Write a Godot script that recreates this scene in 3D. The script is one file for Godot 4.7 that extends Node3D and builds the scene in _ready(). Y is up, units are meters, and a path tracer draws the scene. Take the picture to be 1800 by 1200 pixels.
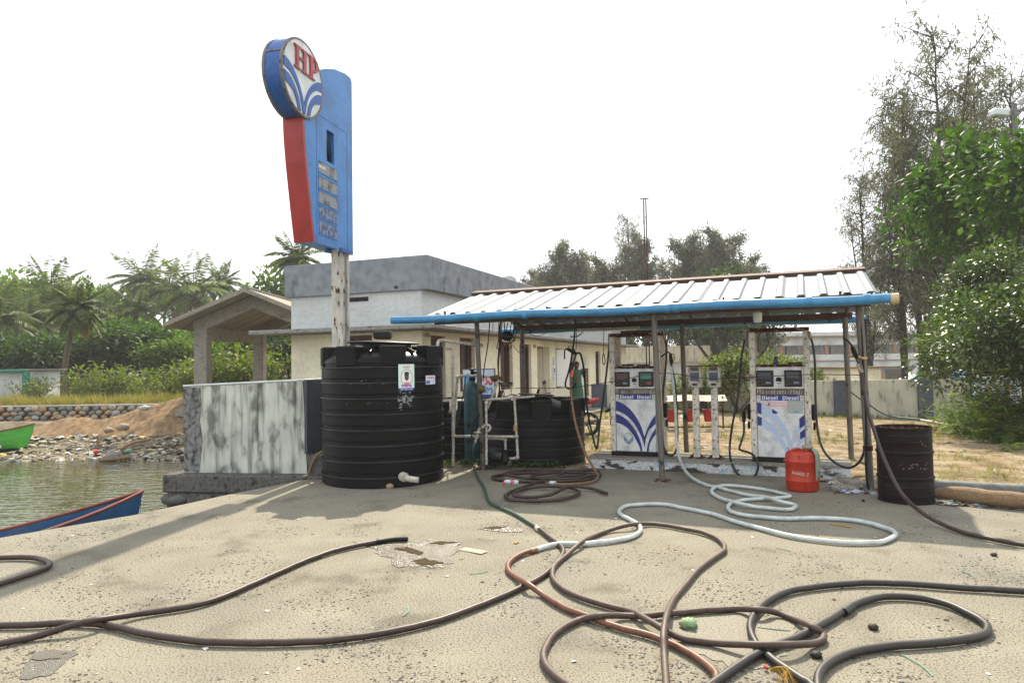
extends Node3D
# A marine diesel bunk on a river quay. Units are metres, y is up, the camera stands at the origin looking towards -z.

var rng := RandomNumberGenerator.new()
var m := {}
var nz := FastNoiseLite.new()
const SHED := Vector3(2.07, 0, -9.58)
const SHED_TURN := -23.0


class MB:
	var v := PackedVector3Array()
	var n := PackedVector3Array()
	var t := PackedVector2Array()
	var c := PackedColorArray()
	var ix := PackedInt32Array()
	var x := Transform3D()
	var col := Color.WHITE

	func at(p: Vector3, b := Basis()) -> MB:
		x = Transform3D(b, p)
		return self

	func vert(p: Vector3, nn: Vector3, uv := Vector2()) -> int:
		v.append(x * p)
		n.append((x.basis * nn).normalized())
		t.append(uv)
		c.append(col)
		return v.size() - 1

	# corners run counterclockwise seen from outside
	func q(a: Vector3, b: Vector3, cc: Vector3, d: Vector3) -> void:
		var nn := (cc - a).cross(d - b).normalized()
		var i := vert(a, nn, Vector2(0, 1))
		vert(b, nn, Vector2(1, 1)); vert(cc, nn, Vector2(1, 0)); vert(d, nn, Vector2(0, 0))
		ix.append_array([i, i + 2, i + 1, i, i + 3, i + 2])

	func tri(a: Vector3, b: Vector3, cc: Vector3) -> void:
		var nn := (b - a).cross(cc - a).normalized()
		var i := vert(a, nn, Vector2(0, 1))
		vert(b, nn, Vector2(1, 1)); vert(cc, nn, Vector2(0.5, 0))
		ix.append_array([i, i + 2, i + 1])

	# box with chamfered edges
	func box(p: Vector3, s: Vector3, bev := 0.0) -> MB:
		var h := s * 0.5
		if bev <= 0.0:
			for k in 6:
				var ax := k / 2
				var sg := 1.0 if k % 2 == 0 else -1.0
				var e := [Vector3.RIGHT, Vector3.UP, Vector3.BACK]
				var a: Vector3 = e[ax] * sg
				var b: Vector3 = e[(ax + 1) % 3]
				var d: Vector3 = e[(ax + 2) % 3] * sg
				q(p + h * (a - b - d), p + h * (a + b - d), p + h * (a + b + d), p + h * (a - b + d))
			return self
		var g := minf(bev, minf(h.x, minf(h.y, h.z)) * 0.9)
		var f := func(sx, sy, sz, ax): # corner inset on the face across ax
			return p + Vector3(sx * (h.x - (0.0 if ax == 0 else g)), sy * (h.y - (0.0 if ax == 1 else g)), sz * (h.z - (0.0 if ax == 2 else g)))
		for s1 in [-1, 1]:
			face(f.call(s1, -1, -1, 0), f.call(s1, 1, -1, 0), f.call(s1, 1, 1, 0), f.call(s1, -1, 1, 0), p)
			face(f.call(-1, s1, -1, 1), f.call(1, s1, -1, 1), f.call(1, s1, 1, 1), f.call(-1, s1, 1, 1), p)
			face(f.call(-1, -1, s1, 2), f.call(1, -1, s1, 2), f.call(1, 1, s1, 2), f.call(-1, 1, s1, 2), p)
			for s2 in [-1, 1]:
				face(f.call(s1, s2, -1, 0), f.call(s1, s2, 1, 0), f.call(s1, s2, 1, 1), f.call(s1, s2, -1, 1), p)
				face(f.call(s1, -1, s2, 0), f.call(s1, 1, s2, 0), f.call(s1, 1, s2, 2), f.call(s1, -1, s2, 2), p)
				face(f.call(-1, s1, s2, 1), f.call(1, s1, s2, 1), f.call(1, s1, s2, 2), f.call(-1, s1, s2, 2), p)
				for s3 in [-1, 1]:
					var a = f.call(s1, s2, s3, 0); var b = f.call(s1, s2, s3, 1); var d = f.call(s1, s2, s3, 2)
					if (b - a).cross(d - a).dot(a - p) < 0: tri(a, d, b)
					else: tri(a, b, d)
		return self

	func face(a: Vector3, b: Vector3, cc: Vector3, d: Vector3, mid: Vector3) -> void:
		if (cc - a).cross(d - b).dot((a + cc) * 0.5 - mid) < 0: q(d, cc, b, a)
		else: q(a, b, cc, d)

	# tube along points; r is a number or an array of radii
	func tube(pts: Array, r, sides := 8, caps := true) -> MB:
		var count := pts.size()
		if count < 2: return self
		var up := Vector3.UP
		var d0: Vector3 = (pts[1] - pts[0]).normalized()
		if absf(d0.dot(up)) > 0.9: up = Vector3.RIGHT
		var side := d0.cross(up).normalized()
		var first := v.size()
		var along := 0.0
		for i in count:
			var d: Vector3 = (pts[mini(i + 1, count - 1)] - pts[maxi(i - 1, 0)]).normalized()
			side = (side - d * side.dot(d)).normalized()
			var w := side.cross(d)
			if i: along += pts[i].distance_to(pts[i - 1])
			var rr: float = r[i] if r is Array else r
			for k in sides + 1:
				var a := TAU * k / sides
				var nn := side * cos(a) + w * sin(a)
				vert(pts[i] + nn * rr, nn, Vector2(float(k) / sides, along))
		for i in count - 1:
			for k in sides:
				var a := first + i * (sides + 1) + k
				var b := a + sides + 1
				ix.append_array([a, a + 1, b, a + 1, b + 1, b])
		if caps:
			for e in [0, count - 1]:
				var d: Vector3 = (pts[0] - pts[1]).normalized() if e == 0 else (pts[count - 1] - pts[count - 2]).normalized()
				var o := vert(pts[e], d)
				for k in sides + 1:
					v.append(v[first + e * (sides + 1) + k]); n.append(x.basis * d); t.append(Vector2()); c.append(col)
				for k in sides:
					if e == 0: ix.append_array([o, o + 2 + k, o + 1 + k])
					else: ix.append_array([o, o + 1 + k, o + 2 + k])
		return self

	# profile of (radius, height) turned about the y axis
	func lathe(prof: Array, sides := 24, smooth_deg := 40.0, a0 := 0.0, a1 := TAU) -> MB:
		var ns := []
		for i in prof.size() - 1:
			var d: Vector2 = (prof[i + 1] - prof[i]).normalized()
			ns.append(Vector2(d.y, -d.x))
		var cl := cos(deg_to_rad(smooth_deg))
		for i in prof.size() - 1:
			var na: Vector2 = ns[i]
			var nb: Vector2 = ns[i]
			if i > 0 and ns[i].dot(ns[i - 1]) > cl: na = (ns[i] + ns[i - 1]).normalized()
			if i < ns.size() - 1 and ns[i].dot(ns[i + 1]) > cl: nb = (ns[i] + ns[i + 1]).normalized()
			var first := v.size()
			for k in sides + 1:
				var a := a0 + (a1 - a0) * k / sides
				var e := Vector3(sin(a), 0, cos(a))
				vert(e * prof[i].x + Vector3.UP * prof[i].y, e * na.x + Vector3.UP * na.y, Vector2(float(k) / sides, prof[i].y))
				vert(e * prof[i + 1].x + Vector3.UP * prof[i + 1].y, e * nb.x + Vector3.UP * nb.y, Vector2(float(k) / sides, prof[i + 1].y))
			for k in sides:
				var a := first + k * 2
				ix.append_array([a, a + 1, a + 2, a + 2, a + 1, a + 3])
		return self

	# polygon in xy, its front at z and its back at z - depth
	func prism(poly, z: float, depth: float) -> MB:
		var p := PackedVector2Array(poly)
		if Geometry2D.is_polygon_clockwise(p): p.reverse()
		var tr := Geometry2D.triangulate_polygon(p)
		for s in ([0, 1] if depth > 0.0 else [0]):
			var first := v.size()
			for u in p: vert(Vector3(u.x, u.y, z - depth * s), Vector3(0, 0, 1 - 2 * s), Vector2(u.x, -u.y))
			for k in tr.size() / 3:
				var a := p[tr[k * 3]]; var b := p[tr[k * 3 + 1]]; var d := p[tr[k * 3 + 2]]
				var ccw := (b - a).cross(d - a) > 0
				if ccw == (s == 0): ix.append_array([first + tr[k * 3], first + tr[k * 3 + 2], first + tr[k * 3 + 1]])
				else: ix.append_array([first + tr[k * 3], first + tr[k * 3 + 1], first + tr[k * 3 + 2]])
		if depth > 0.0:
			for i in p.size():
				var a := p[i]; var b := p[(i + 1) % p.size()]
				q(Vector3(a.x, a.y, z), Vector3(a.x, a.y, z - depth), Vector3(b.x, b.y, z - depth), Vector3(b.x, b.y, z))
		return self

	# lumpy ball
	func ball(p: Vector3, r: Vector3, seg := 10, noise: FastNoiseLite = null, amp := 0.0, freq := 1.0) -> MB:
		var rows := maxi(4, seg / 2)
		var first := v.size()
		for j in rows + 1:
			for k in seg + 1:
				var a := TAU * (k % seg) / seg
				var b := PI * j / rows
				var e := Vector3(sin(b) * cos(a), cos(b), sin(b) * sin(a))
				var s := 1.0
				if noise: s += amp * noise.get_noise_3dv((p + e * r.length()) * freq * 60.0)
				vert(p + e * r * s, e / r, Vector2(float(k) / seg, float(j) / rows))
		for j in rows:
			for k in seg:
				var a := first + j * (seg + 1) + k
				var b := a + seg + 1
				ix.append_array([a, b, a + 1, a + 1, b, b + 1])
		return self

	func strip(a: Array, b: Array) -> MB:
		for i in a.size() - 1: q(a[i], a[i + 1], b[i + 1], b[i])
		return self

	func mesh() -> ArrayMesh:
		var am := ArrayMesh.new()
		if v.is_empty(): return am
		var ar := []
		ar.resize(Mesh.ARRAY_MAX)
		ar[Mesh.ARRAY_VERTEX] = v; ar[Mesh.ARRAY_NORMAL] = n; ar[Mesh.ARRAY_TEX_UV] = t; ar[Mesh.ARRAY_COLOR] = c; ar[Mesh.ARRAY_INDEX] = ix
		am.add_surface_from_arrays(Mesh.PRIMITIVE_TRIANGLES, ar)
		return am


func R(lo: float, hi: float) -> float:
	return rng.randf_range(lo, hi)


func yaw(deg: float) -> Basis:
	return Basis(Vector3.UP, deg_to_rad(deg))


func obj(called: String, b, mat: Material, parent: Node = self) -> MeshInstance3D:
	var o := MeshInstance3D.new()
	o.name = called
	o.mesh = b.mesh() if b is MB else b
	o.material_override = mat
	parent.add_child(o, true)
	if parent == self: number(o, called)
	return o


var used := {}
func number(o: Node, called: String) -> void:
	var k: int = used.get(called, 0)
	o.name = called if k == 0 else "%s_%03d" % [called, k]
	used[called] = k + 1


func tag(o: Node, label: String, category: String, group := "") -> Node:
	o.set_meta("label", label)
	o.set_meta("category", category)
	if group: o.set_meta("group", group)
	return o


func thing(called: String, label: String, category: String, p := Vector3.ZERO, turn := 0.0, group := "") -> Node3D:
	var o := Node3D.new()
	add_child(o)
	number(o, called)
	o.position = p
	o.rotation_degrees.y = turn
	tag(o, label, category, group)
	return o


func copy(src: Node3D, called: String, label: String, p: Vector3, turn := 0.0, sc := Vector3.ONE) -> Node3D:
	var o := src.duplicate()
	add_child(o)
	number(o, called)
	o.transform = Transform3D(yaw(turn).scaled_local(sc), p)
	o.set_meta("label", label)
	return o


func setting(called: String, b, mat: Material) -> MeshInstance3D:
	var o := obj(called, b, mat)
	o.set_meta("kind", "structure")
	return o


# smooth curve through points
func curve(p: Array, step := 0.05) -> Array:
	var out := []
	for i in p.size() - 1:
		var a: Vector3 = p[maxi(i - 1, 0)]; var b: Vector3 = p[i]; var c: Vector3 = p[i + 1]; var d: Vector3 = p[mini(i + 2, p.size() - 1)]
		var k := clampi(int(b.distance_to(c) / step), 2, 14)
		for j in k: out.append(b.cubic_interpolate(c, a, d, float(j) / k))
	out.append(p[p.size() - 1])
	return out


func shift(p: Array, d: Vector3) -> Array:
	var out := []
	for e in p: out.append(e + d)
	return out


func tex(freq: float, cols: Array, offs: Array, sd := 1, kind := FastNoiseLite.TYPE_SIMPLEX_SMOOTH, oct := 5, size := 512, warp := 0.0) -> NoiseTexture2D:
	var f := FastNoiseLite.new()
	f.noise_type = kind
	f.seed = sd
	f.frequency = freq
	f.fractal_octaves = oct
	f.fractal_type = FastNoiseLite.FRACTAL_FBM
	if kind == FastNoiseLite.TYPE_CELLULAR: f.cellular_return_type = FastNoiseLite.RETURN_DISTANCE2_SUB
	if warp > 0.0:
		f.domain_warp_enabled = true; f.domain_warp_amplitude = warp; f.domain_warp_frequency = freq * 2.0
	var g := Gradient.new()
	g.colors = PackedColorArray(cols)
	g.offsets = PackedFloat32Array(offs)
	var t := NoiseTexture2D.new()
	t.width = size; t.height = size
	t.seamless = true
	t.noise = f
	t.color_ramp = g
	return t


func grey(x: float) -> Color:
	return Color(x, x, x)


# o: a/s colour texture and its scale, b/bs a second one multiplied on, h/hd relief, w in world axes
func mat(col: Color, rough := 0.8, o := {}) -> StandardMaterial3D:
	var k := StandardMaterial3D.new()
	k.albedo_color = col
	k.roughness = rough
	k.metallic = o.get("metal", 0.0)
	k.metallic_specular = o.get("spec", 0.5)
	if o.has("a") or o.has("h"):
		k.uv1_triplanar = true
		k.uv1_world_triplanar = o.get("w", false)
		k.uv1_scale = o.s if o.get("s", 1.0) is Vector3 else Vector3.ONE * o.get("s", 1.0)
		if o.has("a"): k.albedo_texture = o.a
	if o.has("h"):
		k.heightmap_enabled = true
		k.heightmap_texture = o.h
		k.heightmap_scale = o.get("hd", 1.0)
	if o.has("b"):
		k.detail_enabled = true
		k.detail_albedo = o.b
		k.detail_blend_mode = BaseMaterial3D.BLEND_MODE_MUL
		k.detail_uv_layer = BaseMaterial3D.DETAIL_UV_2
		k.uv2_triplanar = true
		k.uv2_world_triplanar = o.get("w", false)
		k.uv2_scale = o.bs if o.get("bs", 1.0) is Vector3 else Vector3.ONE * o.get("bs", 1.0)
	if o.has("back"):
		k.backlight_enabled = true
		k.backlight = o.back
	if o.get("vc", false): k.vertex_color_use_as_albedo = true
	return k


func text(s: String, size: float, depth := 0.004, serif := false, bold := true) -> TextMesh:
	var t := TextMesh.new()
	var f := SystemFont.new()
	f.font_names = PackedStringArray(["Droid Serif" if serif else "Droid Sans"])
	f.font_weight = 700 if bold else 400
	t.font = f
	t.text = s
	t.font_size = 64
	t.pixel_size = size / 64.0 * 1.35
	t.depth = depth
	t.curve_step = 2.0
	return t


func put(o: Node3D, p: Vector3, b := Basis()) -> Node3D:
	o.transform = Transform3D(b, p)
	return o


func _ready() -> void:
	rng.seed = 7
	nz.seed = 3
	nz.frequency = 0.02
	var cam := Camera3D.new()
	cam.name = "camera"
	cam.position = Vector3(0, 1.65, 0)
	cam.basis = Basis(Vector3.RIGHT, deg_to_rad(1.957)) * Basis(Vector3.BACK, deg_to_rad(-0.9))
	cam.fov = 53.13
	cam.near = 0.05
	cam.far = 4000.0
	add_child(cam)
	var sky := ProceduralSkyMaterial.new()
	sky.sky_top_color = Color(0.93, 0.95, 0.97)
	sky.sky_horizon_color = Color(0.985, 0.985, 0.98)
	sky.sky_curve = 0.12
	sky.sky_energy_multiplier = 0.92
	sky.ground_bottom_color = Color(0.42, 0.40, 0.36)
	sky.ground_horizon_color = Color(0.75, 0.74, 0.72)
	sky.sun_angle_max = 40.0
	var env := Environment.new()
	env.background_mode = Environment.BG_SKY
	env.sky = Sky.new()
	env.sky.sky_material = sky
	env.tonemap_mode = Environment.TONE_MAPPER_LINEAR
	env.tonemap_exposure = 2.12
	env.sdfgi_enabled = true
	env.ssao_enabled = true
	env.ssil_enabled = true
	env.fog_enabled = true
	env.fog_density = 0.0010
	env.fog_light_color = Color(0.93, 0.94, 0.95)
	var we := WorldEnvironment.new()
	we.name = "world_environment"
	we.environment = env
	add_child(we)
	var sun := DirectionalLight3D.new()
	sun.name = "sun"
	sun.light_energy = 1.35
	sun.light_color = Color(1.0, 0.955, 0.87)
	sun.light_angular_distance = 0.9
	sun.shadow_enabled = true
	var el := deg_to_rad(46.5)
	var az := deg_to_rad(8.5)
	var to_sun := Vector3(sin(az) * cos(el), sin(el), -cos(az) * cos(el))
	sun.basis = Basis.looking_at(-to_sun, Vector3.UP)
	add_child(sun)
	materials()
	ground()
	buildings()
	pylon()
	shed()
	pumps()
	tanks()
	quay_things()
	hoses()
	riverside()
	plants()
	litter()


func materials() -> void:
	var W := Color.WHITE
	var fine := tex(0.05, [grey(0.76), grey(0.95), W], [0.2, 0.5, 0.8], 11)
	var blot := tex(0.012, [grey(0.86), grey(0.95), W], [0.2, 0.45, 0.7], 12)
	var grain := tex(0.09, [grey(0.0), W], [0.2, 0.8], 13, FastNoiseLite.TYPE_SIMPLEX_SMOOTH, 3)
	var pits := tex(0.16, [grey(0.42), grey(0.76), grey(0.94), W], [0.19, 0.32, 0.48, 1.0], 14, FastNoiseLite.TYPE_SIMPLEX_SMOOTH, 4, 1024)
	var pith := tex(0.16, [grey(0.2), grey(0.65), grey(0.8), W], [0.12, 0.28, 0.5, 1.0], 14, FastNoiseLite.TYPE_SIMPLEX_SMOOTH, 4, 1024)
	var stain := tex(0.02, [Color(0.80, 0.79, 0.77), Color(0.95, 0.945, 0.935), Color(0.97, 0.965, 0.955), Color(1.0, 1.0, 0.99)], [0.1, 0.3, 0.6, 0.85], 15, FastNoiseLite.TYPE_SIMPLEX_SMOOTH, 6)
	var streak := tex(0.02, [grey(0.25), grey(0.62), grey(0.93), W], [0.09, 0.17, 0.30, 1.0], 16, FastNoiseLite.TYPE_SIMPLEX_SMOOTH, 6, 512, 20.0)
	var streak2 := tex(0.02, [grey(0.72), grey(0.9), W, W], [0.12, 0.26, 0.42, 1.0], 17, FastNoiseLite.TYPE_SIMPLEX_SMOOTH, 6)
	var rust := tex(0.02, [Color(0.20, 0.09, 0.05), Color(0.42, 0.20, 0.09), Color(0.93, 0.90, 0.86), W], [0.17, 0.225, 0.26, 0.8], 18, FastNoiseLite.TYPE_SIMPLEX_SMOOTH, 6, 512, 12.0)
	var rusty := tex(0.02, [Color(0.26, 0.13, 0.09), Color(0.45, 0.24, 0.13), Color(0.55, 0.33, 0.2), Color(0.92, 0.88, 0.82)], [0.2, 0.42, 0.58, 0.68], 19, FastNoiseLite.TYPE_SIMPLEX_SMOOTH, 6, 512, 12.0)
	var scuff := tex(0.03, [W, W, grey(0.88), grey(1.0)], [0.0, 0.55, 0.62, 0.7], 20, FastNoiseLite.TYPE_SIMPLEX_SMOOTH, 5)
	var peel := tex(0.012, [Color(0.36, 0.34, 0.31), Color(0.50, 0.48, 0.45), Color(0.88, 0.89, 0.90), Color(0.93, 0.94, 0.95), Color(0.72, 0.84, 0.92)], [0.30, 0.345, 0.36, 0.66, 0.8], 21, FastNoiseLite.TYPE_SIMPLEX_SMOOTH, 3, 512, 20.0)
	var dirt := tex(0.03, [Color(0.74, 0.70, 0.64), Color(0.90, 0.87, 0.82), W], [0.2, 0.5, 0.8], 22, FastNoiseLite.TYPE_SIMPLEX_SMOOTH, 6)
	var ripple := tex(0.012, [grey(0), W], [0.15, 0.85], 23, FastNoiseLite.TYPE_SIMPLEX_SMOOTH, 4)
	m.concrete = mat(Color(0.56, 0.54, 0.485), 0.9, {a = pits, s = 0.37, b = stain, bs = 0.117, h = pith, hd = 0.42, w = true, spec = 0.3, vc = true})
	m.earth = mat(Color(1, 1, 1), 0.95, {a = fine, s = 0.5, b = dirt, bs = 0.11, h = grain, hd = 3.0, w = true, vc = true, spec = 0.2})
	m.sand = mat(Color(0.74, 0.64, 0.53), 0.95, {a = fine, s = 0.9, b = dirt, bs = 0.3, h = grain, hd = 4.0, w = true, spec = 0.2})
	m.water = mat(Color(0.24, 0.25, 0.13), 0.02, {h = ripple, s = Vector3(0.22, 1, 0.7), hd = 0.75, w = true, spec = 0.5})
	m.oldwall = mat(Color(0.78, 0.79, 0.75), 0.9, {a = tex(0.02, [grey(0.62), grey(0.82), grey(0.96), W], [0.12, 0.3, 0.46, 0.6], 51, FastNoiseLite.TYPE_SIMPLEX_SMOOTH, 6), s = Vector3(0.8, 0.05, 0.8), b = tex(0.015, [grey(0.52), grey(0.74), grey(0.93), W], [0.18, 0.31, 0.44, 0.7], 52, FastNoiseLite.TYPE_SIMPLEX_SMOOTH, 6), bs = Vector3(0.42, 0.22, 0.42), h = fine, hd = 0.5, w = true, spec = 0.2})
	m.blackwall = mat(Color(0.42, 0.41, 0.39), 0.95, {a = streak, s = Vector3(0.7, 0.5, 0.7), b = fine, bs = 0.6, h = fine, hd = 1.5, w = true, spec = 0.2})
	m.cream = mat(Color(0.94, 0.915, 0.82), 0.85, {a = blot, s = 0.1, b = scuff, bs = 0.4, w = true, spec = 0.2})
	m.white_wall = mat(Color(0.78, 0.795, 0.79), 0.85, {a = blot, s = 0.07, b = scuff, bs = 0.5, w = true, spec = 0.2})
	m.parapet = mat(Color(0.545, 0.565, 0.59), 0.9, {a = streak2, s = Vector3(0.25, 0.12, 0.25), b = blot, bs = 0.5, w = true, spec = 0.2})
	m.ledge = mat(Color(0.62, 0.61, 0.60), 0.9, {a = streak, s = Vector3(0.6, 0.8, 0.6), b = fine, bs = 1.0, w = true, spec = 0.2})
	m.grey_pier = mat(Color(0.27, 0.30, 0.33), 0.8, {a = streak2, s = Vector3(1.2, 0.2, 1.2), w = true})
	m.cast = mat(Color(0.60, 0.585, 0.555), 0.9, {a = stain, s = 0.3, b = fine, bs = 0.8, h = fine, hd = 0.4, w = true, spec = 0.2})
	m.board_cast = mat(Color(0.62, 0.595, 0.55), 0.9, {a = stain, s = Vector3(0.8, 0.3, 0.8), b = fine, bs = 0.7, w = true, spec = 0.2})
	m.stone = []
	for k in 5: m.stone.append(mat([Color(0.60, 0.58, 0.54), Color(0.66, 0.59, 0.49), Color(0.66, 0.52, 0.38), Color(0.50, 0.50, 0.48), Color(0.66, 0.66, 0.64)][k], 0.9, {a = fine, s = 1.3, h = fine, hd = 1.5, spec = 0.25}))
	m.mortar = mat(Color(0.24, 0.22, 0.20), 0.95, {a = fine, s = 1.0, w = true})
	m.steel = mat(Color(0.44, 0.44, 0.43), 0.55, {a = blot, s = 0.9, b = scuff, bs = 2.0, metal = 0.5})
	m.post = mat(Color(0.42, 0.41, 0.39), 0.6, {a = rust, s = Vector3(0.4, 0.25, 0.4), metal = 0.35})
	m.rusty = mat(Color(0.60, 0.50, 0.45), 0.85, {a = rusty, s = 0.9, spec = 0.3})
	m.brownsteel = mat(Color(0.33, 0.22, 0.17), 0.8, {a = fine, s = 0.8, b = blot, bs = 0.4})
	m.sheet = mat(Color(0.43, 0.47, 0.485), 0.55, {a = streak2, s = Vector3(0.3, 0.3, 0.3), b = scuff, bs = 0.6, metal = 0.1})
	m.bluepipe = mat(Color(0.24, 0.52, 0.70), 0.4, {a = scuff, s = Vector3(0.8, 0.8, 0.8), b = blot, bs = 0.5})
	m.pvc = mat(Color(0.80, 0.80, 0.79), 0.45, {a = streak2, s = 1.0, b = dirt, bs = 1.3})
	m.pump_white = mat(Color(0.86, 0.87, 0.87), 0.45, {a = scuff, s = 1.4, b = blot, bs = 0.7})
	m.pump_rust = mat(Color(0.86, 0.85, 0.82), 0.6, {a = rust, s = Vector3(1.9, 1.1, 1.9), b = blot, bs = 0.7})
	m.navy = mat(Color(0.10, 0.15, 0.46), 0.5)
	m.navy_faded = mat(Color(0.70, 0.76, 0.86), 0.6)
	m.label_blue = mat(Color(0.11, 0.22, 0.56), 0.5, {a = scuff, s = 3.0})
	m.faded_mark = mat(Color(0.74, 0.62, 0.58), 0.7, {a = scuff, s = 6.0})
	m.white = mat(Color(0.90, 0.90, 0.89), 0.55)
	m.black = mat(Color(0.03, 0.03, 0.035), 0.5, {spec = 0.35})
	m.rubber = mat(Color(0.045, 0.045, 0.05), 0.45, {a = blot, s = 2.0})
	m.tank = mat(Color(0.035, 0.038, 0.048), 0.36, {a = streak2, s = Vector3(0.6, 0.3, 0.6), b = scuff, bs = 0.9, spec = 0.26})
	m.tank_worn_glint = mat(Color(0.20, 0.205, 0.21), 0.45, {a = tex(0.02, [grey(0.25), grey(0.6), W], [0.3, 0.5, 0.7], 41, FastNoiseLite.TYPE_SIMPLEX_SMOOTH, 4, 256), s = Vector3(0.5, 0.5, 0.5)})  # worn grey, lightened to paint the sky glint on the band edges
	m.tank_dusty = mat(Color(0.05, 0.048, 0.048), 0.5, {spec = 0.3, a = blot, s = 0.6, b = streak2, bs = Vector3(0.9, 0.3, 0.9)})
	m.sign_blue = mat(Color(0.20, 0.475, 0.74), 0.4, {a = blot, s = 0.25, b = scuff, bs = 0.5})
	m.sign_navy = mat(Color(0.09, 0.31, 0.60), 0.45, {a = streak2, s = 0.8})
	m.sign_red = mat(Color(0.60, 0.14, 0.13), 0.4, {a = blot, s = 0.3})
	m.sign_white = mat(Color(0.82, 0.84, 0.84), 0.45, {a = blot, s = 0.4})
	m.sign_rim = mat(Color(0.40, 0.40, 0.40), 0.5, {a = rust, s = 0.8})
	m.faded = mat(Color(0.52, 0.53, 0.54), 0.6, {a = tex(0.02, [Color(0.62, 0.60, 0.45), Color(0.80, 0.82, 0.88), W, W], [0.15, 0.35, 0.5, 1.0], 31, FastNoiseLite.TYPE_SIMPLEX_SMOOTH, 5, 256), s = 0.7})
	m.faded_blue = mat(Color(0.46, 0.50, 0.58), 0.6, {a = tex(0.03, [Color(0.58, 0.66, 0.84), Color(0.68, 0.74, 0.88), W, W], [0.3, 0.48, 0.58, 1.0], 32, FastNoiseLite.TYPE_SIMPLEX_SMOOTH, 5, 256), s = 1.2})
	m.pole = mat(Color(0.74, 0.74, 0.72), 0.6, {a = rust, s = Vector3(1.0, 0.28, 1.0), b = blot, bs = 0.4})
	m.wood = mat(Color(0.34, 0.21, 0.16), 0.6, {a = fine, s = Vector3(1.5, 0.2, 1.5)})
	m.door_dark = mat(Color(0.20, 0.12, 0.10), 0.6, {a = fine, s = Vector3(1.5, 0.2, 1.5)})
	m.glass = mat(Color(0.10, 0.11, 0.12), 0.08, {spec = 0.7})
	m.screen = mat(Color(0.035, 0.04, 0.07), 0.18, {spec = 0.5})
	m.teal = mat(Color(0.14, 0.32, 0.37), 0.5, {a = rust, s = Vector3(0.5, 0.5, 0.5), b = blot, bs = 0.8})
	m.drum = mat(Color(0.115, 0.10, 0.10), 0.6, {spec = 0.3, a = tex(0.02, [Color(1.0, 0.50, 0.34), Color(0.95, 0.55, 0.42), Color(0.75, 0.62, 0.56), W, W], [0.2, 0.35, 0.46, 0.74, 0.86], 33, FastNoiseLite.TYPE_SIMPLEX_SMOOTH, 6, 512, 15.0), s = 0.9, b = fine, bs = 1.5})
	m.red_can = mat(Color(0.70, 0.20, 0.11), 0.42, {a = blot, s = 1.6, b = scuff, bs = 2.4, spec = 0.45})
	m.red_bucket = mat(Color(0.66, 0.17, 0.11), 0.6, {a = blot, s = 1.6})
	m.hose_brown = mat(Color(0.22, 0.15, 0.13), 0.5, {a = dirt, s = 1.6})
	m.hose_dark = mat(Color(0.15, 0.138, 0.13), 0.5, {a = dirt, s = 1.6})
	m.hose_dusty = mat(Color(0.30, 0.235, 0.205), 0.6, {a = dirt, s = 1.4})
	m.hose_orange = mat(Color(0.43, 0.27, 0.19), 0.5, {a = dirt, s = 1.2})
	m.hose_clear = mat(Color(0.74, 0.77, 0.76), 0.3, {a = blot, s = 1.0, back = Color(0.25, 0.25, 0.25)})
	m.hose_green = mat(Color(0.17, 0.30, 0.27), 0.5, {a = dirt, s = 1.4})
	m.hose_tan = mat(Color(0.50, 0.38, 0.27), 0.5, {a = dirt, s = 1.2})
	m.island = mat(Color(0.86, 0.86, 0.86), 0.85, {a = peel, s = Vector3(0.32, 0.7, 0.32), b = fine, bs = 1.0, h = peel, hd = 0.8, spec = 0.25})
	m.wet = mat(Color(0.31, 0.27, 0.20), 0.08, {h = fine, s = 0.9, hd = 0.25, w = true, spec = 0.35})
	m.damp = mat(Color(0.42, 0.395, 0.345), 0.25, {a = pits, s = 0.6, h = pith, hd = 0.8, w = true})
	m.bark = mat(Color(0.36, 0.31, 0.26), 0.95, {a = fine, s = Vector3(2.0, 0.5, 2.0)})
	m.bark_dark = mat(Color(0.24, 0.20, 0.17), 0.95, {a = fine, s = Vector3(2.0, 0.5, 2.0)})
	m.leaf = mat(Color(1, 1, 1), 0.55, {vc = true, back = Color(0.85, 0.95, 0.35), spec = 0.3})
	m.leaf_bright = mat(Color(1, 1, 1), 0.6, {vc = true, back = Color(0.85, 0.95, 0.3), spec = 0.3})
	m.leaf_shiny = mat(Color(1, 1, 1), 0.33, {vc = true, back = Color(0.7, 0.8, 0.25), spec = 0.5})
	m.needle = mat(Color(1, 1, 1), 0.8, {vc = true, back = Color(0.7, 0.72, 0.5)})
	m.paint = mat(Color(1, 1, 1), 0.5, {vc = true, a = scuff, s = 1.3, b = blot, bs = 0.7})
	m.matte = mat(Color(1, 1, 1), 0.9, {vc = true, spec = 0.2})
	m.boat_green = mat(Color(0.32, 0.68, 0.25), 0.45, {a = blot, s = 0.5})
	m.boat_blue = mat(Color(0.10, 0.31, 0.48), 0.5, {a = blot, s = 0.8, b = scuff, bs = 1.0})
	m.boat_trim = mat(Color(0.44, 0.19, 0.13), 0.6, {a = blot, s = 1.0})
	m.boundary = mat(Color(0.78, 0.765, 0.69), 0.9, {a = blot, s = 0.1, b = streak2, bs = Vector3(0.4, 0.10, 0.4), w = true, spec = 0.2})
	m.boundary_pier = mat(Color(0.33, 0.35, 0.39), 0.85, {a = blot, s = 0.3, w = true})
	m.tarp_blue = mat(Color(0.10, 0.48, 0.80), 0.5, {a = blot, s = 0.3, back = Color(0.3, 0.4, 0.5)})
	m.tarp_white = mat(Color(0.86, 0.88, 0.90), 0.5, {a = blot, s = 0.3, back = Color(0.3, 0.3, 0.3)})
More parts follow.
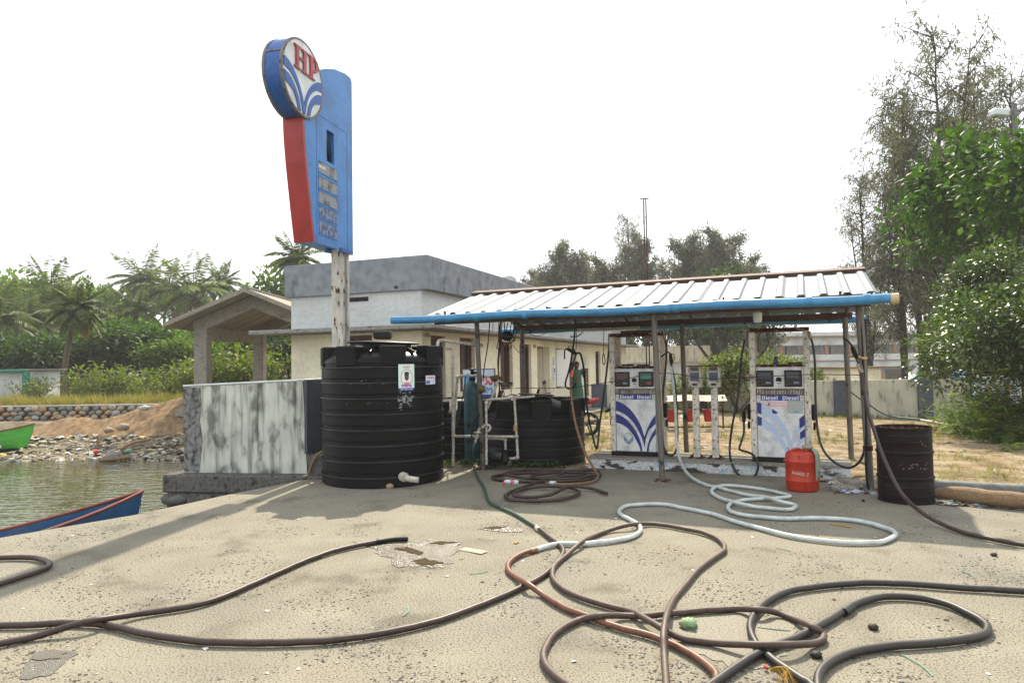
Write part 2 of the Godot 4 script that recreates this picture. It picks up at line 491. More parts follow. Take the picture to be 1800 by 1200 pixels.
	m.tarp_yellow = mat(Color(0.80, 0.64, 0.36), 0.7, {a = blot, s = 0.4, back = Color(0.3, 0.25, 0.1)})
	m.orange = mat(Color(0.78, 0.42, 0.16), 0.6, {a = blot, s = 0.5})
	m.tin = mat(Color(0.60, 0.55, 0.50), 0.7, {a = rust, s = 0.8})
	m.timber = mat(Color(0.52, 0.42, 0.31), 0.9, {a = fine, s = Vector3(1.2, 1.2, 0.4), h = fine, hd = 1.5})
	m.greypipe = mat(Color(0.42, 0.45, 0.47), 0.6, {a = blot, s = 0.7, b = dirt, bs = 0.6})


# ---- terrain

var water_edge := PackedVector2Array([Vector2(-400, 14), Vector2(-9.5, 2), Vector2(-7.6, -3.6), Vector2(-4.9, -6.9), Vector2(-4.1, -7.9), Vector2(-3.6, -8.9), Vector2(-2.8, -10.4), Vector2(-4.6, -11.0), Vector2(-5.3, -12.4), Vector2(-5.6, -15.3), Vector2(-6.6, -16.3), Vector2(-9, -16.8), Vector2(-13, -17.0), Vector2(-18, -17.6), Vector2(-400, -40)])
var quay_edge := PackedVector2Array([Vector2(-9, 4), Vector2(-7.3, -3.9), Vector2(-5.16, -6.9), Vector2(-4.36, -7.88), Vector2(-3.75, -9.1), Vector2(-2.87, -10.55), Vector2(-2.55, -11.3), Vector2(0.85, -10.55), Vector2(1.25, -10.88), Vector2(1.56, -11.75), Vector2(4.9, -10.35), Vector2(4.62, -9.3), Vector2(4.85, -8.45), Vector2(5.3, -8.05), Vector2(6.4, -7.85), Vector2(14, -7.7), Vector2(14, 4)])


func edge_distance(p: Vector2, poly: PackedVector2Array) -> float:
	var best := 1e9
	for i in poly.size():
		best = minf(best, p.distance_squared_to(Geometry2D.get_closest_point_to_segment(p, poly[i], poly[(i + 1) % poly.size()])))
	return -sqrt(best) if Geometry2D.is_point_in_polygon(p, poly) else sqrt(best)


func land(x: float, z: float) -> float:
	var d := -z
	var h := -0.015
	if x > 6.0: h -= 0.062 * minf(x - 6.0, 14.0) * smoothstep(9.0, 22.0, d)
	h -= smoothstep(26.0, 60.0, d) * 0.6 * smoothstep(-4.0, 6.0, x)
	var left := smoothstep(-3.6, -5.6, x)
	if left > 0.0:
		var bank := -0.50 + 0.36 * smoothstep(17.0, 20.0, d) + 0.10 * smoothstep(20.0, 24.0, d)
		if d > 24.25: bank = 0.42
		if x > -8.2: bank = lerpf(bank, 0.2, smoothstep(-8.2, -7.0, x) * smoothstep(17.5, 19.5, d))
		h = lerpf(h, bank, left)
	return h


func height(x: float, z: float) -> float:
	var p := Vector2(x, z)
	var h := land(x, z)
	if x < 0.0 and z > -45.0:
		var e := edge_distance(p, water_edge)
		if e < 0.0: return -0.56 - 0.9 * minf(1.0, -e / 2.0)
		h = lerpf(-0.56, h, smoothstep(0.0, 1.6, e))
	if x > -12.0 and x < 15.0 and z > -13.0:
		var k := edge_distance(p, quay_edge)
		if k < 0.02: return minf(h, -0.12)
		h += 0.035 * nz.get_noise_2d(x * 60.0, z * 60.0) * smoothstep(0.0, 0.8, k)
	else:
		h += 0.045 * nz.get_noise_2d(x * 50.0, z * 50.0)
	return h


func ground() -> void:
	# one sheet from under the quay to the horizon
	var xs := []
	var zs := []
	var e := -33.0
	while e < 33.0: xs.append(e); e += 0.33
	for k in [45, 70, 110, 200, 420, 900, 1900]: xs.append(float(k)); xs.push_front(-float(k))
	e = -46.0
	while e < 6.0: zs.append(e); e += 0.33
	for k in [-55, -70, -90, -130, -250, -600, -1900]: zs.push_front(float(k))
	for k in [12, 40, 200, 1900]: zs.append(float(k))
	var b := MB.new()
	var nx := xs.size()
	var soil := Color(0.46, 0.37, 0.255)
	var mud := Color(0.13, 0.115, 0.085)
	var green := Color(0.20, 0.20, 0.08)
	var pale := Color(0.46, 0.41, 0.32)
	for j in zs.size():
		for i in nx:
			var px: float = xs[i]; var pz: float = zs[j]
			var h := height(px, pz)
			var g := nz.get_noise_2d(px * 14.0 + 300.0, pz * 14.0)
			var k := soil.lerp(pale, clampf(0.5 + g * 1.2, 0.0, 1.0) * 0.6)
			if px > -3.0 and pz < -9.0: k = k.lerp(green, clampf(nz.get_noise_2d(px * 9.0, pz * 16.0 + 90.0) * 2.0 - 0.25, 0.0, 0.4))
			if px < -4.0 and pz > -24.3: k = mud.lerp(pale, clampf(0.5 + g * 1.3, 0.0, 0.85))
			if px < -4.0 and pz <= -24.3: k = soil.lerp(green, 0.7)
			if pz < -48.0 or absf(px) > 34.0: k = soil.lerp(green, 0.6)
			b.col = k
			b.vert(Vector3(px, h, pz), Vector3.UP)
	for j in zs.size() - 1:
		for i in nx - 1:
			var a := j * nx + i
			b.ix.append_array([a, a + 1, a + nx, a + 1, a + nx + 1, a + nx])
			var nn := (b.v[a + nx] - b.v[a]).cross(b.v[a + 1] - b.v[a]).normalized()
			b.n[a] = nn
	setting("ground", b, m.earth)
	# the river
	var w := MB.new()
	w.q(Vector3(-420, -0.55, 30), Vector3(-2.0, -0.55, 30), Vector3(-2.0, -0.55, -60), Vector3(-420, -0.55, -60))
	setting("water", w, m.water)
	# the quay slab: a fine sheet on top with worn hollows, and its rough side
	var top := MB.new()
	var pts := PackedVector2Array()
	var rim := PackedVector2Array()
	for i in quay_edge.size():
		var a := quay_edge[i]; var b2 := quay_edge[(i + 1) % quay_edge.size()]
		var n := maxi(1, int(a.distance_to(b2) / 0.25))
		for k in n: rim.append(a.lerp(b2, float(k) / n))
	pts.append_array(rim)
	var gx := -8.8
	while gx < 14.0:
		var gz := -11.6
		while gz < 4.0:
			var gp := Vector2(gx + R(-0.06, 0.06), gz + R(-0.06, 0.06))
			if edge_distance(gp, quay_edge) < -0.13: pts.append(gp)
			gz += 0.24
		gx += 0.24
	for q in pts:   # worn lighter and grubbier areas of the concrete
		var f := 0.98 + 0.16 * nz.get_noise_2d(q.x * 22.0, q.y * 22.0) + 0.20 * nz.get_noise_2d(q.x * 75.0 + 40.0, q.y * 75.0) + 0.16 * nz.get_noise_2d(q.x * 190.0, q.y * 190.0 + 70.0)
		var g := 0.03 * nz.get_noise_2d(q.x * 30.0 + 200.0, q.y * 30.0)
		top.col = Color(f + g, f, f - g * 1.5)
		top.vert(Vector3(q.x, 0, q.y), Vector3.UP)
	var tr := Geometry2D.triangulate_delaunay(pts)
	for i in range(0, tr.size(), 3):
		var c := (pts[tr[i]] + pts[tr[i + 1]] + pts[tr[i + 2]]) / 3.0
		if not Geometry2D.is_point_in_polygon(c, quay_edge): continue
		var w2 := (pts[tr[i + 1]] - pts[tr[i]]).cross(pts[tr[i + 2]] - pts[tr[i]])
		top.ix.append_array([tr[i], tr[i + 1], tr[i + 2]] if w2 > 0 else [tr[i], tr[i + 2], tr[i + 1]])
	top.col = Color(0.8, 0.8, 0.8)
	for i in rim.size():
		var a := rim[i]; var b3 := rim[(i + 1) % rim.size()]
		top.q(Vector3(a.x, 0, a.y), Vector3(b3.x, 0, b3.y), Vector3(b3.x, -1.3, b3.y), Vector3(a.x, -1.3, a.y))
	setting("quay", top, m.concrete)
	# sand heap beside the pavilion and the lower spoil bank in front of it
	var s := MB.new()
	var n2 := FastNoiseLite.new()
	n2.seed = 9; n2.frequency = 0.35; n2.fractal_octaves = 5
	var sx := 111; var sz := 72
	for j in sz:
		for i in sx:
			var px := -16.8 + i * 0.1; var pz := -24.1 + j * 0.1
			var a := 1.22 * exp(-pow((px + 9.5) / 1.75, 2.0) - pow((pz + 21.3) / 1.2, 2.0))
			a = minf(a, 0.92 + 0.05 * n2.get_noise_2d(px * 3, pz * 3))
			a += 0.46 * exp(-pow((px + 12.0) / 1.9, 2.0) - pow((pz + 20.4) / 0.9, 2.0))
			a += 0.2 * exp(-pow((px + 13.6) / 1.0, 2.0) - pow((pz + 20.0) / 0.7, 2.0))
			a += (0.20 * n2.get_noise_2d(px * 2.2, pz * 2.2) + 0.07 * absf(n2.get_noise_2d(px * 9.0, pz * 9.0))) * smoothstep(0.05, 0.4, a)
			s.vert(Vector3(px, land(px, pz) - 0.14 + a, pz), Vector3.UP)
	for j in sz:
		for i in sx:
			var a := j * sx + i
			var r := s.v[mini(i + 1, sx - 1) + j * sx] - s.v[maxi(i - 1, 0) + j * sx]
			var d := s.v[i + mini(j + 1, sz - 1) * sx] - s.v[i + maxi(j - 1, 0) * sx]
			s.n[a] = d.cross(r).normalized()
			if i < sx - 1 and j < sz - 1: s.ix.append_array([a, a + 1, a + sx, a + 1, a + sx + 1, a + sx])
	setting("sand_heap", s, m.sand)
	# loose chips lying where the concrete has broken up
	var chip := MB.new()
	chip.ball(Vector3.ZERO, Vector3(0.5, 0.3, 0.42), 5)
	var spots := []
	var tries := 0
	while spots.size() < 12000 and tries < 90000:
		tries += 1
		var d := 2.9 + pow(rng.randf(), 1.5) * 7.0
		var px := R(-0.82, 0.82) * d
		var g := nz.get_noise_2d(px * 42.0 + 50.0, d * 42.0)
		if g < 0.02 + R(0.0, 0.34): continue
		if edge_distance(Vector2(px, -d), quay_edge) > -0.1: continue
		spots.append(Vector3(px, 0.002, -d))
	scatter("gravel", chip, spots, 0.006, 0.026, [Color(0.10, 0.095, 0.085), Color(0.16, 0.15, 0.13), Color(0.30, 0.27, 0.22), Color(0.07, 0.065, 0.06)], 0.25)


func scatter(called: String, b: MB, spots: Array, lo: float, hi: float, cols: Array, flat := 1.0, material: Material = null, tilt := 0.3) -> MultiMeshInstance3D:
	var mm := MultiMesh.new()
	mm.transform_format = MultiMesh.TRANSFORM_3D
	mm.use_colors = true
	mm.mesh = b.mesh()
	mm.instance_count = spots.size()
	for i in spots.size():
		var s := lo + (hi - lo) * pow(rng.randf(), 2.0)
		var bs := Basis(Vector3.UP, R(0, TAU)) * Basis(Vector3.RIGHT, R(-tilt, tilt)) * Basis.from_scale(Vector3(s, s * flat * R(0.7, 1.3) if flat < 1.0 else s * R(0.8, 1.2), s))
		mm.set_instance_transform(i, Transform3D(bs, spots[i]))
		mm.set_instance_color(i, cols[rng.randi() % cols.size()] * R(0.8, 1.2))
	var o := MultiMeshInstance3D.new()
	o.multimesh = mm
	o.material_override = material if material else m.matte
	add_child(o)
	number(o, called)
	o.set_meta("kind", "stuff")
	return o


# a wall along local x from 0 to length, its face at z = 0, thick to -z, with holes [x0, x1, y0, y1]
func holed(b: MB, length: float, y0: float, y1: float, thick: float, holes: Array) -> void:
	var at := 0.0
	for h in holes:
		if h[0] > at: b.box(Vector3((at + h[0]) / 2, (y0 + y1) / 2, -thick / 2), Vector3(h[0] - at, y1 - y0, thick))
		if h[2] > y0: b.box(Vector3((h[0] + h[1]) / 2, (y0 + h[2]) / 2, -thick / 2), Vector3(h[1] - h[0], h[2] - y0, thick))
		if h[3] < y1: b.box(Vector3((h[0] + h[1]) / 2, (h[3] + y1) / 2, -thick / 2), Vector3(h[1] - h[0], y1 - h[3], thick))
		at = h[1]
	if at < length: b.box(Vector3((at + length) / 2, (y0 + y1) / 2, -thick / 2), Vector3(length - at, y1 - y0, thick))


# casement of width w and height h set in a hole; leaves of dark wood and glass
func casement(parent: Node3D, p: Vector3, b: Basis, w: float, h: float, leaves := 2, called := "window") -> MeshInstance3D:
	var f := MB.new()
	f.box(Vector3(0.035, h / 2, 0), Vector3(0.07, h, 0.09)).box(Vector3(w - 0.035, h / 2, 0), Vector3(0.07, h, 0.09))
	f.box(Vector3(w / 2, h - 0.035, 0), Vector3(w - 0.14, 0.07, 0.09)).box(Vector3(w / 2, 0.035, 0), Vector3(w - 0.14, 0.07, 0.09))
	var o := obj(called, f, m.wood, parent)
	put(o, p, b)
	var lw := (w - 0.14) / leaves
	for k in leaves:
		var l := MB.new()
		var x0 := 0.07 + lw * k
		l.box(Vector3(x0 + 0.04, h / 2, -0.012), Vector3(0.075, h - 0.15, 0.04)).box(Vector3(x0 + lw - 0.04, h / 2, -0.012), Vector3(0.075, h - 0.15, 0.04))
		l.box(Vector3(x0 + lw / 2, h - 0.12, -0.012), Vector3(lw - 0.155, 0.08, 0.04)).box(Vector3(x0 + lw / 2, 0.13, -0.012), Vector3(lw - 0.155, 0.09, 0.04))
		obj("leaf_frame", l, m.wood, o)
		obj("pane", MB.new().box(Vector3(x0 + lw / 2, h / 2, -0.02), Vector3(lw - 0.15, h - 0.3, 0.008)), m.glass, o)
	return o


func door(parent: Node3D, p: Vector3, b: Basis, w: float, h: float) -> void:
	var f := MB.new()
	f.box(Vector3(0.04, h / 2, 0), Vector3(0.08, h, 0.12)).box(Vector3(w - 0.04, h / 2, 0), Vector3(0.08, h, 0.12)).box(Vector3(w / 2, h - 0.04, 0), Vector3(w - 0.16, 0.08, 0.12))
	var l := MB.new()
	l.box(Vector3(w / 2, h / 2 - 0.04, -0.02), Vector3(w - 0.16, h - 0.09, 0.04))
	for k in 3: l.box(Vector3(w / 2, 0.35 + 0.62 * k, 0.006), Vector3(w - 0.42, 0.46, 0.012), 0.01)
	var o := obj("door", l, m.door_dark, parent)
	put(o, p, b)
	obj("frame", f, m.wood, o)
	obj("handle", MB.new().box(Vector3(w - 0.17, 1.0, 0.02), Vector3(0.03, 0.12, 0.03), 0.008), m.steel, o)


func buildings() -> void:
	# the office: front towards the river gap, long verandah side towards the pumps
	var o := thing("office_building", "long cream single storey office with grey weathered parapet behind the black tanks", "building", Vector3(-1.85, 0, -14), -21.4)
	var long := 20.0
	var b := MB.new()
	b.at(Vector3.ZERO, yaw(90))   # local x runs along -z of the building, the outside is +x
	var holes := [[0.38, 1.05, 0.15, 2.3], [1.78, 2.62, 1.04, 2.3], [4.21, 5.1, 0.99, 2.27], [5.64, 6.6, 0.15, 2.24], [7.14, 8.34, 0.15, 2.2], [8.98, 9.93, 0.87, 2.16], [10.5, 11.44, 0.15, 2.18], [14.15, 14.95, 0.12, 2.14]]
	holed(b, long, -0.3, 2.38, 0.23, holes)
	b.at(Vector3(-3.3, 0, 0))
	holed(b, 3.07, -0.6, 2.38, 0.23, [[1.45, 2.1, 1.1, 2.33]])
	b.at(Vector3(-3.3, 0, -0.23))
	b.box(Vector3(0.115, 0.9, -(long - 0.23) / 2), Vector3(0.23, 2.96, long - 0.23))
	b.box(Vector3(1.65, 0.9, -long + 0.34), Vector3(2.84, 2.96, 0.23))
	obj("wall", b, m.cream, o)
	var r := MB.new()   # the recess of the porch and the rooms behind, floor and ceiling
	r.box(Vector3(-1.73, 0.07, -long / 2 - 0.1), Vector3(2.9, 0.16, long - 0.7))
	r.box(Vector3(-1.0, 1.16, -7.09), Vector3(1.5, 2.02, 0.12)).box(Vector3(-1.0, 1.16, -8.4), Vector3(1.5, 2.02, 0.12)).box(Vector3(-1.45, 1.16, -7.74), Vector3(0.12, 2.02, 1.18))
	obj("porch", r, m.cream, o)
	var step := MB.new()
	step.box(Vector3(0.55, -0.02, -10.6), Vector3(1.1, 0.2, 9.5), 0.015)
	obj("plinth", step, m.cast, o)
	var u := MB.new()
	u.box(Vector3(-1.65, 2.86, -0.115), Vector3(3.3, 0.72, 0.23)).box(Vector3(-0.115, 2.86, -long / 2 - 0.115), Vector3(0.23, 0.72, long - 0.23))
	u.box(Vector3(-3.185, 2.86, -long / 2 - 0.115), Vector3(0.23, 0.72, long - 0.23)).box(Vector3(-1.65, 2.86, -long + 0.115), Vector3(2.8, 0.72, 0.23))
	obj("upper_wall", u, m.white_wall, o)
	obj("vent", MB.new().box(Vector3(-1.53, 3.1, 0.003), Vector3(0.5, 0.09, 0.02)), m.black, o)
	var pa := MB.new()
	pa.box(Vector3(-1.62, 3.575, -0.04), Vector3(3.62, 0.71, 0.22), 0.012).box(Vector3(0.08, 3.575, -9.9), Vector3(0.22, 0.708, 19.48), 0.012).box(Vector3(-3.32, 3.575, -9.9), Vector3(0.22, 0.708, 19.48), 0.012)
	obj("parapet", pa, m.parapet, o)
	obj("roof", MB.new().box(Vector3(-1.62, 3.3, -9.9), Vector3(3.1, 0.12, 19.4)), m.cast, o)
	var le := MB.new()
	le.box(Vector3(-1.75, 2.44, 0.27), Vector3(4.55, 0.09, 0.54), 0.012).box(Vector3(0.27, 2.438, -10.3), Vector3(0.5, 0.085, 20.56), 0.012)
	le.box(Vector3(-1.65, 2.42, -10.1), Vector3(3.28, 0.07, 20.0))
	obj("ledge", le, m.ledge, o)
	for h in holes:
		var w: float = h[1] - h[0]
		var at := Vector3(-0.14, h[2] + 0.004, -h[0])
		if h[2] > 0.5: casement(o, at, yaw(90), w, h[3] - h[2] - 0.008, 2)
		elif h[0] != 7.14 and h[0] != 10.5: door(o, at, yaw(90), w, h[3] - h[2] - 0.008)
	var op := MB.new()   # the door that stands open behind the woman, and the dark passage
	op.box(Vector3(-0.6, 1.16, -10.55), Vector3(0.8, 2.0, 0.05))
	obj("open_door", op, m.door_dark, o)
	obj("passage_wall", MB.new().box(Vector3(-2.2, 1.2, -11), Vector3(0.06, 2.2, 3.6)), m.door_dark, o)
	casement(o, Vector3(-1.85, 1.104, -0.12), Basis(), 0.65, 1.22, 2)
	var sh := MB.new()
	sh.at(Vector3(0.02, 0.9, -8.98), yaw(25)).box(Vector3(0.24, 0.62, 0), Vector3(0.48, 1.2, 0.035))
	obj("shutter", sh, m.white, o)
	for k in 2:
		var lamp := MB.new()
		lamp.at([Vector3(0.13, 2.3, 0.02), Vector3(0.01, 2.2, -6.85)][k]).lathe([Vector2(0.0, -0.06), Vector2(0.05, -0.05), Vector2(0.055, 0.0), Vector2(0.03, 0.03), Vector2(0.0, 0.035)], 10)
		obj("lamp_holder", lamp, m.tin, o)
	obj("rain_spout", MB.new().tube(curve([Vector3(0.02, 2.62, -10.7), Vector3(0.2, 2.62, -10.9), Vector3(0.4, 2.8, -11.0), Vector3(0.55, 3.1, -11.1)], 0.1), 0.03), m.greypipe, o)
	# papers and boards fixed to the verandah wall
	var spots := [[8.72, 1.35, 0.34, 0.5, 0], [8.72, 1.75, 0.14, 0.3, 1], [12.0, 1.2, 0.34, 0.9, 2], [12.75, 0.95, 0.42, 1.05, 3], [12.6, 1.75, 0.22, 0.36, 1]]
	var names := ["printed white notice fixed to the porch pillar", "small photo print above the notice on the porch pillar", "narrow white notice right of the dark doorway", "tall black and gold framed poster on the verandah wall", "small photo print above the black and gold poster"]
	for k in 5:
		var s: Array = spots[k]
		var im := Image.create(24, 48, false, Image.FORMAT_RGB8)
		im.fill([Color(0.85, 0.86, 0.88), Color(0.75, 0.8, 0.85), Color(0.86, 0.87, 0.87), Color(0.1, 0.09, 0.07), Color(0.8, 0.82, 0.84)][k])
		for j in 9: im.fill_rect(Rect2i(3, 4 + j * 5, 9 + (j * 7) % 10, 2), [Color(0.45, 0.48, 0.6), Color(0.2, 0.25, 0.3), Color(0.6, 0.62, 0.66), Color(0.62, 0.5, 0.22), Color(0.3, 0.3, 0.34)][k])
		if k == 0: im.fill_rect(Rect2i(14, 8, 6, 12), Color(0.15, 0.16, 0.2))
		var pm := mat(Color.WHITE, 0.6)
		pm.albedo_texture = ImageTexture.create_from_image(im)
		var pl := MB.new()
		pl.at(Vector3.ZERO, yaw(90)).box(Vector3(0, 0, 0), Vector3(s[2], s[3], 0.012))
		var pb := obj("notice", pl, pm)
		put(pb, o.transform * Vector3(0.01, s[1], -s[0]), yaw(-21.4))
		tag(pb, names[k], "poster" if k in [1, 3, 4] else "notice")
	# the woman at the doorway
	person()
	# dish on the roof
	var di := thing("satellite_dish", "pale round satellite dish on the roof behind the long parapet", "satellite dish", o.transform * Vector3(-0.5, 3.36, -6.1), 200)
	var prof := []
	for k in 9: prof.append(Vector2(0.036 * k, 0.7 * pow(0.036 * k, 2.0)))
	var dm := MB.new()
	dm.at(Vector3(0, 0.62, 0), Basis(Vector3.RIGHT, deg_to_rad(50))).lathe(prof, 20)
	obj("dish", dm, m.sign_white, di)
	obj("mast", MB.new().tube([Vector3(0, 0, 0), Vector3(0, 0.62, 0)], 0.025), m.steel, di)
	# pavilion of bare concrete
	var pv := thing("concrete_pavilion", "open pavilion of bare grey concrete with a pitched slab roof beside the office", "pavilion", Vector3(-7.52, 0.0, -20.0), 0)
	for k in 4:
		var c := MB.new()
		c.box(Vector3(-1.55 + 3.1 * (k % 2), 1.35, -4.5 * (k / 2)), Vector3(0.37, 3.0, 0.37), 0.012)
		obj("pillar", c, m.cast, pv)
	for k in 2:
		var be := MB.new()
		var z := -4.5 * k
		be.prism([Vector2(-1.76, 2.85), Vector2(-1.34, 2.85), Vector2(0, 3.42), Vector2(1.34, 2.85), Vector2(1.76, 2.85), Vector2(1.76, 3.06), Vector2(0, 3.80), Vector2(-1.76, 3.06)], z + 0.17, 0.34)
		obj("gable_beam", be, m.cast, pv)
		obj("eave_beam", MB.new().box(Vector3(-1.55 + 3.1 * k, 2.72, -2.25), Vector3(0.3, 0.36, 4.06), 0.01), m.cast, pv)
	for s in [-1, 1]:
		var sl := MB.new()
		sl.prism([Vector2(0, 3.82), Vector2(0, 3.94), Vector2(s * 2.3, 2.975), Vector2(s * 2.3, 2.855)], 0.85, 6.3)
		obj("roof_slab", sl, m.board_cast, pv)
	var nose := MB.new()
	nose.box(Vector3(0, 3.95, -2.3), Vector3(0.2, 0.05, 6.28))
	obj("ridge", nose, m.cast, pv)
	var bd := [] # the marks of the form boards under the left slope
	for k in 8: obj("form_board", MB.new().at(Vector3(-1.15, 3.337, 0.6 - k * 0.75), Basis(Vector3.BACK, atan2(0.965, 2.3))).box(Vector3(0, -0.008, 0), Vector3(2.35, 0.012, 0.06)), m.cast, pv)
	# blocks stacked beside its corner pillar
	var bl := thing("block_stack", "stepped stack of grey concrete blocks beside the pavilion's front pillar", "concrete blocks", Vector3(-9.85, 0.28, -20.1), 8)
	for j in 3:
		for k in 3 - j: obj("block", MB.new().box(Vector3(0.18 + 0.41 * (k + j) + R(-0.02, 0.02), 0.11 + j * 0.215, R(-0.03, 0.03)), Vector3(0.4, 0.21, 0.3), 0.012), m.cast, bl)
	# white wall with a dark pier at its end, on a black stone plinth at the water
	var ww := thing("stained_parapet_wall", "short thick white wall with black rain streaks and a dark grey end, left of the tall tank", "wall", Vector3(-4.05, 0.05, -10.55), -9)
	var wb := MB.new()
	wb.prism([Vector2(-1.12, 0), Vector2(0.92, 0), Vector2(0.86, 1.40), Vector2(-1.14, 1.33)], 0.0, 0.8)
	obj("wall_body", wb, m.oldwall, ww)
	obj("weathered_band", MB.new().prism([Vector2(-1.119, 0.01), Vector2(-0.86, 0.01), Vector2(-0.80, 0.5), Vector2(-0.85, 0.8), Vector2(-0.82, 1.1), Vector2(-0.84, 1.325), Vector2(-1.139, 1.32)], 0.003, 0.002), mat(Color(0.50, 0.50, 0.49), 0.9, {a = m.oldwall.albedo_texture, s = Vector3(0.9, 0.4, 0.9), b = m.oldwall.detail_albedo, bs = 1.0}), ww)
	obj("coping", MB.new().at(Vector3(-0.13, 1.385, -0.41), Basis(Vector3.BACK, 0.035)).box(Vector3.ZERO, Vector3(2.04, 0.03, 0.84), 0.008), m.sign_white, ww)
	obj("end_pier", MB.new().prism([Vector2(0.0, 0.30), Vector2(0.8, 0.30), Vector2(0.8, 1.40), Vector2(0.0, 1.42)], 0.0, 0.04), m.grey_pier, ww)
	put(ww.get_node("end_pier"), Vector3(0.925, 0.0, 0.005), Basis(Vector3.UP, deg_to_rad(90)) )
	ww.get_node("end_pier").rotate_object_local(Vector3.RIGHT, 0.0)
	obj("plinth", MB.new().box(Vector3(0.0, -0.14, -0.36), Vector3(2.7, 0.27, 1.15), 0.02), m.blackwall, ww)
	obj("footing", MB.new().box(Vector3(0.02, -0.85, -0.36), Vector3(2.64, 1.15, 1.08), 0.02), m.blackwall, ww)
	for k in 26:
		var st := MB.new()
		st.ball(Vector3.ZERO, Vector3(R(0.10, 0.19), R(0.07, 0.12), 0.07), 8, nz, 0.35, 1.0)
		put(obj("stone", st, m.blackwall, ww), Vector3(-1.2 + (k % 9) * 0.29 + R(-0.05, 0.05), -0.42 - (k / 9) * 0.2 + R(-0.03, 0.03), 0.17), Basis(Vector3.BACK, R(-0.5, 0.5)))
	obj("kerb_block", MB.new().box(Vector3(1.28, 0.12, -0.22), Vector3(0.5, 0.36, 0.7), 0.02), m.blackwall, ww)
	obj("stick", MB.new().tube(curve([Vector3(1.0, -0.06, 0.16), Vector3(1.1, 0.2, 0.18), Vector3(1.22, 0.34, 0.2), Vector3(1.42, 0.44, 0.22)], 0.06), 0.02, 6), m.timber, ww)
	# stone retaining wall over the far bank
	var rw := thing("rubble_retaining_wall", "low retaining wall of loose rounded stones along the far bank", "stone wall", Vector3(-22.0, -0.32, -24.1), -1.5)
	obj("core", MB.new().box(Vector3(6.6, 0.36, -0.32), Vector3(14.6, 0.74, 0.42)), m.mortar, rw)
	obj("capping", MB.new().box(Vector3(6.6, 0.765, -0.3), Vector3(14.7, 0.06, 0.5), 0.015), m.cast, rw)
	var shapes := []
	for k in 7: shapes.append(MB.new().ball(Vector3.ZERO, Vector3(0.15, 0.098, 0.11), 9, nz, 0.75, 1.0 + k * 0.37).mesh())
	for j in 5:
		for k in 46:
			var so := obj("stone", shapes[rng.randi() % 7], m.stone[[0, 0, 1, 1, 2, 3, 3, 4][rng.randi() % 8]], rw)
			put(so, Vector3(-0.6 + k * 0.307 + (j % 2) * 0.14 + R(-0.05, 0.05), 0.07 + j * 0.15 + R(-0.02, 0.02), -0.08 + R(-0.02, 0.02)), Basis(Vector3.BACK, R(-0.35, 0.35)) * Basis.from_scale(Vector3(R(0.8, 1.2), R(0.85, 1.15), 1)))
	# shed at the left edge
	var sk := thing("plastered_hut", "small white plastered hut with a green cloth over its roof edge at the far left", "hut", Vector3(-20.1, 0.42, -27.4), 4)
	obj("wall", MB.new().box(Vector3(-1.6, 0.65, -1.2), Vector3(4.2, 1.3, 2.4)), m.white_wall, sk)
	obj("roof", MB.new().box(Vector3(-1.6, 1.34, -1.2), Vector3(4.5, 0.06, 2.8)), m.cast, sk)
	obj("green_cloth", MB.new().box(Vector3(-1.6, 1.3, 0.24), Vector3(4.5, 0.10, 0.06), 0.02).box(Vector3(0.58, 0.68, 0.05), Vector3(0.12, 1.2, 0.36), 0.03), mat(Color(0.05, 0.45, 0.38), 0.7), sk)
	obj("red_figure_print", MB.new().prism([Vector2(-1.5, 0.25), Vector2(-0.95, 0.2), Vector2(-0.75, 0.45), Vector2(-1.05, 0.6), Vector2(-1.1, 1.05), Vector2(-1.35, 1.05), Vector2(-1.4, 0.7), Vector2(-1.6, 0.5)], 0.006, 0.0), mat(Color(0.70, 0.26, 0.17), 0.8), sk)
	obj("plank", MB.new().at(Vector3(0.42, 0.35, 0.1), Basis(Vector3.BACK, -0.6)).box(Vector3.ZERO, Vector3(0.06, 0.7, 0.04)), m.wood, sk)
	# small red-roofed houses half hidden behind the bushes
	for k in 2:
		var hs := thing("village_house", ["pink tiled house glimpsed through the mangroves", "house with a rust red roof behind the pavilion"][k], "house", [Vector3(-18.6, 0.4, -41), Vector3(-11.5, 0.4, -40)][k], 12 - 20 * k)
		obj("wall", MB.new().box(Vector3(0, 1.0, 0), Vector3(4.2, 2.0, 3.0)), [mat(Color(0.62, 0.42, 0.44), 0.9), m.cream][k], hs)
		obj("roof", MB.new().prism([Vector2(-1.9, 1.9), Vector2(1.9, 1.9), Vector2(0, 3.0)], 2.4, 4.8), mat(Color(0.45, 0.24, 0.22), 0.9), hs)
		put(hs.get_node("roof"), Vector3.ZERO, yaw(90))
	# boundary wall with grey piers
	var bw := thing("boundary_wall", "long pale yard wall with dark grey piers and a black crack behind the yard", "wall", Vector3(3.0, -0.55, -24.5), 0)
	obj("wall_panel", MB.new().box(Vector3(6.7, 0.71, -0.1), Vector3(13.4, 1.5, 0.2), 0.015), m.boundary, bw)
	for x in [0.1, 3.75, 8.75, 11.75]:
		obj("pier", MB.new().box(Vector3(x, 0.715, -0.06), Vector3(0.52, 1.49, 0.34), 0.01), m.boundary_pier, bw)
	var crack := MB.new()
	var cp := [Vector3(12.25, 1.46, 0.006), Vector3(12.15, 1.25, 0.006), Vector3(12.32, 1.05, 0.006), Vector3(12.42, 0.85, 0.006), Vector3(12.38, 0.65, 0.006), Vector3(12.25, 0.5, 0.006)]
	crack.tube(cp, 0.012, 5)
	crack.tube([cp[3], Vector3(12.5, 0.6, 0.006), Vector3(12.4, 0.35, 0.006)], 0.008, 5)
	obj("crack", crack, m.black, bw)
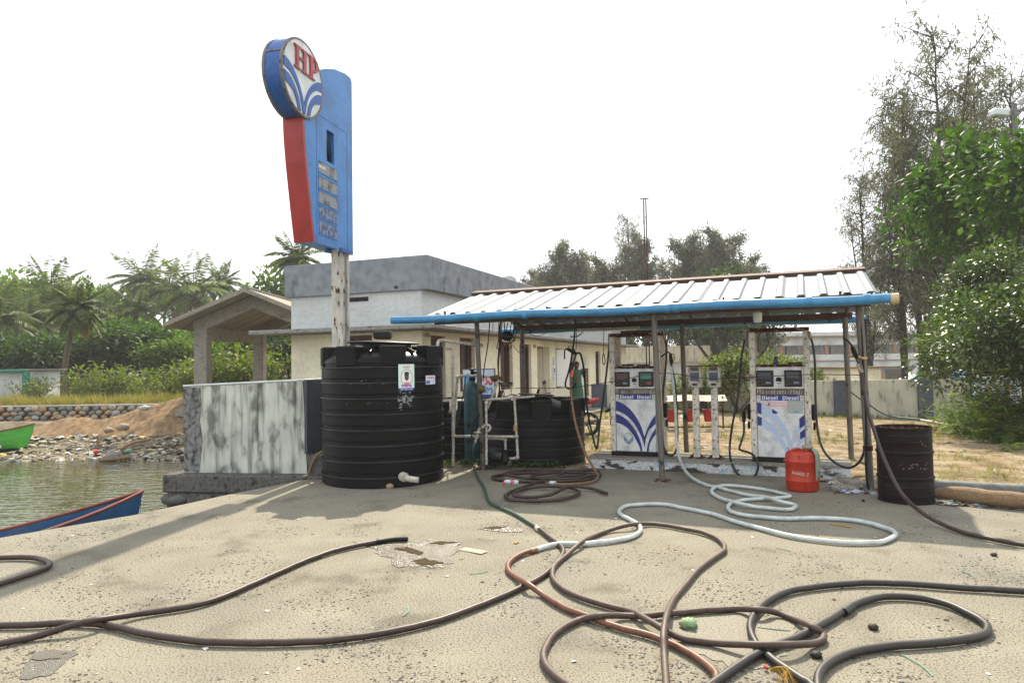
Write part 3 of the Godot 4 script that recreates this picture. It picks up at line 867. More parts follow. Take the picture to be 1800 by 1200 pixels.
	# low white outbuilding behind pump and mast
	var lb := thing("flat_roofed_outbuilding", "low white flat roofed building with two small square windows behind the left pump", "building", Vector3(8.6, -0.5, -40), 0)
	var lm := MB.new()
	lm.at(Vector3(-2.6, 0, 2.0))
	holed(lm, 4.8, 0.0, 2.15, 0.2, [[0.25, 0.7, 1.45, 1.95], [1.55, 2.0, 1.45, 1.95]])
	lm.at(Vector3.ZERO).box(Vector3(-2.7, 1.07, -1.0), Vector3(0.2, 2.15, 6)).box(Vector3(2.3, 1.07, -1.0), Vector3(0.2, 2.15, 6))
	obj("wall", lm, m.white_wall, lb)
	obj("parapet", MB.new().box(Vector3(-0.2, 2.6, -1.0), Vector3(5.2, 0.9, 6.3)), m.boundary, lb)
	for x in [-2.125, -0.825]: obj("window", MB.new().box(Vector3(x, 1.7, 1.9), Vector3(0.45, 0.5, 0.05)), m.boundary_pier, lb)
	# two-storey school far behind the yard
	var sc := thing("school_building", "long pale two storey building with brick red pillars along its upper gallery", "building", Vector3(30.2, -2.2, -84.0), 0)
	obj("wall", MB.new().box(Vector3(11.5, 3.6, -5), Vector3(24, 7.0, 6)), m.white_wall, sc)
	obj("roof", MB.new().box(Vector3(11.5, 7.0, -3.4), Vector3(25, 0.5, 9.5), 0.04), m.white_wall, sc)
	obj("roof_line", MB.new().box(Vector3(11.5, 6.69, -3.4), Vector3(24.9, 0.07, 9.4)), mat(Color(0.62, 0.45, 0.38), 0.8), sc)
	obj("beam", MB.new().box(Vector3(11.5, 6.14, 0.6), Vector3(24, 0.98, 0.3)), m.white_wall, sc)
	obj("gallery_wall", MB.new().box(Vector3(11.5, 4.15, 0.6), Vector3(24, 0.72, 0.3)), m.white_wall, sc)
	obj("gallery_floor", MB.new().box(Vector3(11.5, 3.73, -0.5), Vector3(24, 0.07, 2.9)), mat(Color(0.62, 0.45, 0.38), 0.8), sc)
	obj("lower_beam", MB.new().box(Vector3(11.5, 3.3, 0.6), Vector3(24, 0.74, 0.3)), m.white_wall, sc)
	for k in 9:
		var x := 2.6 + k * 2.78
		obj("pillar", MB.new().box(Vector3(x, 5.1, 0.62), Vector3(0.34, 1.2, 0.36)), mat(Color(0.58, 0.36, 0.30), 0.8) if k == 0 else sc.get_node("pillar").material_override, sc)
		for j in 2:
			var wn := MB.new()
			wn.box(Vector3(x + 0.62 + 1.05 * j, 5.0, -1.98), Vector3([0.45, 1.05][j], 1.15, 0.06))
			obj("window", wn, m.glass, sc)
			if j == 1:
				var bars := MB.new()
				for q in 2: bars.box(Vector3(x + 1.5 + 0.35 * q, 5.0, -1.94), Vector3(0.06, 1.15, 0.04))
				obj("window_bars", bars, m.white, sc)
		obj("opening", MB.new().box(Vector3(x + 1.2, 1.4, -1.97), Vector3(1.9, 2.2, 0.06)), m.glass, sc)
	# tarpaulin shelters beyond the wall
	tent("tarpaulin_tent", "silvery white tarpaulin shelter behind the yard wall", Vector3(11.2, -0.6, -29), 4.2, 2.0, 3.0, [m.tarp_white], 0.25)
	tent("tarpaulin_tent", "bright blue tarpaulin tent left of the yellow one behind the wall", Vector3(15.2, -0.7, -30), 2.6, 1.75, 2.4, [m.tarp_blue], 0.5)
	tent("tarpaulin_tent", "yellow ochre tarpaulin heap peaking over the wall", Vector3(14.9, -0.8, -26.6), 2.9, 2.0, 1.8, [m.tarp_yellow], 0.42)
	tent("tarpaulin_tent", "large blue and white striped tarpaulin tent under the trees", Vector3(19.9, -0.8, -31), 7.2, 3.1, 4.0, [m.tarp_white, m.tarp_blue], 0.62)
	tent("tarpaulin_bundle", "low tan tarpaulin bundle just over the wall", Vector3(12.1, -0.8, -25.8), 1.9, 1.68, 1.0, [m.tarp_yellow], 0.6)
	# excavator arm behind the wall
	var ex := thing("excavator", "orange excavator arm bent over the yard wall right of the pump", "excavator", Vector3(13.0, -0.9, -33), 10)
	obj("boom", MB.new().at(Vector3(-0.35, 1.9, 0), Basis(Vector3.BACK, 0.95)).box(Vector3.ZERO, Vector3(2.0, 0.36, 0.3), 0.05), m.orange, ex)
	obj("arm", MB.new().at(Vector3(0.75, 1.95, 0), Basis(Vector3.BACK, -0.85)).box(Vector3.ZERO, Vector3(1.7, 0.3, 0.26), 0.05), m.orange, ex)
	obj("bucket", MB.new().at(Vector3(1.35, 1.1, 0)).prism([Vector2(-0.3, 0), Vector2(0.3, 0.1), Vector2(0.35, 0.6), Vector2(-0.1, 0.55)], 0.3, 0.6), m.tin, ex)
	obj("cab", MB.new().box(Vector3(-1.5, 0.9, -0.4), Vector3(1.3, 1.5, 1.3), 0.08), m.orange, ex)
	obj("track", MB.new().box(Vector3(-1.3, 0.25, 0), Vector3(2.6, 0.5, 0.5), 0.2).box(Vector3(-1.3, 0.25, -1.4), Vector3(2.6, 0.5, 0.5), 0.2), m.black, ex)
	var sh2 := thing("yellow_shed", "small pale yellow shed with a flat roof behind the yard wall", "shed", Vector3(13.6, -0.7, -27.4), 5)
	obj("wall", MB.new().box(Vector3(0, 1.0, 0), Vector3(1.5, 2.0, 1.5)), m.cream, sh2)
	obj("roof", MB.new().box(Vector3(0, 2.03, 0), Vector3(1.8, 0.06, 1.8)), m.timber, sh2)
	var pb2 := thing("painted_board", "white board with a yellow ring and blue base behind the yard wall's end", "board", Vector3(17.9, -0.7, -25.2), -10)
	obj("panel", MB.new().box(Vector3(0, 0.9, 0), Vector3(1.5, 1.5, 0.06), 0.01), m.sign_white, pb2)
	var ring := MB.new()
	for k in 20:
		var a := TAU * k / 20.0; var a2 := TAU * (k + 1) / 20.0
		ring.q(Vector3(cos(a) * 0.3, 1.1 + sin(a) * 0.42, 0.034), Vector3(cos(a) * 0.38, 1.1 + sin(a) * 0.5, 0.034), Vector3(cos(a2) * 0.38, 1.1 + sin(a2) * 0.5, 0.034), Vector3(cos(a2) * 0.3, 1.1 + sin(a2) * 0.42, 0.034))
	obj("ring_print", ring, mat(Color(0.72, 0.55, 0.25), 0.7), pb2)
	obj("blue_base", MB.new().box(Vector3(0, 0.3, 0.036), Vector3(1.48, 0.28, 0.006)), m.navy, pb2)
	obj("post", MB.new().box(Vector3(-0.95, 1.0, 0), Vector3(0.12, 2.2, 0.12)), m.bark_dark, pb2)
	# rusty mast and the floodlight pole
	var ma := thing("rusty_mast", "tall thin double rusty mast rising behind the canopy", "mast", Vector3(6.35, -0.5, -32), 0)
	var dull := mat(Color(0.45, 0.34, 0.27), 0.85, {a = m.rusty.albedo_texture, s = Vector3(0.6, 0.15, 0.6)})
	obj("pipe", MB.new().tube([Vector3(-0.07, 0, 0), Vector3(-0.02, 9.9, 0)], 0.032), dull, ma)
	obj("pipe", MB.new().tube([Vector3(0.09, 0, 0), Vector3(0.08, 9.9, 0)], 0.03), dull, ma)
	obj("top_bracket", MB.new().box(Vector3(0.02, 9.9, 0), Vector3(0.4, 0.05, 0.05)), m.rusty, ma)
	var fl := thing("floodlight_pole", "tall grey steel pole with floodlights at its head among the right trees", "lamp post", Vector3(16.55, -0.7, -22), 0)
	obj("pole", MB.new().tube([Vector3(0, 0, 0), Vector3(-0.03, 10.6, 0)], [0.09, 0.07], 10), m.steel, fl)
	obj("crossarm", MB.new().at(Vector3(0, 10.35, 0), Basis(Vector3.BACK, 0.18)).box(Vector3.ZERO, Vector3(1.5, 0.07, 0.07)), m.steel, fl)
	for k in 2:
		var hd := MB.new()
		hd.at(Vector3([-0.62, 0.35][k], [10.25, 10.75][k], 0.1), Basis(Vector3.BACK, [-0.1, 0.5][k])).box(Vector3.ZERO, Vector3(0.5, 0.24, 0.34), 0.04)
		for q in 4: hd.box(Vector3(-0.15 + q * 0.1, 0.14, -0.05), Vector3(0.02, 0.06, 0.26))
		obj("floodlight", hd, m.sign_white, fl)


func tent(called: String, label: String, p: Vector3, w: float, h: float, d: float, mats: Array, peak: float) -> void:
	var o := thing(called, label, "tarpaulin", p, R(-8, 8))
	var n := 14
	var top := Vector3(w * (peak - 0.5), h, -d * 0.4)
	for k in n:
		var b := MB.new()
		var rim := func(i: int) -> Vector3:
			var a := TAU * i / n
			return Vector3(cos(a) * w * 0.5, h * 0.22 + 0.1 * sin(i * 2.3), sin(a) * d * 0.5 - d * 0.4)
		var rows := 5
		for j in rows:
			var f0 := float(j) / rows; var f1 := float(j + 1) / rows
			var c := func(i: int, f: float) -> Vector3:
				var q: Vector3 = top.lerp(rim.call(i), f)
				q.y -= 0.16 * h * sin(f * PI) - 0.05 * h * sin(i * 1.7 + f * 5.0)
				return q
			b.q(c.call(k, f0), c.call(k, f1), c.call(k + 1, f1), c.call(k + 1, f0))
		var a1: Vector3 = rim.call(k); var a2: Vector3 = rim.call(k + 1)
		b.q(a1, Vector3(a1.x, 0, a1.z), Vector3(a2.x, 0, a2.z), a2)
		obj("tarpaulin_panel", b, mats[k % mats.size()], o)
	obj("tent_pole", MB.new().tube([Vector3(top.x, 0, top.z), top + Vector3(0, 0.04, 0)], 0.04, 6), m.bark, o)


# surface nets over a field made of tapered capsules [a, b, ra, rb] joined smoothly
func body(b: MB, caps: Array, lo: Vector3, hi: Vector3, cell: float, k := 0.035) -> void:
	var nx := int((hi.x - lo.x) / cell) + 2; var ny := int((hi.y - lo.y) / cell) + 2; var nzz := int((hi.z - lo.z) / cell) + 2
	var f := PackedFloat32Array()
	f.resize(nx * ny * nzz)
	f.fill(1.0)
	for c in caps:
		var a: Vector3 = c[0]; var d: Vector3 = c[1] - c[0]
		var l2 := maxf(d.length_squared(), 1e-8)
		var rm := maxf(c[2], c[3]) + 0.09
		var mn: Vector3 = (a.min(c[1]) - Vector3.ONE * rm - lo) / cell
		var mx: Vector3 = (a.max(c[1]) + Vector3.ONE * rm - lo) / cell
		for z in range(maxi(0, int(mn.z)), mini(nzz, int(mx.z) + 2)):
			for y in range(maxi(0, int(mn.y)), mini(ny, int(mx.y) + 2)):
				for x in range(maxi(0, int(mn.x)), mini(nx, int(mx.x) + 2)):
					var p := lo + Vector3(x, y, z) * cell
					var t := clampf((p - a).dot(d) / l2, 0, 1)
					var s: float = p.distance_to(a + d * t) - lerpf(c[2], c[3], t)
					var i := x + nx * (y + ny * z)
					var h := clampf(0.5 + 0.5 * (f[i] - s) / k, 0, 1)
					f[i] = lerpf(f[i], s, h) - k * h * (1 - h)
	var id := {}
	for z in nzz - 1:
		for y in ny - 1:
			for x in nx - 1:
				var i := x + nx * (y + ny * z)
				var inside := 0
				var sum := Vector3.ZERO
				var cnt := 0
				var vals := []
				for q in 8: vals.append(f[i + (q & 1) + nx * (((q >> 1) & 1) + ny * (q >> 2))])
				for q in 8: inside += 1 if vals[q] < 0 else 0
				if inside == 0 or inside == 8: continue
				for e in [[0, 1], [2, 3], [4, 5], [6, 7], [0, 2], [1, 3], [4, 6], [5, 7], [0, 4], [1, 5], [2, 6], [3, 7]]:
					if (vals[e[0]] < 0) != (vals[e[1]] < 0):
						var t: float = vals[e[0]] / (vals[e[0]] - vals[e[1]])
						var pa := Vector3(e[0] & 1, (e[0] >> 1) & 1, e[0] >> 2)
						var pb := Vector3(e[1] & 1, (e[1] >> 1) & 1, e[1] >> 2)
						sum += pa.lerp(pb, t); cnt += 1
				var g := Vector3(vals[1] + vals[3] + vals[5] + vals[7] - vals[0] - vals[2] - vals[4] - vals[6], vals[2] + vals[3] + vals[6] + vals[7] - vals[0] - vals[1] - vals[4] - vals[5], vals[4] + vals[5] + vals[6] + vals[7] - vals[0] - vals[1] - vals[2] - vals[3])
				id[i] = b.vert(lo + (Vector3(x, y, z) + sum / cnt) * cell, g.normalized())
	for i in id:
		var x: int = i % nx; var y: int = (i / nx) % ny; var z: int = i / (nx * ny)
		for ax in 3:
			var st: int = [1, nx, nx * ny][ax]; var s1: int = [nx, nx * ny, 1][ax]; var s2: int = [nx * ny, 1, nx][ax]
			if [y, z, x][ax] == 0 or [z, x, y][ax] == 0: continue
			if (f[i] < 0) != (f[i + st] < 0):
				if id.has(i - s1) and id.has(i - s2) and id.has(i - s1 - s2):
					var w := [id[i], id[i - s1], id[i - s1 - s2], id[i - s2]]
					if f[i] < 0: b.ix.append_array([w[0], w[2], w[1], w[0], w[3], w[2]])
					else: b.ix.append_array([w[0], w[1], w[2], w[0], w[2], w[3]])


func person() -> void:
	var p := thing("person", "person in a long green dress leaning in the dark office doorway", "person", Vector3(2.28, 0.12, -24.2), 0)
	var s := MB.new()
	var V := func(x, y, z): return Vector3(x, y, z)
	body(s, [[V.call(0, 1.30, 0), V.call(0, 1.38, 0.01), 0.05, 0.045], [V.call(0, 1.46, 0.01), V.call(0, 1.50, 0.0), 0.085, 0.08],
		[V.call(-0.14, 1.26, 0), V.call(0.14, 1.26, 0), 0.06, 0.06], [V.call(0, 1.2, 0), V.call(0, 0.85, 0), 0.12, 0.13],
		[V.call(0.16, 1.26, 0), V.call(0.27, 1.03, 0.02), 0.045, 0.036], [V.call(0.27, 1.03, 0.02), V.call(0.2, 1.28, 0.12), 0.035, 0.026], [V.call(0.2, 1.28, 0.12), V.call(0.18, 1.36, 0.12), 0.028, 0.02],
		[V.call(-0.16, 1.26, 0), V.call(-0.21, 1.0, 0.02), 0.045, 0.036], [V.call(-0.21, 1.0, 0.02), V.call(-0.19, 0.77, 0.06), 0.034, 0.024], [V.call(-0.19, 0.77, 0.06), V.call(-0.185, 0.66, 0.07), 0.028, 0.016],
		[V.call(0.08, 0.85, 0), V.call(0.08, 0.08, 0), 0.08, 0.04], [V.call(-0.08, 0.85, 0), V.call(-0.08, 0.08, 0), 0.08, 0.04], [V.call(0.08, 0.04, 0), V.call(0.08, 0.03, 0.14), 0.035, 0.03], [V.call(-0.08, 0.04, 0), V.call(-0.08, 0.03, 0.14), 0.035, 0.03],
		[V.call(0, 1.46, 0.09), V.call(0, 1.445, 0.105), 0.014, 0.016]], Vector3(-0.32, -0.02, -0.18), Vector3(0.36, 1.62, 0.24), 0.021)
	obj("body", s, mat(Color(0.36, 0.24, 0.18), 0.6), p)
	var d := MB.new()
	d.lathe([Vector2(0.13, 1.31), Vector2(0.165, 1.22), Vector2(0.155, 1.05), Vector2(0.16, 0.9), Vector2(0.2, 0.7), Vector2(0.24, 0.3), Vector2(0.27, 0.1)], 18)
	d.lathe([Vector2(0.06, 1.33), Vector2(0.13, 1.31)], 18)
	put(obj("dress", d, mat(Color(0.22, 0.38, 0.32), 0.85, {a = m.concrete.detail_albedo, s = 1.0}), p), Vector3.ZERO, Basis.from_scale(Vector3(1, 1, 0.78)))
	var hh := MB.new()
	hh.ball(Vector3(0, 1.52, -0.015), Vector3(0.098, 0.10, 0.10), 12).ball(Vector3(0, 1.40, -0.07), Vector3(0.06, 0.14, 0.05), 10)
	obj("hair", hh, m.black, p)
	for q in [-1, 1]: obj("eye", MB.new().ball(Vector3(0.032 * q, 1.475, 0.088), Vector3(0.011, 0.007, 0.006), 6), m.black, p)
	obj("mouth", MB.new().box(Vector3(0, 1.415, 0.09), Vector3(0.04, 0.008, 0.008)), m.red_bucket, p)


# the emblem inside a unit circle: two pairs of arcs that meet at the bottom
func emblem_bands() -> Array:
	var out := []
	var upper := [Vector2(-1.1, 0.28), Vector2(-0.75, 0.2), Vector2(-0.42, -0.02), Vector2(-0.18, -0.32), Vector2(0, -0.72), Vector2(0, -1.1), Vector2(-0.05, -1.0), Vector2(-0.16, -0.62), Vector2(-0.36, -0.30), Vector2(-0.7, -0.06), Vector2(-1.1, 0.0)]
	var lower := [Vector2(-1.1, -0.10), Vector2(-0.75, -0.16), Vector2(-0.45, -0.38), Vector2(-0.24, -0.68), Vector2(-0.12, -1.1), Vector2(-0.26, -1.1), Vector2(-0.36, -0.78), Vector2(-0.58, -0.50), Vector2(-1.1, -0.34)]
	var disc := PackedVector2Array()
	for k in 48: disc.append(Vector2(cos(TAU * k / 48), sin(TAU * k / 48)) * 0.985)
	for band in [upper, lower]:
		for s in [1, -1]:
			var p := PackedVector2Array()
			for v in smooth2(band): p.append(Vector2(v.x * s, v.y))
			for part in Geometry2D.intersect_polygons(p, disc): out.append(part)
	return out


func smooth2(p: Array) -> PackedVector2Array:
	var out := PackedVector2Array()
	for i in p.size():
		var a: Vector2 = p[i]; var b: Vector2 = p[(i + 1) % p.size()]
		if a.distance_to(b) < 0.2: out.append(a); continue
		var z: Vector2 = p[(i - 1 + p.size()) % p.size()]; var c: Vector2 = p[(i + 2) % p.size()]
		var sharp := absf((a - z).angle_to(b - a)) > 1.0 or absf((b - a).angle_to(c - b)) > 1.0
		for k in 3: out.append(a.lerp(b, k / 3.0) if sharp else a.cubic_interpolate(b, z, c, k / 3.0))
	return out


func pylon() -> void:
	var o := thing("price_pylon", "tall blue fuel price sign with red curved edge and round emblem on a rusty pole", "pylon sign", Vector3(-2.85, 0, -11.27), 76)
	var curve_l := [Vector2(-1.075, 5.52), Vector2(-1.05, 5.15), Vector2(-1.0, 4.78), Vector2(-0.94, 4.45), Vector2(-0.885, 4.15), Vector2(-0.83, 3.87), Vector2(-0.775, 3.6)]
	var body2 := PackedVector2Array(curve_l)
	body2.append_array([Vector2(0.50, 3.6), Vector2(0.50, 6.63), Vector2(0.45, 6.68), Vector2(0.25, 6.675), Vector2(-0.1, 6.60), Vector2(-0.4, 6.48), Vector2(-0.68, 6.34), Vector2(-0.72, 5.8)])
	# the front sheet is cut out for the square opening
	var hole := PackedVector2Array([Vector2(-0.385, 4.98), Vector2(-0.145, 4.98), Vector2(-0.145, 5.5), Vector2(-0.385, 5.5)])
	var back := MB.new()
	back.prism(body2, 0.10, 0.22)
	obj("case", back, m.sign_blue, o)
	var front := MB.new()
	for side in [-1, 1]:   # left and right halves round the opening
		var cutter := PackedVector2Array([Vector2(-0.265, 0), Vector2(5 * side, 0), Vector2(5 * side, 9), Vector2(-0.265, 9)])
		for part in Geometry2D.intersect_polygons(body2, cutter):
			for part2 in Geometry2D.clip_polygons(part, hole): front.prism(part2, 0.19, 0.088)
	obj("front_panel", front, m.sign_blue, o)
	obj("opening", MB.new().box(Vector3(-0.265, 5.24, 0.106), Vector3(0.25, 0.53, 0.006)), m.sign_navy, o)
	obj("opening_flap", MB.new().at(Vector3(-0.21, 5.2, 0.14), Basis(Vector3.BACK, 0.28)).box(Vector3.ZERO, Vector3(0.09, 0.56, 0.01)), m.black, o)
	var seam := MB.new()
	seam.box(Vector3(-0.705, 4.6, 0.1905), Vector3(0.008, 2.0, 0.004)).box(Vector3(-0.19, 5.65, 0.1905), Vector3(0.98, 0.01, 0.004)).box(Vector3(0.3, 4.62, 0.1905), Vector3(0.008, 2.04, 0.004))
	obj("seam", seam, m.sign_navy, o)
	var red := PackedVector2Array(curve_l)
	for k in range(curve_l.size() - 1, -1, -1): red.append(curve_l[k] + Vector2(-0.055, 0.0))
	obj("red_edge", MB.new().prism(red, 0.20, 0.335), m.sign_red, o)
	var rows := [[4.74, 4.91], [4.49, 4.67], [4.255, 4.435], [4.02, 4.20], [3.76, 3.96]]
	for k in 5:
		var y: float = (rows[k][0] + rows[k][1]) / 2; var h: float = rows[k][1] - rows[k][0]
		var pn := obj("price_panel", MB.new().box(Vector3(-0.35, y, 0.192), Vector3(0.58, h, 0.008), 0.003), m.faded if k < 3 else m.faded_blue, o)
		obj("frame", MB.new().box(Vector3(-0.35, y + h / 2 + 0.008, 0.193), Vector3(0.60, 0.014, 0.014)).box(Vector3(-0.35, y - h / 2 - 0.008, 0.193), Vector3(0.60, 0.014, 0.014)), m.sign_blue, pn)
		if k == 0:
			var tx := obj("lettering", text("Diesel", 0.055, 0.002), m.white, pn)
			put(tx, Vector3(-0.55, y + 0.01, 0.198))
	# round emblem box
	var dc := Vector3(-1.14, 6.01, 0.0)
	var ds := MB.new()
	ds.at(dc, Basis(Vector3.RIGHT, PI / 2)).lathe([Vector2(0, -0.08), Vector2(0.555, -0.08), Vector2(0.575, -0.06), Vector2(0.575, 0.2), Vector2(0.555, 0.22), Vector2(0, 0.22)], 48)
	var dd := obj("emblem_drum", ds, m.sign_navy, o)
	for z in [0.215, -0.07]:
		obj("rim", MB.new().at(dc + Vector3(0, 0, z), Basis(Vector3.RIGHT, PI / 2)).lathe([Vector2(0.55, 0.02), Vector2(0.583, 0.02), Vector2(0.586, 0.0), Vector2(0.583, -0.025), Vector2(0.55, -0.025)], 48), m.sign_rim, dd)
	obj("side_seam", MB.new().at(dc, Basis(Vector3.BACK, 2.75)).box(Vector3(0.577, 0, 0.06), Vector3(0.012, 0.03, 0.28)), m.sign_rim, dd)
	var circ := []
	for k in 48: circ.append(Vector2(dc.x + cos(TAU * k / 48) * 0.54, dc.y + sin(TAU * k / 48) * 0.552))
	var fc := obj("emblem_face", MB.new().prism(circ, 0.232, 0.01), m.sign_white, o)
	for band in emblem_bands():
		var pp := []
		for v in band: pp.append(Vector2(dc.x, dc.y) + v * 0.548)
		obj("blue_band", MB.new().prism(pp, 0.244, 0.011), m.sign_navy, fc)
	var hp := text("HP", 0.36, 0.02, true)
	put(obj("lettering", hp, m.sign_red, fc), Vector3(dc.x + 0.06, dc.y + 0.245, 0.25))
	for part in o.get_children(): part.position.z -= 0.19
	# pole of two channels
	for k in 2:
		var ch := MB.new()
		var x := -0.07 + k * 0.17
		ch.box(Vector3(x, 1.8, 0), Vector3(0.012, 3.6, 0.2)).box(Vector3(x + 0.034, 1.8, 0.095), Vector3(0.056, 3.6, 0.012)).box(Vector3(x + 0.034, 1.8, -0.095), Vector3(0.056, 3.6, 0.012))
		obj("pole", ch, m.pole, o)
	obj("pole_web", MB.new().box(Vector3(0.03, 1.79, 0), Vector3(0.1, 3.58, 0.03)), m.pole, o)
	obj("base_plate", MB.new().box(Vector3(0.02, 0.01, 0), Vector3(0.5, 0.03, 0.4)), m.rusty, o)
	for s in [-1, 1]: obj("bracket", MB.new().box(Vector3(0.02, 3.57, s * 0.12), Vector3(0.4, 0.06, 0.05)), m.sign_navy, o)


# a point of the canopy's own axes in the world
func sp(u: float, y: float, w: float) -> Vector3:
	return SHED + yaw(SHED_TURN) * Vector3(u, y, w)


func shed() -> void:
	var o := thing("canopy", "long low canopy of white ribbed metal sheets with a blue gutter pipe over the pumps", "canopy", SHED, SHED_TURN)
	var rw := -1.6; var ry := 2.95
	var pitch := 0.2632
	var u0 := -3.62
	# each slope is laid with seven ribbed sheets
	for slope in 2:
		var ez := 0.22 if slope == 0 else -3.42
		var ey := 2.455 if slope == 0 else 2.44
		for k in 6:
			var b := MB.new()
			var up := Vector3(0, absf(ez - rw), signf(ez - rw) * (ry - ey)).normalized()
			var prof := []
			for j in 4:
				var x := u0 + (k * 4 + j) * pitch
				prof.append_array([Vector2(x, 0), Vector2(x + pitch * 0.58, 0), Vector2(x + pitch * 0.68, 0.028), Vector2(x + pitch * 0.88, 0.028)])
			prof.append(Vector2(u0 + (k + 1) * 4 * pitch + 0.02, 0.0 if k < 5 else 0.0))
			var lift := 0.003 * (k % 2)
			for i in prof.size() - 1:
				var a: Vector2 = prof[i]; var c: Vector2 = prof[i + 1]
				var ea := Vector3(a.x, ey, ez) + up * (a.y + lift); var eb := Vector3(c.x, ey, ez) + up * (c.y + lift)
				var ra := Vector3(a.x, ry, rw) + up * (a.y + lift); var rb := Vector3(c.x, ry, rw) + up * (c.y + lift)
				if slope == 0: b.q(ea, eb, rb, ra)
				else: b.q(eb, ea, ra, rb)
			var so := obj("roof_sheet", b, m.sheet, o)
			if slope == 0:
				var sc := MB.new()
				for j in 4:
					for f in [0.12, 0.5, 0.88]:
						sc.at(Vector3(u0 + (k * 4 + j) * pitch + pitch * 0.4, lerpf(ey, ry, f), lerpf(ez, rw, f)) + up * 0.004, Basis(Vector3.RIGHT, 0.27)).box(Vector3.ZERO, Vector3(0.009, 0.005, 0.009))
				obj("screws", sc, m.rusty, so)
	var cap := MB.new()
	for s in [1, -1]:
		cap.at(Vector3(-0.46, ry + 0.012, rw + s * 0.085), Basis(Vector3.RIGHT, s * 0.274)).box(Vector3.ZERO, Vector3(6.36, 0.05, 0.19))
	obj("ridge_cap", cap, m.brownsteel, o)
	# gutters of blue pipe with sleeves
	for g in 2:
		var z: float = [0.27, -3.5][g]
		var y: float = [2.385, 2.345][g]
		var pts := []
		for k in 15:
			var u := lerpf([-4.23, -3.95][g], 2.86, k / 14.0)
			pts.append(Vector3(u, y - 0.012 * sin(k * 1.1) - 0.01 * (k / 14.0) + 0.01, z))
		var gp := obj("gutter_pipe", MB.new().tube(pts, 0.060, 16), m.bluepipe, o)
		for u in ([-2.74, -1.95, 0.14, 0.25, 1.9, 2.55] if g == 0 else [-2.0, 1.0]):
			obj("sleeve", MB.new().tube([Vector3(u, y, z), Vector3(u + 0.075, y, z)], 0.0645, 16), mat(Color(0.16, 0.50, 0.62), 0.5) if g == 0 and u == -2.74 else m.bluepipe, gp)
		if g == 0: obj("end_cap", MB.new().tube([Vector3(2.84, y - 0.01, z), Vector3(2.93, y - 0.01, z)], 0.065, 16), mat(Color(0.72, 0.64, 0.48), 0.6), gp)
		for u in ([-3.3, -1.6, 0.9, 2.3]):
			obj("strap", MB.new().box(Vector3(u, y + 0.04, z - signf(z + 1) * 0.07), Vector3(0.03, 0.16, 0.012)), m.brownsteel, gp)
	# posts, beams, rafters and purlins
	for k in 3:
		var u: float = [-2.87, 0.0, 2.585][k]; var w: float = [-0.22, 0.0, -0.08][k]
		var po := obj("post", MB.new().tube([Vector3(u, -0.02, w), Vector3(u - 0.06, 2.36, w + 0.05)], [0.038, 0.040, 0.047][k], 12), m.post, o)
		obj("base_plate", MB.new().at(Vector3(u, 0.006, w)).box(Vector3.ZERO, Vector3(0.2, 0.012, 0.2)), m.rusty, po)
		if k == 2: obj("clip", MB.new().tube([Vector3(u - 0.012, 0.5, w), Vector3(u - 0.014, 0.56, w)], 0.06, 12), m.rusty, po)
	for p in [Vector3(-3.352, 0.968, -3.2), Vector3(-0.158, 0.983, -3.2), Vector3(2.558, 0.996, -3.2)]:
		obj("post", MB.new().tube([Vector3(p.x, -0.25, -3.2), Vector3(p.x - 0.03, 2.36, -3.2)], 0.045, 10), m.post, o)
	obj("eave_beam", MB.new().box(Vector3(-0.46, 2.39, -3.22), Vector3(6.2, 0.11, 0.07)), m.brownsteel, o)
	obj("eave_beam", MB.new().box(Vector3(-0.46, 2.345, 0.06), Vector3(6.2, 0.07, 0.05)), m.brownsteel, o)
	for u in [-3.4, -2.9, -1.2, 0.0, 1.3, 2.55]:
		var rf := MB.new()
		for s in 2:
			var a := Vector3(u, 2.39, [0.1, -3.3][s]); var c := Vector3(u, ry - 0.06, rw)
			rf.tube([a, c], 0.03, 4)
		obj("rafter", rf, m.brownsteel, o)
	for k in 6:
		var f: float = [0.25, 0.62, 0.95, 0.25, 0.62, 0.95][k]
		var z := lerpf([0.22, -3.42][k / 3], rw, f)
		obj("purlin", MB.new().box(Vector3(-0.46, lerpf(2.44, ry, f) - 0.03, z), Vector3(6.3, 0.035, 0.035)), m.brownsteel, o)
	# lamps under the roof
	var la := thing("canopy_lamp", "white bulkhead lamp hanging under the canopy edge above the right pump", "lamp", Vector3(3.479, 2.279, -9.634), SHED_TURN)
	obj("glass_cover", MB.new().lathe([Vector2(0, -0.09), Vector2(0.05, -0.085), Vector2(0.06, -0.05), Vector2(0.06, 0.05), Vector2(0.0, 0.06)], 14), m.white, la)
	obj("socket", MB.new().lathe([Vector2(0.035, 0.06), Vector2(0.035, 0.22), Vector2(0, 0.22)], 10), m.pvc, la)
	var tl := thing("tube_light", "slim unlit tube light fixed along the canopy's back beam", "lamp", sp(-1.6, 2.315, -3.17), SHED_TURN)
	obj("batten", MB.new().box(Vector3.ZERO, Vector3(1.25, 0.045, 0.05), 0.006), m.pvc, tl)
	obj("tube", MB.new().tube([Vector3(-0.58, -0.035, 0.03), Vector3(0.58, -0.035, 0.03)], 0.013, 8), m.white, tl)
	# cables that hang from the gutter's left part
	var cb := thing("hanging_cables", "tangle of black and grey cables hanging from the canopy beside its left post", "cables")
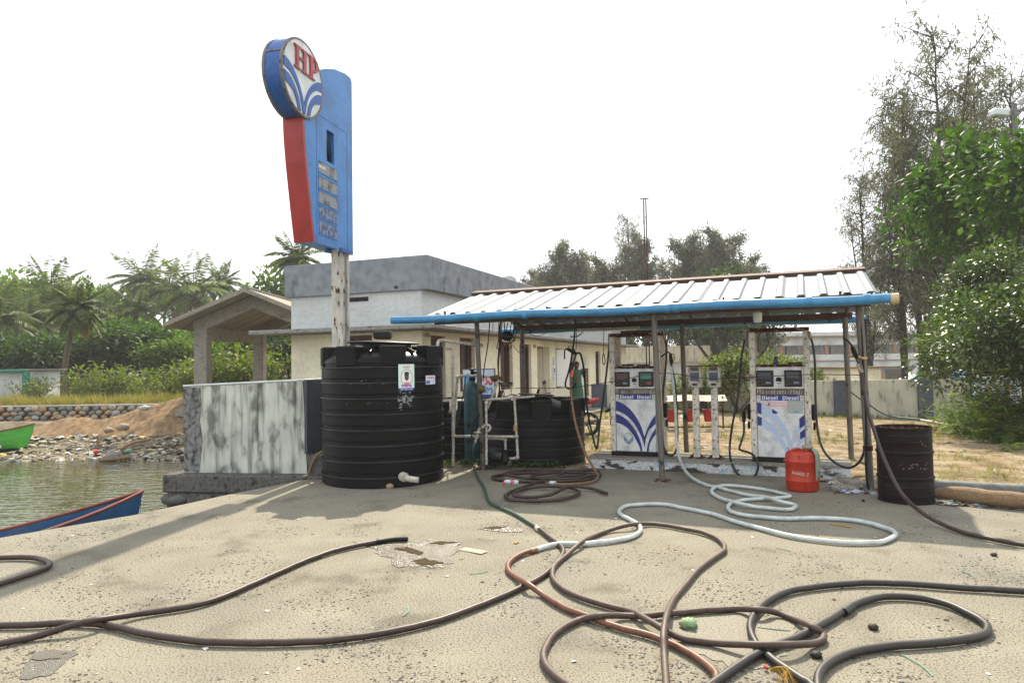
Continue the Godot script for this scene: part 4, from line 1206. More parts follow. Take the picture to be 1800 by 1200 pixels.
	var ch := [[Vector3(-0.141, 2.392, -10.953), Vector3(-0.198, 2.257, -10.977), Vector3(-0.183, 2.028, -10.971), Vector3(-0.225, 1.663, -10.989), Vector3(-0.214, 1.206, -10.984), Vector3(-0.255, 0.932, -11.001), Vector3(-0.295, 0.703, -11.019)], [Vector3(-0.35, 2.431, -10.933), Vector3(-0.362, 2.23, -10.938), Vector3(-0.394, 1.939, -10.952), Vector3(-0.444, 1.666, -10.973), Vector3(-0.476, 1.438, -10.986)], [Vector3(-0.153, 2.389, -11.175), Vector3(-0.176, 2.128, -11.185), Vector3(-0.15, 1.978, -11.174), Vector3(-0.095, 1.921, -11.151), Vector3(-0.011, 1.928, -11.115), Vector3(-0.037, 2.031, -11.126), Vector3(-0.073, 2.106, -11.142)], [Vector3(-0.125, 2.36, -11.164), Vector3(-0.101, 2.126, -11.153), Vector3(-0.037, 2.049, -11.126), Vector3(0.02, 2.14, -11.102), Vector3(0.041, 2.306, -11.093), Vector3(0.061, 2.389, -11.085)], [Vector3(-0.207, 2.403, -11.09), Vector3(-0.222, 2.033, -11.096), Vector3(-0.251, 1.941, -11.109), Vector3(-0.196, 1.875, -11.085), Vector3(-0.242, 1.922, -11.105)], [Vector3(-0.18, 2.355, -11.078), Vector3(-0.203, 2.032, -11.088), Vector3(-0.237, 1.663, -11.102), Vector3(-0.22, 1.524, -11.095)], [Vector3(-0.061, 2.354, -11.245), Vector3(-0.091, 2.224, -11.258), Vector3(-0.074, 2.092, -11.251), Vector3(-0.01, 2.015, -11.223), Vector3(0.048, 2.107, -11.199), Vector3(0.087, 2.236, -11.182), Vector3(0.108, 2.347, -11.173)], [Vector3(-0.004, 2.345, -11.112), Vector3(-0.035, 2.142, -11.125), Vector3(0.009, 2.029, -11.107), Vector3(0.056, 2.065, -11.087)], [Vector3(0.018, 1.986, -11.537), Vector3(0.074, 1.898, -11.513), Vector3(0.131, 1.849, -11.489), Vector3(0.207, 1.876, -11.457)], [Vector3(0.269, 2.179, -11.431), Vector3(0.381, 2.128, -11.383), Vector3(0.475, 2.134, -11.344), Vector3(0.587, 2.178, -11.296)]]
	for k in ch.size(): obj("cable", MB.new().tube(curve(ch[k], 0.05), [0.012, 0.010, 0.008, 0.011, 0.009, 0.012, 0.009, 0.008, 0.005, 0.005][k], 6), [m.black, m.black, m.rubber, m.black, m.brownsteel, m.black, m.rubber, m.black, m.black, m.black][k], cb)
	obj("white_lead", MB.new().tube([Vector3(-0.295, 2.392, -10.91), Vector3(-0.307, 2.192, -10.915)], 0.012, 6), m.white, cb)
	obj("cable_clump", MB.new().ball(Vector3(-0.064, 2.124, -11.137), Vector3(0.10, 0.07, 0.05), 10, nz, 1.2, 3.0), m.rubber, cb)
	var hk := thing("hanging_hook", "wire with an empty hook hanging under the canopy left of the left pump", "hook")
	obj("wire", MB.new().tube([Vector3(1.453, 2.297, -10.711), Vector3(1.435, 1.815, -10.719)], 0.006, 5), m.brownsteel, hk)
	obj("hook", MB.new().tube(curve([Vector3(1.435, 1.815, -10.719), Vector3(1.416, 1.708, -10.727), Vector3(1.431, 1.627, -10.72), Vector3(1.458, 1.672, -10.709), Vector3(1.443, 1.797, -10.715)], 0.04), 0.008, 5), m.brownsteel, hk)
	var wi := thing("strung_wire", "thin slack wire strung past both pumps from post to post", "wire")
	obj("wire", MB.new().tube(curve([Vector3(0.034, 1.275, -10.987), Vector3(0.873, 1.283, -10.631), Vector3(1.54, 1.376, -10.348), Vector3(2.174, 1.498, -10.079), Vector3(2.771, 1.41, -9.826), Vector3(3.327, 1.422, -9.589), Vector3(4.016, 1.455, -9.297), Vector3(4.62, 1.442, -9.041)], 0.2), 0.006, 5), m.brownsteel, wi)
	for p in [Vector3(2.099, 1.504, -9.731), Vector3(3.476, 1.429, -10.015)]: obj("twist", MB.new().ball(p, Vector3(0.06, 0.03, 0.05), 8, nz, 0.8, 4.0), m.tin, wi)


func swoosh(b: MB, to: Callable, clip: PackedVector2Array, z: float) -> void:
	var u1 := [Vector2(95, 640), Vector2(160, 662), Vector2(230, 710), Vector2(290, 782), Vector2(330, 852), Vector2(358, 940)]
	var l1 := [Vector2(95, 725), Vector2(150, 740), Vector2(210, 777), Vector2(265, 830), Vector2(310, 900), Vector2(345, 975), Vector2(358, 1030)]
	var u2 := [Vector2(95, 750), Vector2(150, 770), Vector2(210, 810), Vector2(270, 880), Vector2(310, 950), Vector2(330, 1010), Vector2(338, 1062)]
	var l2 := [Vector2(95, 825), Vector2(150, 840), Vector2(200, 870), Vector2(250, 922), Vector2(290, 985), Vector2(312, 1030), Vector2(320, 1062)]
	var u3 := [Vector2(358, 940), Vector2(375, 900), Vector2(400, 850), Vector2(430, 800), Vector2(470, 750)]
	var l3 := [Vector2(358, 1030), Vector2(375, 950), Vector2(400, 890), Vector2(430, 860), Vector2(470, 825)]
	var u4 := [Vector2(376, 1062), Vector2(390, 1000), Vector2(410, 950), Vector2(440, 900), Vector2(470, 862)]
	var l4 := [Vector2(395, 1062), Vector2(405, 1010), Vector2(430, 960), Vector2(470, 908)]
	for pair in [[u1, l1], [u2, l2], [u3, l3], [u4, l4]]:
		var p := PackedVector2Array()
		for v in smooth_line(pair[0]): p.append(to.call(v))
		var r := smooth_line(pair[1])
		r.reverse()
		for v in r: p.append(to.call(v))
		for part in Geometry2D.intersect_polygons(p, clip): b.prism(part, z, 0.002)


func smooth_line(p: Array) -> Array:
	var out := []
	for i in p.size() - 1:
		for k in 4: out.append(p[i].cubic_interpolate(p[i + 1], p[maxi(i - 1, 0)], p[mini(i + 2, p.size() - 1)], k / 4.0))
	out.append(p[p.size() - 1])
	return out


func pump(label: String, u: float, w: float, peeled: bool) -> Node3D:
	var o := thing("fuel_pump", label, "fuel pump", sp(u, 0.172, w), SHED_TURN, "diesel pumps on the kerb island")
	var W := 0.82; var D := 0.46; var H := 1.95
	obj("plinth", MB.new().box(Vector3(W / 2, 0.038, -D / 2), Vector3(W - 0.01, 0.076, D - 0.02)), m.black, o)
	for s in 2:
		var c := MB.new()
		c.box(Vector3(0.0425 if s == 0 else W - 0.0425, 0.07 + (H - 0.12) / 2 + 0.003, -D / 2), Vector3(0.085, H - 0.12, D), 0.01)
		obj("column", c, m.pump_rust, o)
	obj("top_beam", MB.new().box(Vector3(W / 2, H - 0.02, -D / 2), Vector3(W + 0.01, 0.05, D + 0.01), 0.008), m.rusty, o)
	obj("cabinet", MB.new().box(Vector3(W / 2, 0.73, -D / 2), Vector3(W - 0.172, 1.30, D - 0.06)), m.pump_white, o)
	var dr := obj("front_panel", MB.new().box(Vector3(W / 2, 0.53, -0.012), Vector3(W - 0.19, 0.90, 0.022), 0.006), m.pump_white, o)
	# head with two displays
	var hd := obj("head_panel", MB.new().box(Vector3(W / 2, 1.226, -0.01), Vector3(W - 0.182, 0.32, 0.03), 0.01), m.pump_white, o)
	obj("head_cover", MB.new().box(Vector3(W / 2, 1.405, -D / 2 + 0.01), Vector3(W - 0.172, 0.035, D - 0.0), 0.006), m.rusty, o)
	for s in 2:
		var x := [0.212, 0.593][s] as float
		var sc := obj("display", MB.new().box(Vector3(x, 1.218, 0.008), Vector3(0.215, 0.21, 0.014), 0.004), m.screen, hd)
		obj("bezel", MB.new().box(Vector3(x, 1.33, 0.01), Vector3(0.235, 0.014, 0.022)).box(Vector3(x, 1.107, 0.01), Vector3(0.235, 0.012, 0.022)).box(Vector3(x - 0.112, 1.218, 0.01), Vector3(0.01, 0.212, 0.022)).box(Vector3(x + 0.112, 1.218, 0.01), Vector3(0.01, 0.212, 0.022)), m.black, hd)
		obj("readout", MB.new().box(Vector3(x - 0.005, 1.265, 0.0155), Vector3(0.165, 0.085, 0.002)), mat([Color(0.22, 0.25, 0.32), Color(0.25, 0.27, 0.31)][s] if peeled else [Color(0.32, 0.20, 0.20), Color(0.14, 0.52, 0.42)][s], 0.35), hd)
		obj("small_readout", MB.new().box(Vector3(x + 0.042, 1.158, 0.0155), Vector3(0.07, 0.03, 0.002)), mat(Color(0.42, 0.47, 0.55) if peeled or s == 0 else Color(0.62, 0.25, 0.25), 0.4), hd)
		if peeled: obj("red_dot", MB.new().ball(Vector3(x - 0.03, 1.135, 0.016), Vector3(0.006, 0.006, 0.003), 6), mat(Color(0.9, 0.1, 0.08), 0.4), hd)
		obj("maker_mark", MB.new().box(Vector3(x - 0.08, 1.125, 0.0155), Vector3(0.022, 0.008, 0.002)), mat(Color(0.55, 0.25, 0.25), 0.5), hd)
	obj("keypad", MB.new().box(Vector3(0.40, 1.20, 0.008), Vector3(0.075, 0.05, 0.012), 0.004).box(Vector3(0.40, 1.232, 0.008), Vector3(0.055, 0.012, 0.01)), m.black, hd)
	obj("slot", MB.new().box(Vector3(0.40, 1.15, 0.006), Vector3(0.06, 0.008, 0.006)).box(Vector3(0.40, 1.137, 0.006), Vector3(0.012, 0.014, 0.006)), m.rubber, hd)
	var bolts := MB.new()
	for p in [Vector2(0.115, 1.36), Vector2(W - 0.115, 1.36), Vector2(0.115, 0.945), Vector2(W - 0.115, 0.945)]: bolts.at(Vector3(p.x, p.y, 0.002), Basis(Vector3.RIGHT, PI / 2)).lathe([Vector2(0.009, 0), Vector2(0.009, 0.008), Vector2(0, 0.009)], 8)
	obj("bolt", bolts, m.steel, o)
	# the vent: upright slats in a frame
	var vent := obj("vent", MB.new().box(Vector3(W / 2, 1.023, -0.025), Vector3(W - 0.18, 0.075, 0.02)), m.black, o)
	for k in 30: obj("slat", MB.new().box(Vector3(0.105 + k * 0.0211, 1.023, -0.006), Vector3(0.011, 0.066, 0.018)), m.pvc if rng.randf() < 0.75 else m.tin, vent)
	obj("vent_frame", MB.new().box(Vector3(W / 2, 1.06, -0.004), Vector3(W - 0.17, 0.01, 0.03)).box(Vector3(W / 2, 0.985, -0.004), Vector3(W - 0.17, 0.01, 0.03)), m.rusty, vent)
	# blue strip and lettering
	var st := obj("name_strip", MB.new().box(Vector3(W / 2, 0.938, 0.0), Vector3(0.53, 0.078, 0.004)), m.label_blue, dr)
	for s in 2: put(obj("lettering", text("Diesel", 0.056, 0.002), m.white, st), Vector3([0.27, 0.55][s], 0.936, 0.004))
	# printed arcs on the panel
	var to := func(v: Vector2) -> Vector2: return Vector2(0.095 + (v.x - 95) / 372.0 * (W - 0.19), 0.086 + (1062 - v.y) / 475.0 * 0.89)
	var full := PackedVector2Array([Vector2(0.096, 0.088), Vector2(W - 0.096, 0.088), Vector2(W - 0.096, 0.97), Vector2(0.096, 0.97)])
	var arcs := MB.new()
	if not peeled:
		swoosh(arcs, to, full, 0.0015)
		obj("printed_arcs", arcs, m.navy, dr)
		var em := MB.new()
		for band in emblem_bands():
			var p := []
			for v in band: p.append(to.call(Vector2(209, 957)) + v * Vector2(0.078, 0.086))
			em.prism(p, 0.0015, 0.002)
		for k in 32:
			var a := TAU * k / 32; var a2 := TAU * (k + 1) / 32
			var c: Vector2 = to.call(Vector2(209, 957))
			var pt := func(an: float, r: float) -> Vector3: return Vector3(c.x + cos(an) * 0.078 * r, c.y + sin(an) * 0.086 * r, 0.0015)
			em.q(pt.call(a, 0.97), pt.call(a, 1.02), pt.call(a2, 1.02), pt.call(a2, 0.97))
		obj("round_emblem", em, mat(Color(0.16, 0.36, 0.52), 0.5), dr)
	else:
		swoosh(arcs, to, full, 0.001)
		obj("faded_arcs", arcs, m.navy_faded, dr)
		var left := MB.new()
		for part in [PackedVector2Array([Vector2(95, 640), Vector2(130, 650), Vector2(128, 735), Vector2(95, 725)]), PackedVector2Array([Vector2(95, 750), Vector2(130, 760), Vector2(128, 822), Vector2(95, 820)]), PackedVector2Array([Vector2(215, 690), Vector2(265, 722), Vector2(240, 730), Vector2(215, 725)]), PackedVector2Array([Vector2(428, 765), Vector2(470, 732), Vector2(470, 812), Vector2(428, 842)]), PackedVector2Array([Vector2(430, 872), Vector2(470, 838), Vector2(470, 900), Vector2(430, 922)]), PackedVector2Array([Vector2(320, 985), Vector2(335, 990), Vector2(340, 1010)])]:
			var p := []
			for v in part: p.append(to.call(v))
			left.prism(p, 0.003, 0.002)
		obj("blue_remnant", left, m.navy, dr)
		var sk := obj("sticker", MB.new().box(Vector3(0.355, 0.845, 0.001), Vector3(0.29, 0.085, 0.004)), mat(Color(0.87, 0.82, 0.84), 0.6), dr)
		var pink := mat(Color(0.84, 0.52, 0.58), 0.6)
		put(obj("lettering", text("SWITCH OFF", 0.024, 0.001), pink, sk), Vector3(0.395, 0.864, 0.004))
		put(obj("lettering", text("MOBILE PHONES", 0.024, 0.001), pink, sk), Vector3(0.395, 0.826, 0.004))
		var rg := MB.new()
		for k in 24:
			var a := TAU * k / 24; var a2 := TAU * (k + 1) / 24
			rg.q(Vector3(0.255 + cos(a) * 0.03, 0.845 + sin(a) * 0.034, 0.004), Vector3(0.255 + cos(a) * 0.036, 0.845 + sin(a) * 0.04, 0.004), Vector3(0.255 + cos(a2) * 0.036, 0.845 + sin(a2) * 0.04, 0.004), Vector3(0.255 + cos(a2) * 0.03, 0.845 + sin(a2) * 0.034, 0.004))
		rg.at(Vector3(0.255, 0.845, 0.0045), Basis(Vector3.BACK, 0.8)).box(Vector3.ZERO, Vector3(0.066, 0.006, 0.001))
		obj("ban_sign", rg, mat(Color(0.75, 0.25, 0.32), 0.6), sk)
		obj("phone_print", MB.new().at(Vector3(0.255, 0.845, 0.0035), Basis(Vector3.BACK, -0.5)).box(Vector3.ZERO, Vector3(0.022, 0.042, 0.001)), m.screen, sk)
		var wr := MB.new()
		wr.box(Vector3(0.62, 0.74, 0.001), Vector3(0.07, 0.022, 0.003))
		obj("blue_scrap", wr, mat(Color(0.35, 0.62, 0.80), 0.6), dr)
		obj("paper_remnant", MB.new().prism([Vector2(0.5, 0.72), Vector2(0.71, 0.715), Vector2(0.72, 0.9), Vector2(0.51, 0.895)], 0.0015, 0.002), mat(Color(0.76, 0.77, 0.75), 0.8, {a = m.concrete.albedo_texture, s = 4.0}), dr)
	# holsters on both flanks
	for s in 2:
		var x := -0.03 if s == 0 else W + 0.028
		var hb := MB.new()
		hb.box(Vector3(x, 0.72, -D * 0.45), Vector3(0.05, 0.24, 0.12), 0.02).box(Vector3(x + (-0.01 if s == 0 else 0.01), 0.52, -D * 0.45), Vector3(0.035, 0.12, 0.08), 0.015)
		obj("holster", hb, m.black, o)
	return o


func nozzle(o: Node3D, at: Vector3, dir: Vector3, spout: Vector3) -> void:
	var b := MB.new()
	var e := at + dir * 0.16
	b.tube([at, at + dir * 0.05, e], [0.022, 0.03, 0.026], 8)
	b.tube(curve([e, e + dir * 0.05 + spout * 0.05, e + spout * 0.2 + dir * 0.04], 0.03), 0.012, 8)
	var n := obj("nozzle", b, m.black, o)
	obj("trigger_guard", MB.new().tube(curve([at + dir * 0.02, at + dir * 0.05 - spout * 0.07, at + dir * 0.14 - spout * 0.06, e], 0.03), 0.007, 6), m.steel, n)


func pumps() -> void:
	# raised kerb island under the pumps
	var isl := PackedVector2Array()
	for p in [Vector2(-1.33, 0.87), Vector2(1.98, 0.87)]: isl.append(p)
	for k in 13:
		var a := -PI / 2 + PI * k / 12
		isl.append(Vector2(2.0 + cos(a) * 0.44, 1.31 + sin(a) * 0.44))
	isl.append(Vector2(-1.33, 1.75))
	var im := MB.new()
	im.at(Vector3.ZERO, Basis(Vector3.RIGHT, Vector3.FORWARD, Vector3.UP)).prism(isl, 0.172, 0.3)
	var io := setting("kerb_island", im, m.island)
	io.position = SHED; io.rotation_degrees.y = SHED_TURN
	var tp := MB.new()
	var inner := PackedVector2Array()
	for part in Geometry2D.offset_polygon(isl, 0.012): inner = part
	tp.at(Vector3.ZERO, Basis(Vector3.RIGHT, Vector3.FORWARD, Vector3.UP)).prism(inner, 0.177, 0.035)
	var ti := obj("island_top", tp, m.cast, io)
	var p1 := pump("left white diesel pump with unbroken blue arcs and a green display", -1.02, -1.1, false)
	var p2 := pump("right white diesel pump with peeled arcs and a phone warning sticker", 1.12, -1.0, true)
	obj("tray", MB.new().box(Vector3(0.42, 1.975, -0.2), Vector3(0.5, 0.04, 0.2)), m.brownsteel, p1)
	# things lying on the heads of the pumps
	var bag := thing("black_pad", "two folded black pads lying on the left pump's head", "pads", sp(-0.6, 1.595, -1.25), SHED_TURN)
	obj("pad", MB.new().box(Vector3(-0.15, 0.02, 0), Vector3(0.2, 0.03, 0.12), 0.012), m.black, bag)
	obj("pad", MB.new().box(Vector3(0.1, 0.015, 0.02), Vector3(0.2, 0.025, 0.12), 0.01), m.rubber, bag)
	var bot := thing("blue_bottle", "small blue bottle standing on the right pump's head", "bottle", sp(1.48, 1.596, -1.2), 0)
	obj("bottle_body", MB.new().lathe([Vector2(0, 0), Vector2(0.026, 0), Vector2(0.028, 0.01), Vector2(0.028, 0.075), Vector2(0.018, 0.095), Vector2(0, 0.095)], 12), mat(Color(0.10, 0.22, 0.42), 0.3), bot)
	obj("cap", MB.new().lathe([Vector2(0.018, 0.095), Vector2(0.018, 0.115), Vector2(0, 0.115)], 10), m.black, bot)
	tag(obj("black_ledger", MB.new().at(sp(1.74, 1.61, -1.2), yaw(SHED_TURN)).box(Vector3.ZERO, Vector3(0.2, 0.024, 0.14), 0.006)  , m.black), "flat black ledger lying on the right pump's head", "ledger")
	# hoses of the pumps
	var h1 := [Vector3(3.472, 2.043, -10.126), Vector3(3.429, 1.816, -10.144), Vector3(3.384, 1.478, -10.163), Vector3(3.346, 1.098, -10.179), Vector3(3.27, 0.717, -10.211), Vector3(3.223, 0.336, -10.231), Vector3(3.194, 0.13, -10.026), Vector3(3.277, -0.022, -9.937), Vector3(3.391, -0.056, -9.889), Vector3(3.478, 0.038, -9.851), Vector3(3.503, 0.177, -9.841), Vector3(3.472, 0.282, -9.908), Vector3(3.404, 0.33, -9.992), Vector3(3.319, 0.353, -10.082), Vector3(3.359, 0.448, -10.119), Vector3(3.415, 0.594, -10.15), Vector3(3.435, 0.741, -10.196)]
	var h2 := [Vector3(4.243, 2.03, -9.744), Vector3(4.287, 1.874, -9.725), Vector3(4.307, 1.59, -9.717), Vector3(4.301, 1.106, -9.719), Vector3(4.311, 0.704, -9.715), Vector3(4.317, 0.436, -9.604), Vector3(4.383, 0.272, -9.467), Vector3(4.506, 0.184, -9.307), Vector3(4.544, 0.271, -9.073), Vector3(4.525, 0.448, -8.864), Vector3(4.488, 0.719, -8.717), Vector3(4.482, 1.155, -8.665), Vector3(4.475, 2.162, -8.613)]
	var h3 := [Vector3(2.402, 2.069, -10.743), Vector3(2.429, 1.8, -10.731), Vector3(2.367, 1.175, -10.758), Vector3(2.34, 0.684, -10.769), Vector3(2.335, 0.34, -10.662), Vector3(2.394, 0.218, -10.583), Vector3(2.474, 0.247, -10.549), Vector3(2.518, 0.44, -10.531), Vector3(2.532, 0.916, -10.579), Vector3(2.51, 1.355, -10.588), Vector3(2.467, 1.62, -10.606)]
	var h4 := [Vector3(1.591, 2.078, -11.087), Vector3(1.558, 1.727, -11.101), Vector3(1.486, 1.173, -11.131), Vector3(1.416, 0.711, -11.161), Vector3(1.361, 0.352, -11.076), Vector3(1.336, 0.276, -11.032), Vector3(1.303, 0.375, -11.046), Vector3(1.225, 0.725, -11.025), Vector3(1.168, 1.095, -10.941), Vector3(1.128, 1.507, -10.74), Vector3(1.087, 1.73, -10.649), Vector3(1.049, 1.819, -10.611), Vector3(0.993, 1.802, -10.58)]
	var inv1 := p1.transform.affine_inverse(); var inv2 := p2.transform.affine_inverse()
	for hh in [[h1, p2, inv2], [h2, p2, inv2], [h3, p1, inv1], [h4, p1, inv1]]:
		var pts := []
		for q in hh[0]: pts.append(hh[2] * q)
		var ho := obj("pump_hose", MB.new().tube(curve(pts, 0.05), 0.0165, 10), m.rubber, hh[1])
		obj("ferrule", MB.new().tube([pts[0] + Vector3(0, 0.03, 0), pts[0] - (pts[0] - pts[1]).normalized() * 0.07], 0.026, 10), m.tin, ho)
	nozzle(p2, inv2 * Vector3(3.435, 0.741, -10.196), Vector3(0.02, 1, 0).normalized(), Vector3(0.8, 0.3, 0))
	var arm := MB.new()
	arm.box(inv2 * Vector3(3.471, 0.966, -10.235), Vector3(0.10, 0.10, 0.10), 0.03)
	obj("nozzle_cover", arm, m.sign_rim, p2)
	nozzle(p1, inv1 * Vector3(0.993, 1.802, -10.58), Vector3(-0.5, 0.3, 0).normalized(), Vector3(-0.1, -0.9, 0))
	nozzle(p1, inv1 * Vector3(2.475, 1.62, -10.603), Vector3(-0.1, 1, 0).normalized(), Vector3(-0.7, -0.4, 0))
	# card boxes on two posts
	var kb := thing("payment_terminal", "left one of two grey keypad boxes on posts between the pumps", "terminal", sp((Vector3(0.311, 0.162, -1.2)).x, 0.178, -1.2), SHED_TURN, "keypad boxes on posts")
	obj("pedestal", MB.new().box(Vector3(0, 0.545, 0), Vector3(0.10, 1.07, 0.07), 0.006), m.pump_rust, kb)
	obj("base_plate", MB.new().box(Vector3(0, 0.006, 0), Vector3(0.24, 0.012, 0.2)), m.rusty, kb)
	for q in [-1, 1]: obj("gusset", MB.new().prism([Vector2(0.05 * q, 0.012), Vector2(0.11 * q, 0.012), Vector2(0.05 * q, 0.07)], 0.01, 0.01), m.rusty, kb)
	var hb := obj("head", MB.new().box(Vector3(0, 1.24, 0), Vector3(0.205, 0.325, 0.12), 0.012), m.pvc, kb)
	obj("top_plate", MB.new().box(Vector3(0, 1.41, 0.01), Vector3(0.25, 0.014, 0.18)), m.rusty, kb)
	obj("display", MB.new().box(Vector3(0, 1.36, 0.062), Vector3(0.12, 0.05, 0.006)), m.boundary_pier, hb)
	obj("display_frame", MB.new().box(Vector3(0, 1.36, 0.06), Vector3(0.145, 0.07, 0.006)), mat(Color(0.68, 0.60, 0.42), 0.6), hb)
	var kp := obj("keypad", MB.new().box(Vector3(0, 1.245, 0.061), Vector3(0.135, 0.13, 0.006)), mat(Color(0.30, 0.40, 0.52), 0.5), hb)
	for k in 20: obj("key", MB.new().box(Vector3(-0.052 + (k % 5) * 0.026, 1.2 + (k / 5) * 0.03, 0.066), Vector3(0.019, 0.022, 0.006), 0.003), m.greypipe, kp)
	obj("card_slot", MB.new().box(Vector3(0, 1.125, 0.061), Vector3(0.075, 0.03, 0.008)), m.black, hb)
	copy(kb, "payment_terminal", "right one of two grey keypad boxes on posts, beside the right pump's hose", sp((Vector3(0.59, 0.173, -1.2)).x, 0.178, -1.2), SHED_TURN)
	# fire buckets on a rail under a tin strip
	var fs := thing("bucket_stand", "low rail with a rusty tin strip that carries the red fire buckets", "stand", Vector3(4.411, 0.015, -17), -6)
	for k in 2: obj("leg", MB.new().tube([Vector3(-0.58 + 1.36 * k, -0.02, 0), Vector3(-0.58 + 1.36 * k, 0.78, 0)], 0.022, 6), m.rusty, fs)
	obj("rail", MB.new().tube([Vector3(-0.65, 0.66, 0), Vector3(0.85, 0.68, 0)], 0.018, 6), m.red_bucket, fs)
	obj("lower_rail", MB.new().tube([Vector3(-0.75, 0.03, 0.05), Vector3(0.95, 0.03, 0.05)], 0.018, 6), m.rusty, fs)
	for k in 3: obj("tin_strip", MB.new().at(Vector3(-0.45 + 0.52 * k, 0.73 + 0.012 * (k % 2), 0), Basis(Vector3.BACK, R(-0.06, 0.06)) * Basis(Vector3.RIGHT, 0.4)).box(Vector3.ZERO, Vector3(0.55, 0.012, 0.34)), [m.red_bucket, m.tin, m.boundary][k], fs)
	var bk: Node3D = null
	var wh := ["leftmost red fire bucket, half hidden by the left pump's hose", "middle red fire bucket hanging beside the thin back post", "right red fire bucket hanging between the two keypad posts"]
	for k in 3:
		var at := Vector3(4.429, 0.169, -17) + Vector3([-0.49, -0.03, 0.42][k], 0, 0)
		if bk == null:
			bk = thing("fire_bucket", wh[0], "bucket", at, 0, "red fire buckets on the rail")
			obj("bucket_body", MB.new().lathe([Vector2(0, 0.0), Vector2(0.095, 0.0), Vector2(0.135, 0.29), Vector2(0.145, 0.30), Vector2(0.13, 0.30), Vector2(0.09, 0.02), Vector2(0, 0.02)], 18), m.red_bucket, bk)
			obj("handle", MB.new().tube(curve([Vector3(-0.135, 0.28, 0), Vector3(-0.08, 0.42, 0), Vector3(0, 0.47, 0), Vector3(0.08, 0.42, 0), Vector3(0.135, 0.28, 0)], 0.05), 0.007, 6), m.steel, bk)
		else: copy(bk, "fire_bucket", wh[k], at, k * 40.0)


func tank_body(r: float, h: float, bands: int, cone: bool) -> MB:
	var p := [Vector2(0, 0.0), Vector2(r - 0.02, 0.0), Vector2(r, 0.02)]
	for k in bands:
		var y := h * (k + 0.62) / bands
		p.append_array([Vector2(r - 0.004, y - 0.07), Vector2(r - 0.004, y - 0.006), Vector2(r + 0.012, y), Vector2(r + 0.012, y + 0.012), Vector2(r - 0.014, y + 0.018), Vector2(r - 0.014, y + 0.06), Vector2(r - 0.002, y + 0.075)])
	p.append(Vector2(r, h - 0.012))
	if cone:
		p.append_array([Vector2(r * 0.98, h + 0.02), Vector2(r * 0.92, h + 0.07), Vector2(r * 0.3, h + 0.27), Vector2(0, h + 0.28)])
	else:
		p.append_array([Vector2(r * 0.985, h + 0.035), Vector2(r * 0.95, h + 0.075), Vector2(r * 0.88, h + 0.115), Vector2(r * 0.74, h + 0.155), Vector2(r * 0.55, h + 0.185), Vector2(r * 0.3, h + 0.2), Vector2(0, h + 0.2)])
	return MB.new().lathe(p, 64, 30.0)


func water_tank(label: String, at: Vector3, r: float, h: float, bands: int, cone: bool, lugs: int, lug_h: float, off: float, material: Material) -> Node3D:
	var o := thing("water_tank", label, "water tank", at, 0)
	obj("tank_body", tank_body(r, h, bands, cone), material, o)
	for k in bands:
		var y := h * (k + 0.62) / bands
		obj("band", MB.new().lathe([Vector2(r + 0.011, y - 0.001), Vector2(r + 0.0145, y + 0.003), Vector2(r + 0.0145, y + 0.010), Vector2(r + 0.010, y + 0.014)], 64), m.tank_worn_glint, o)  # worn edge ring, with the sky highlight put into its pale colour
	for k in lugs:
		var a := TAU * k / lugs + off
		var bb := Basis(Vector3.UP, a)
		var b := MB.new()
		b.at(Vector3.ZERO, bb)
		b.box(Vector3(0, h + lug_h / 2 - 0.03, r - 0.10), Vector3(0.34, lug_h + 0.06, 0.20), 0.015)
		obj("lug", b, material, o)
	for k in lugs:
		var a := TAU * (k + 0.5) / lugs + off
		var b := MB.new()
		var n := 5
		for j in n:
			var f0 := lerpf(0.5, 0.9, float(j) / n); var f1 := lerpf(0.5, 0.9, float(j + 1) / n)
			var yy := func(f: float) -> float: return h + (0.28 - f * 0.26 if cone else 0.205 - 0.13 * pow(f, 4.0)) + 0.012
			b.tube([Vector3(sin(a) * r * f0, yy.call(f0), cos(a) * r * f0), Vector3(sin(a) * r * f1, yy.call(f1), cos(a) * r * f1)], 0.022, 6)
		obj("dome_rib", b, material, o)
	return o


# a printed sheet wrapped on a tank: x along the arc, y up
func wrapped(img: Image, r: float, a: float, y: float, w: float, h: float) -> Array:
	var b := MB.new()
	var n := 8
	for k in n:
		var a0 := a - w / 2 / r + w / r * k / n; var a1 := a - w / 2 / r + w / r * (k + 1) / n
		var p := func(an: float, yy: float) -> Vector3: return Vector3(sin(an) * r, yy, cos(an) * r)
		var i := b.v.size()
		b.q(p.call(a0, y - h / 2), p.call(a1, y - h / 2), p.call(a1, y + h / 2), p.call(a0, y + h / 2))
		b.t[i] = Vector2(float(k) / n, 1); b.t[i + 1] = Vector2(float(k + 1) / n, 1); b.t[i + 2] = Vector2(float(k + 1) / n, 0); b.t[i + 3] = Vector2(float(k) / n, 0)
	var k2 := mat(Color.WHITE, 0.6)
	k2.albedo_texture = ImageTexture.create_from_image(img)
	return [b, k2]


func blotch(im: Image, c: Vector2, r: Vector2, col: Color) -> void:
	for y in range(maxi(0, int(c.y - r.y)), mini(im.get_height(), int(c.y + r.y) + 1)):
		for x in range(maxi(0, int(c.x - r.x)), mini(im.get_width(), int(c.x + r.x) + 1)):
			if pow((x - c.x) / r.x, 2.0) + pow((y - c.y) / r.y, 2.0) <= 1.0: im.set_pixel(x, y, col)


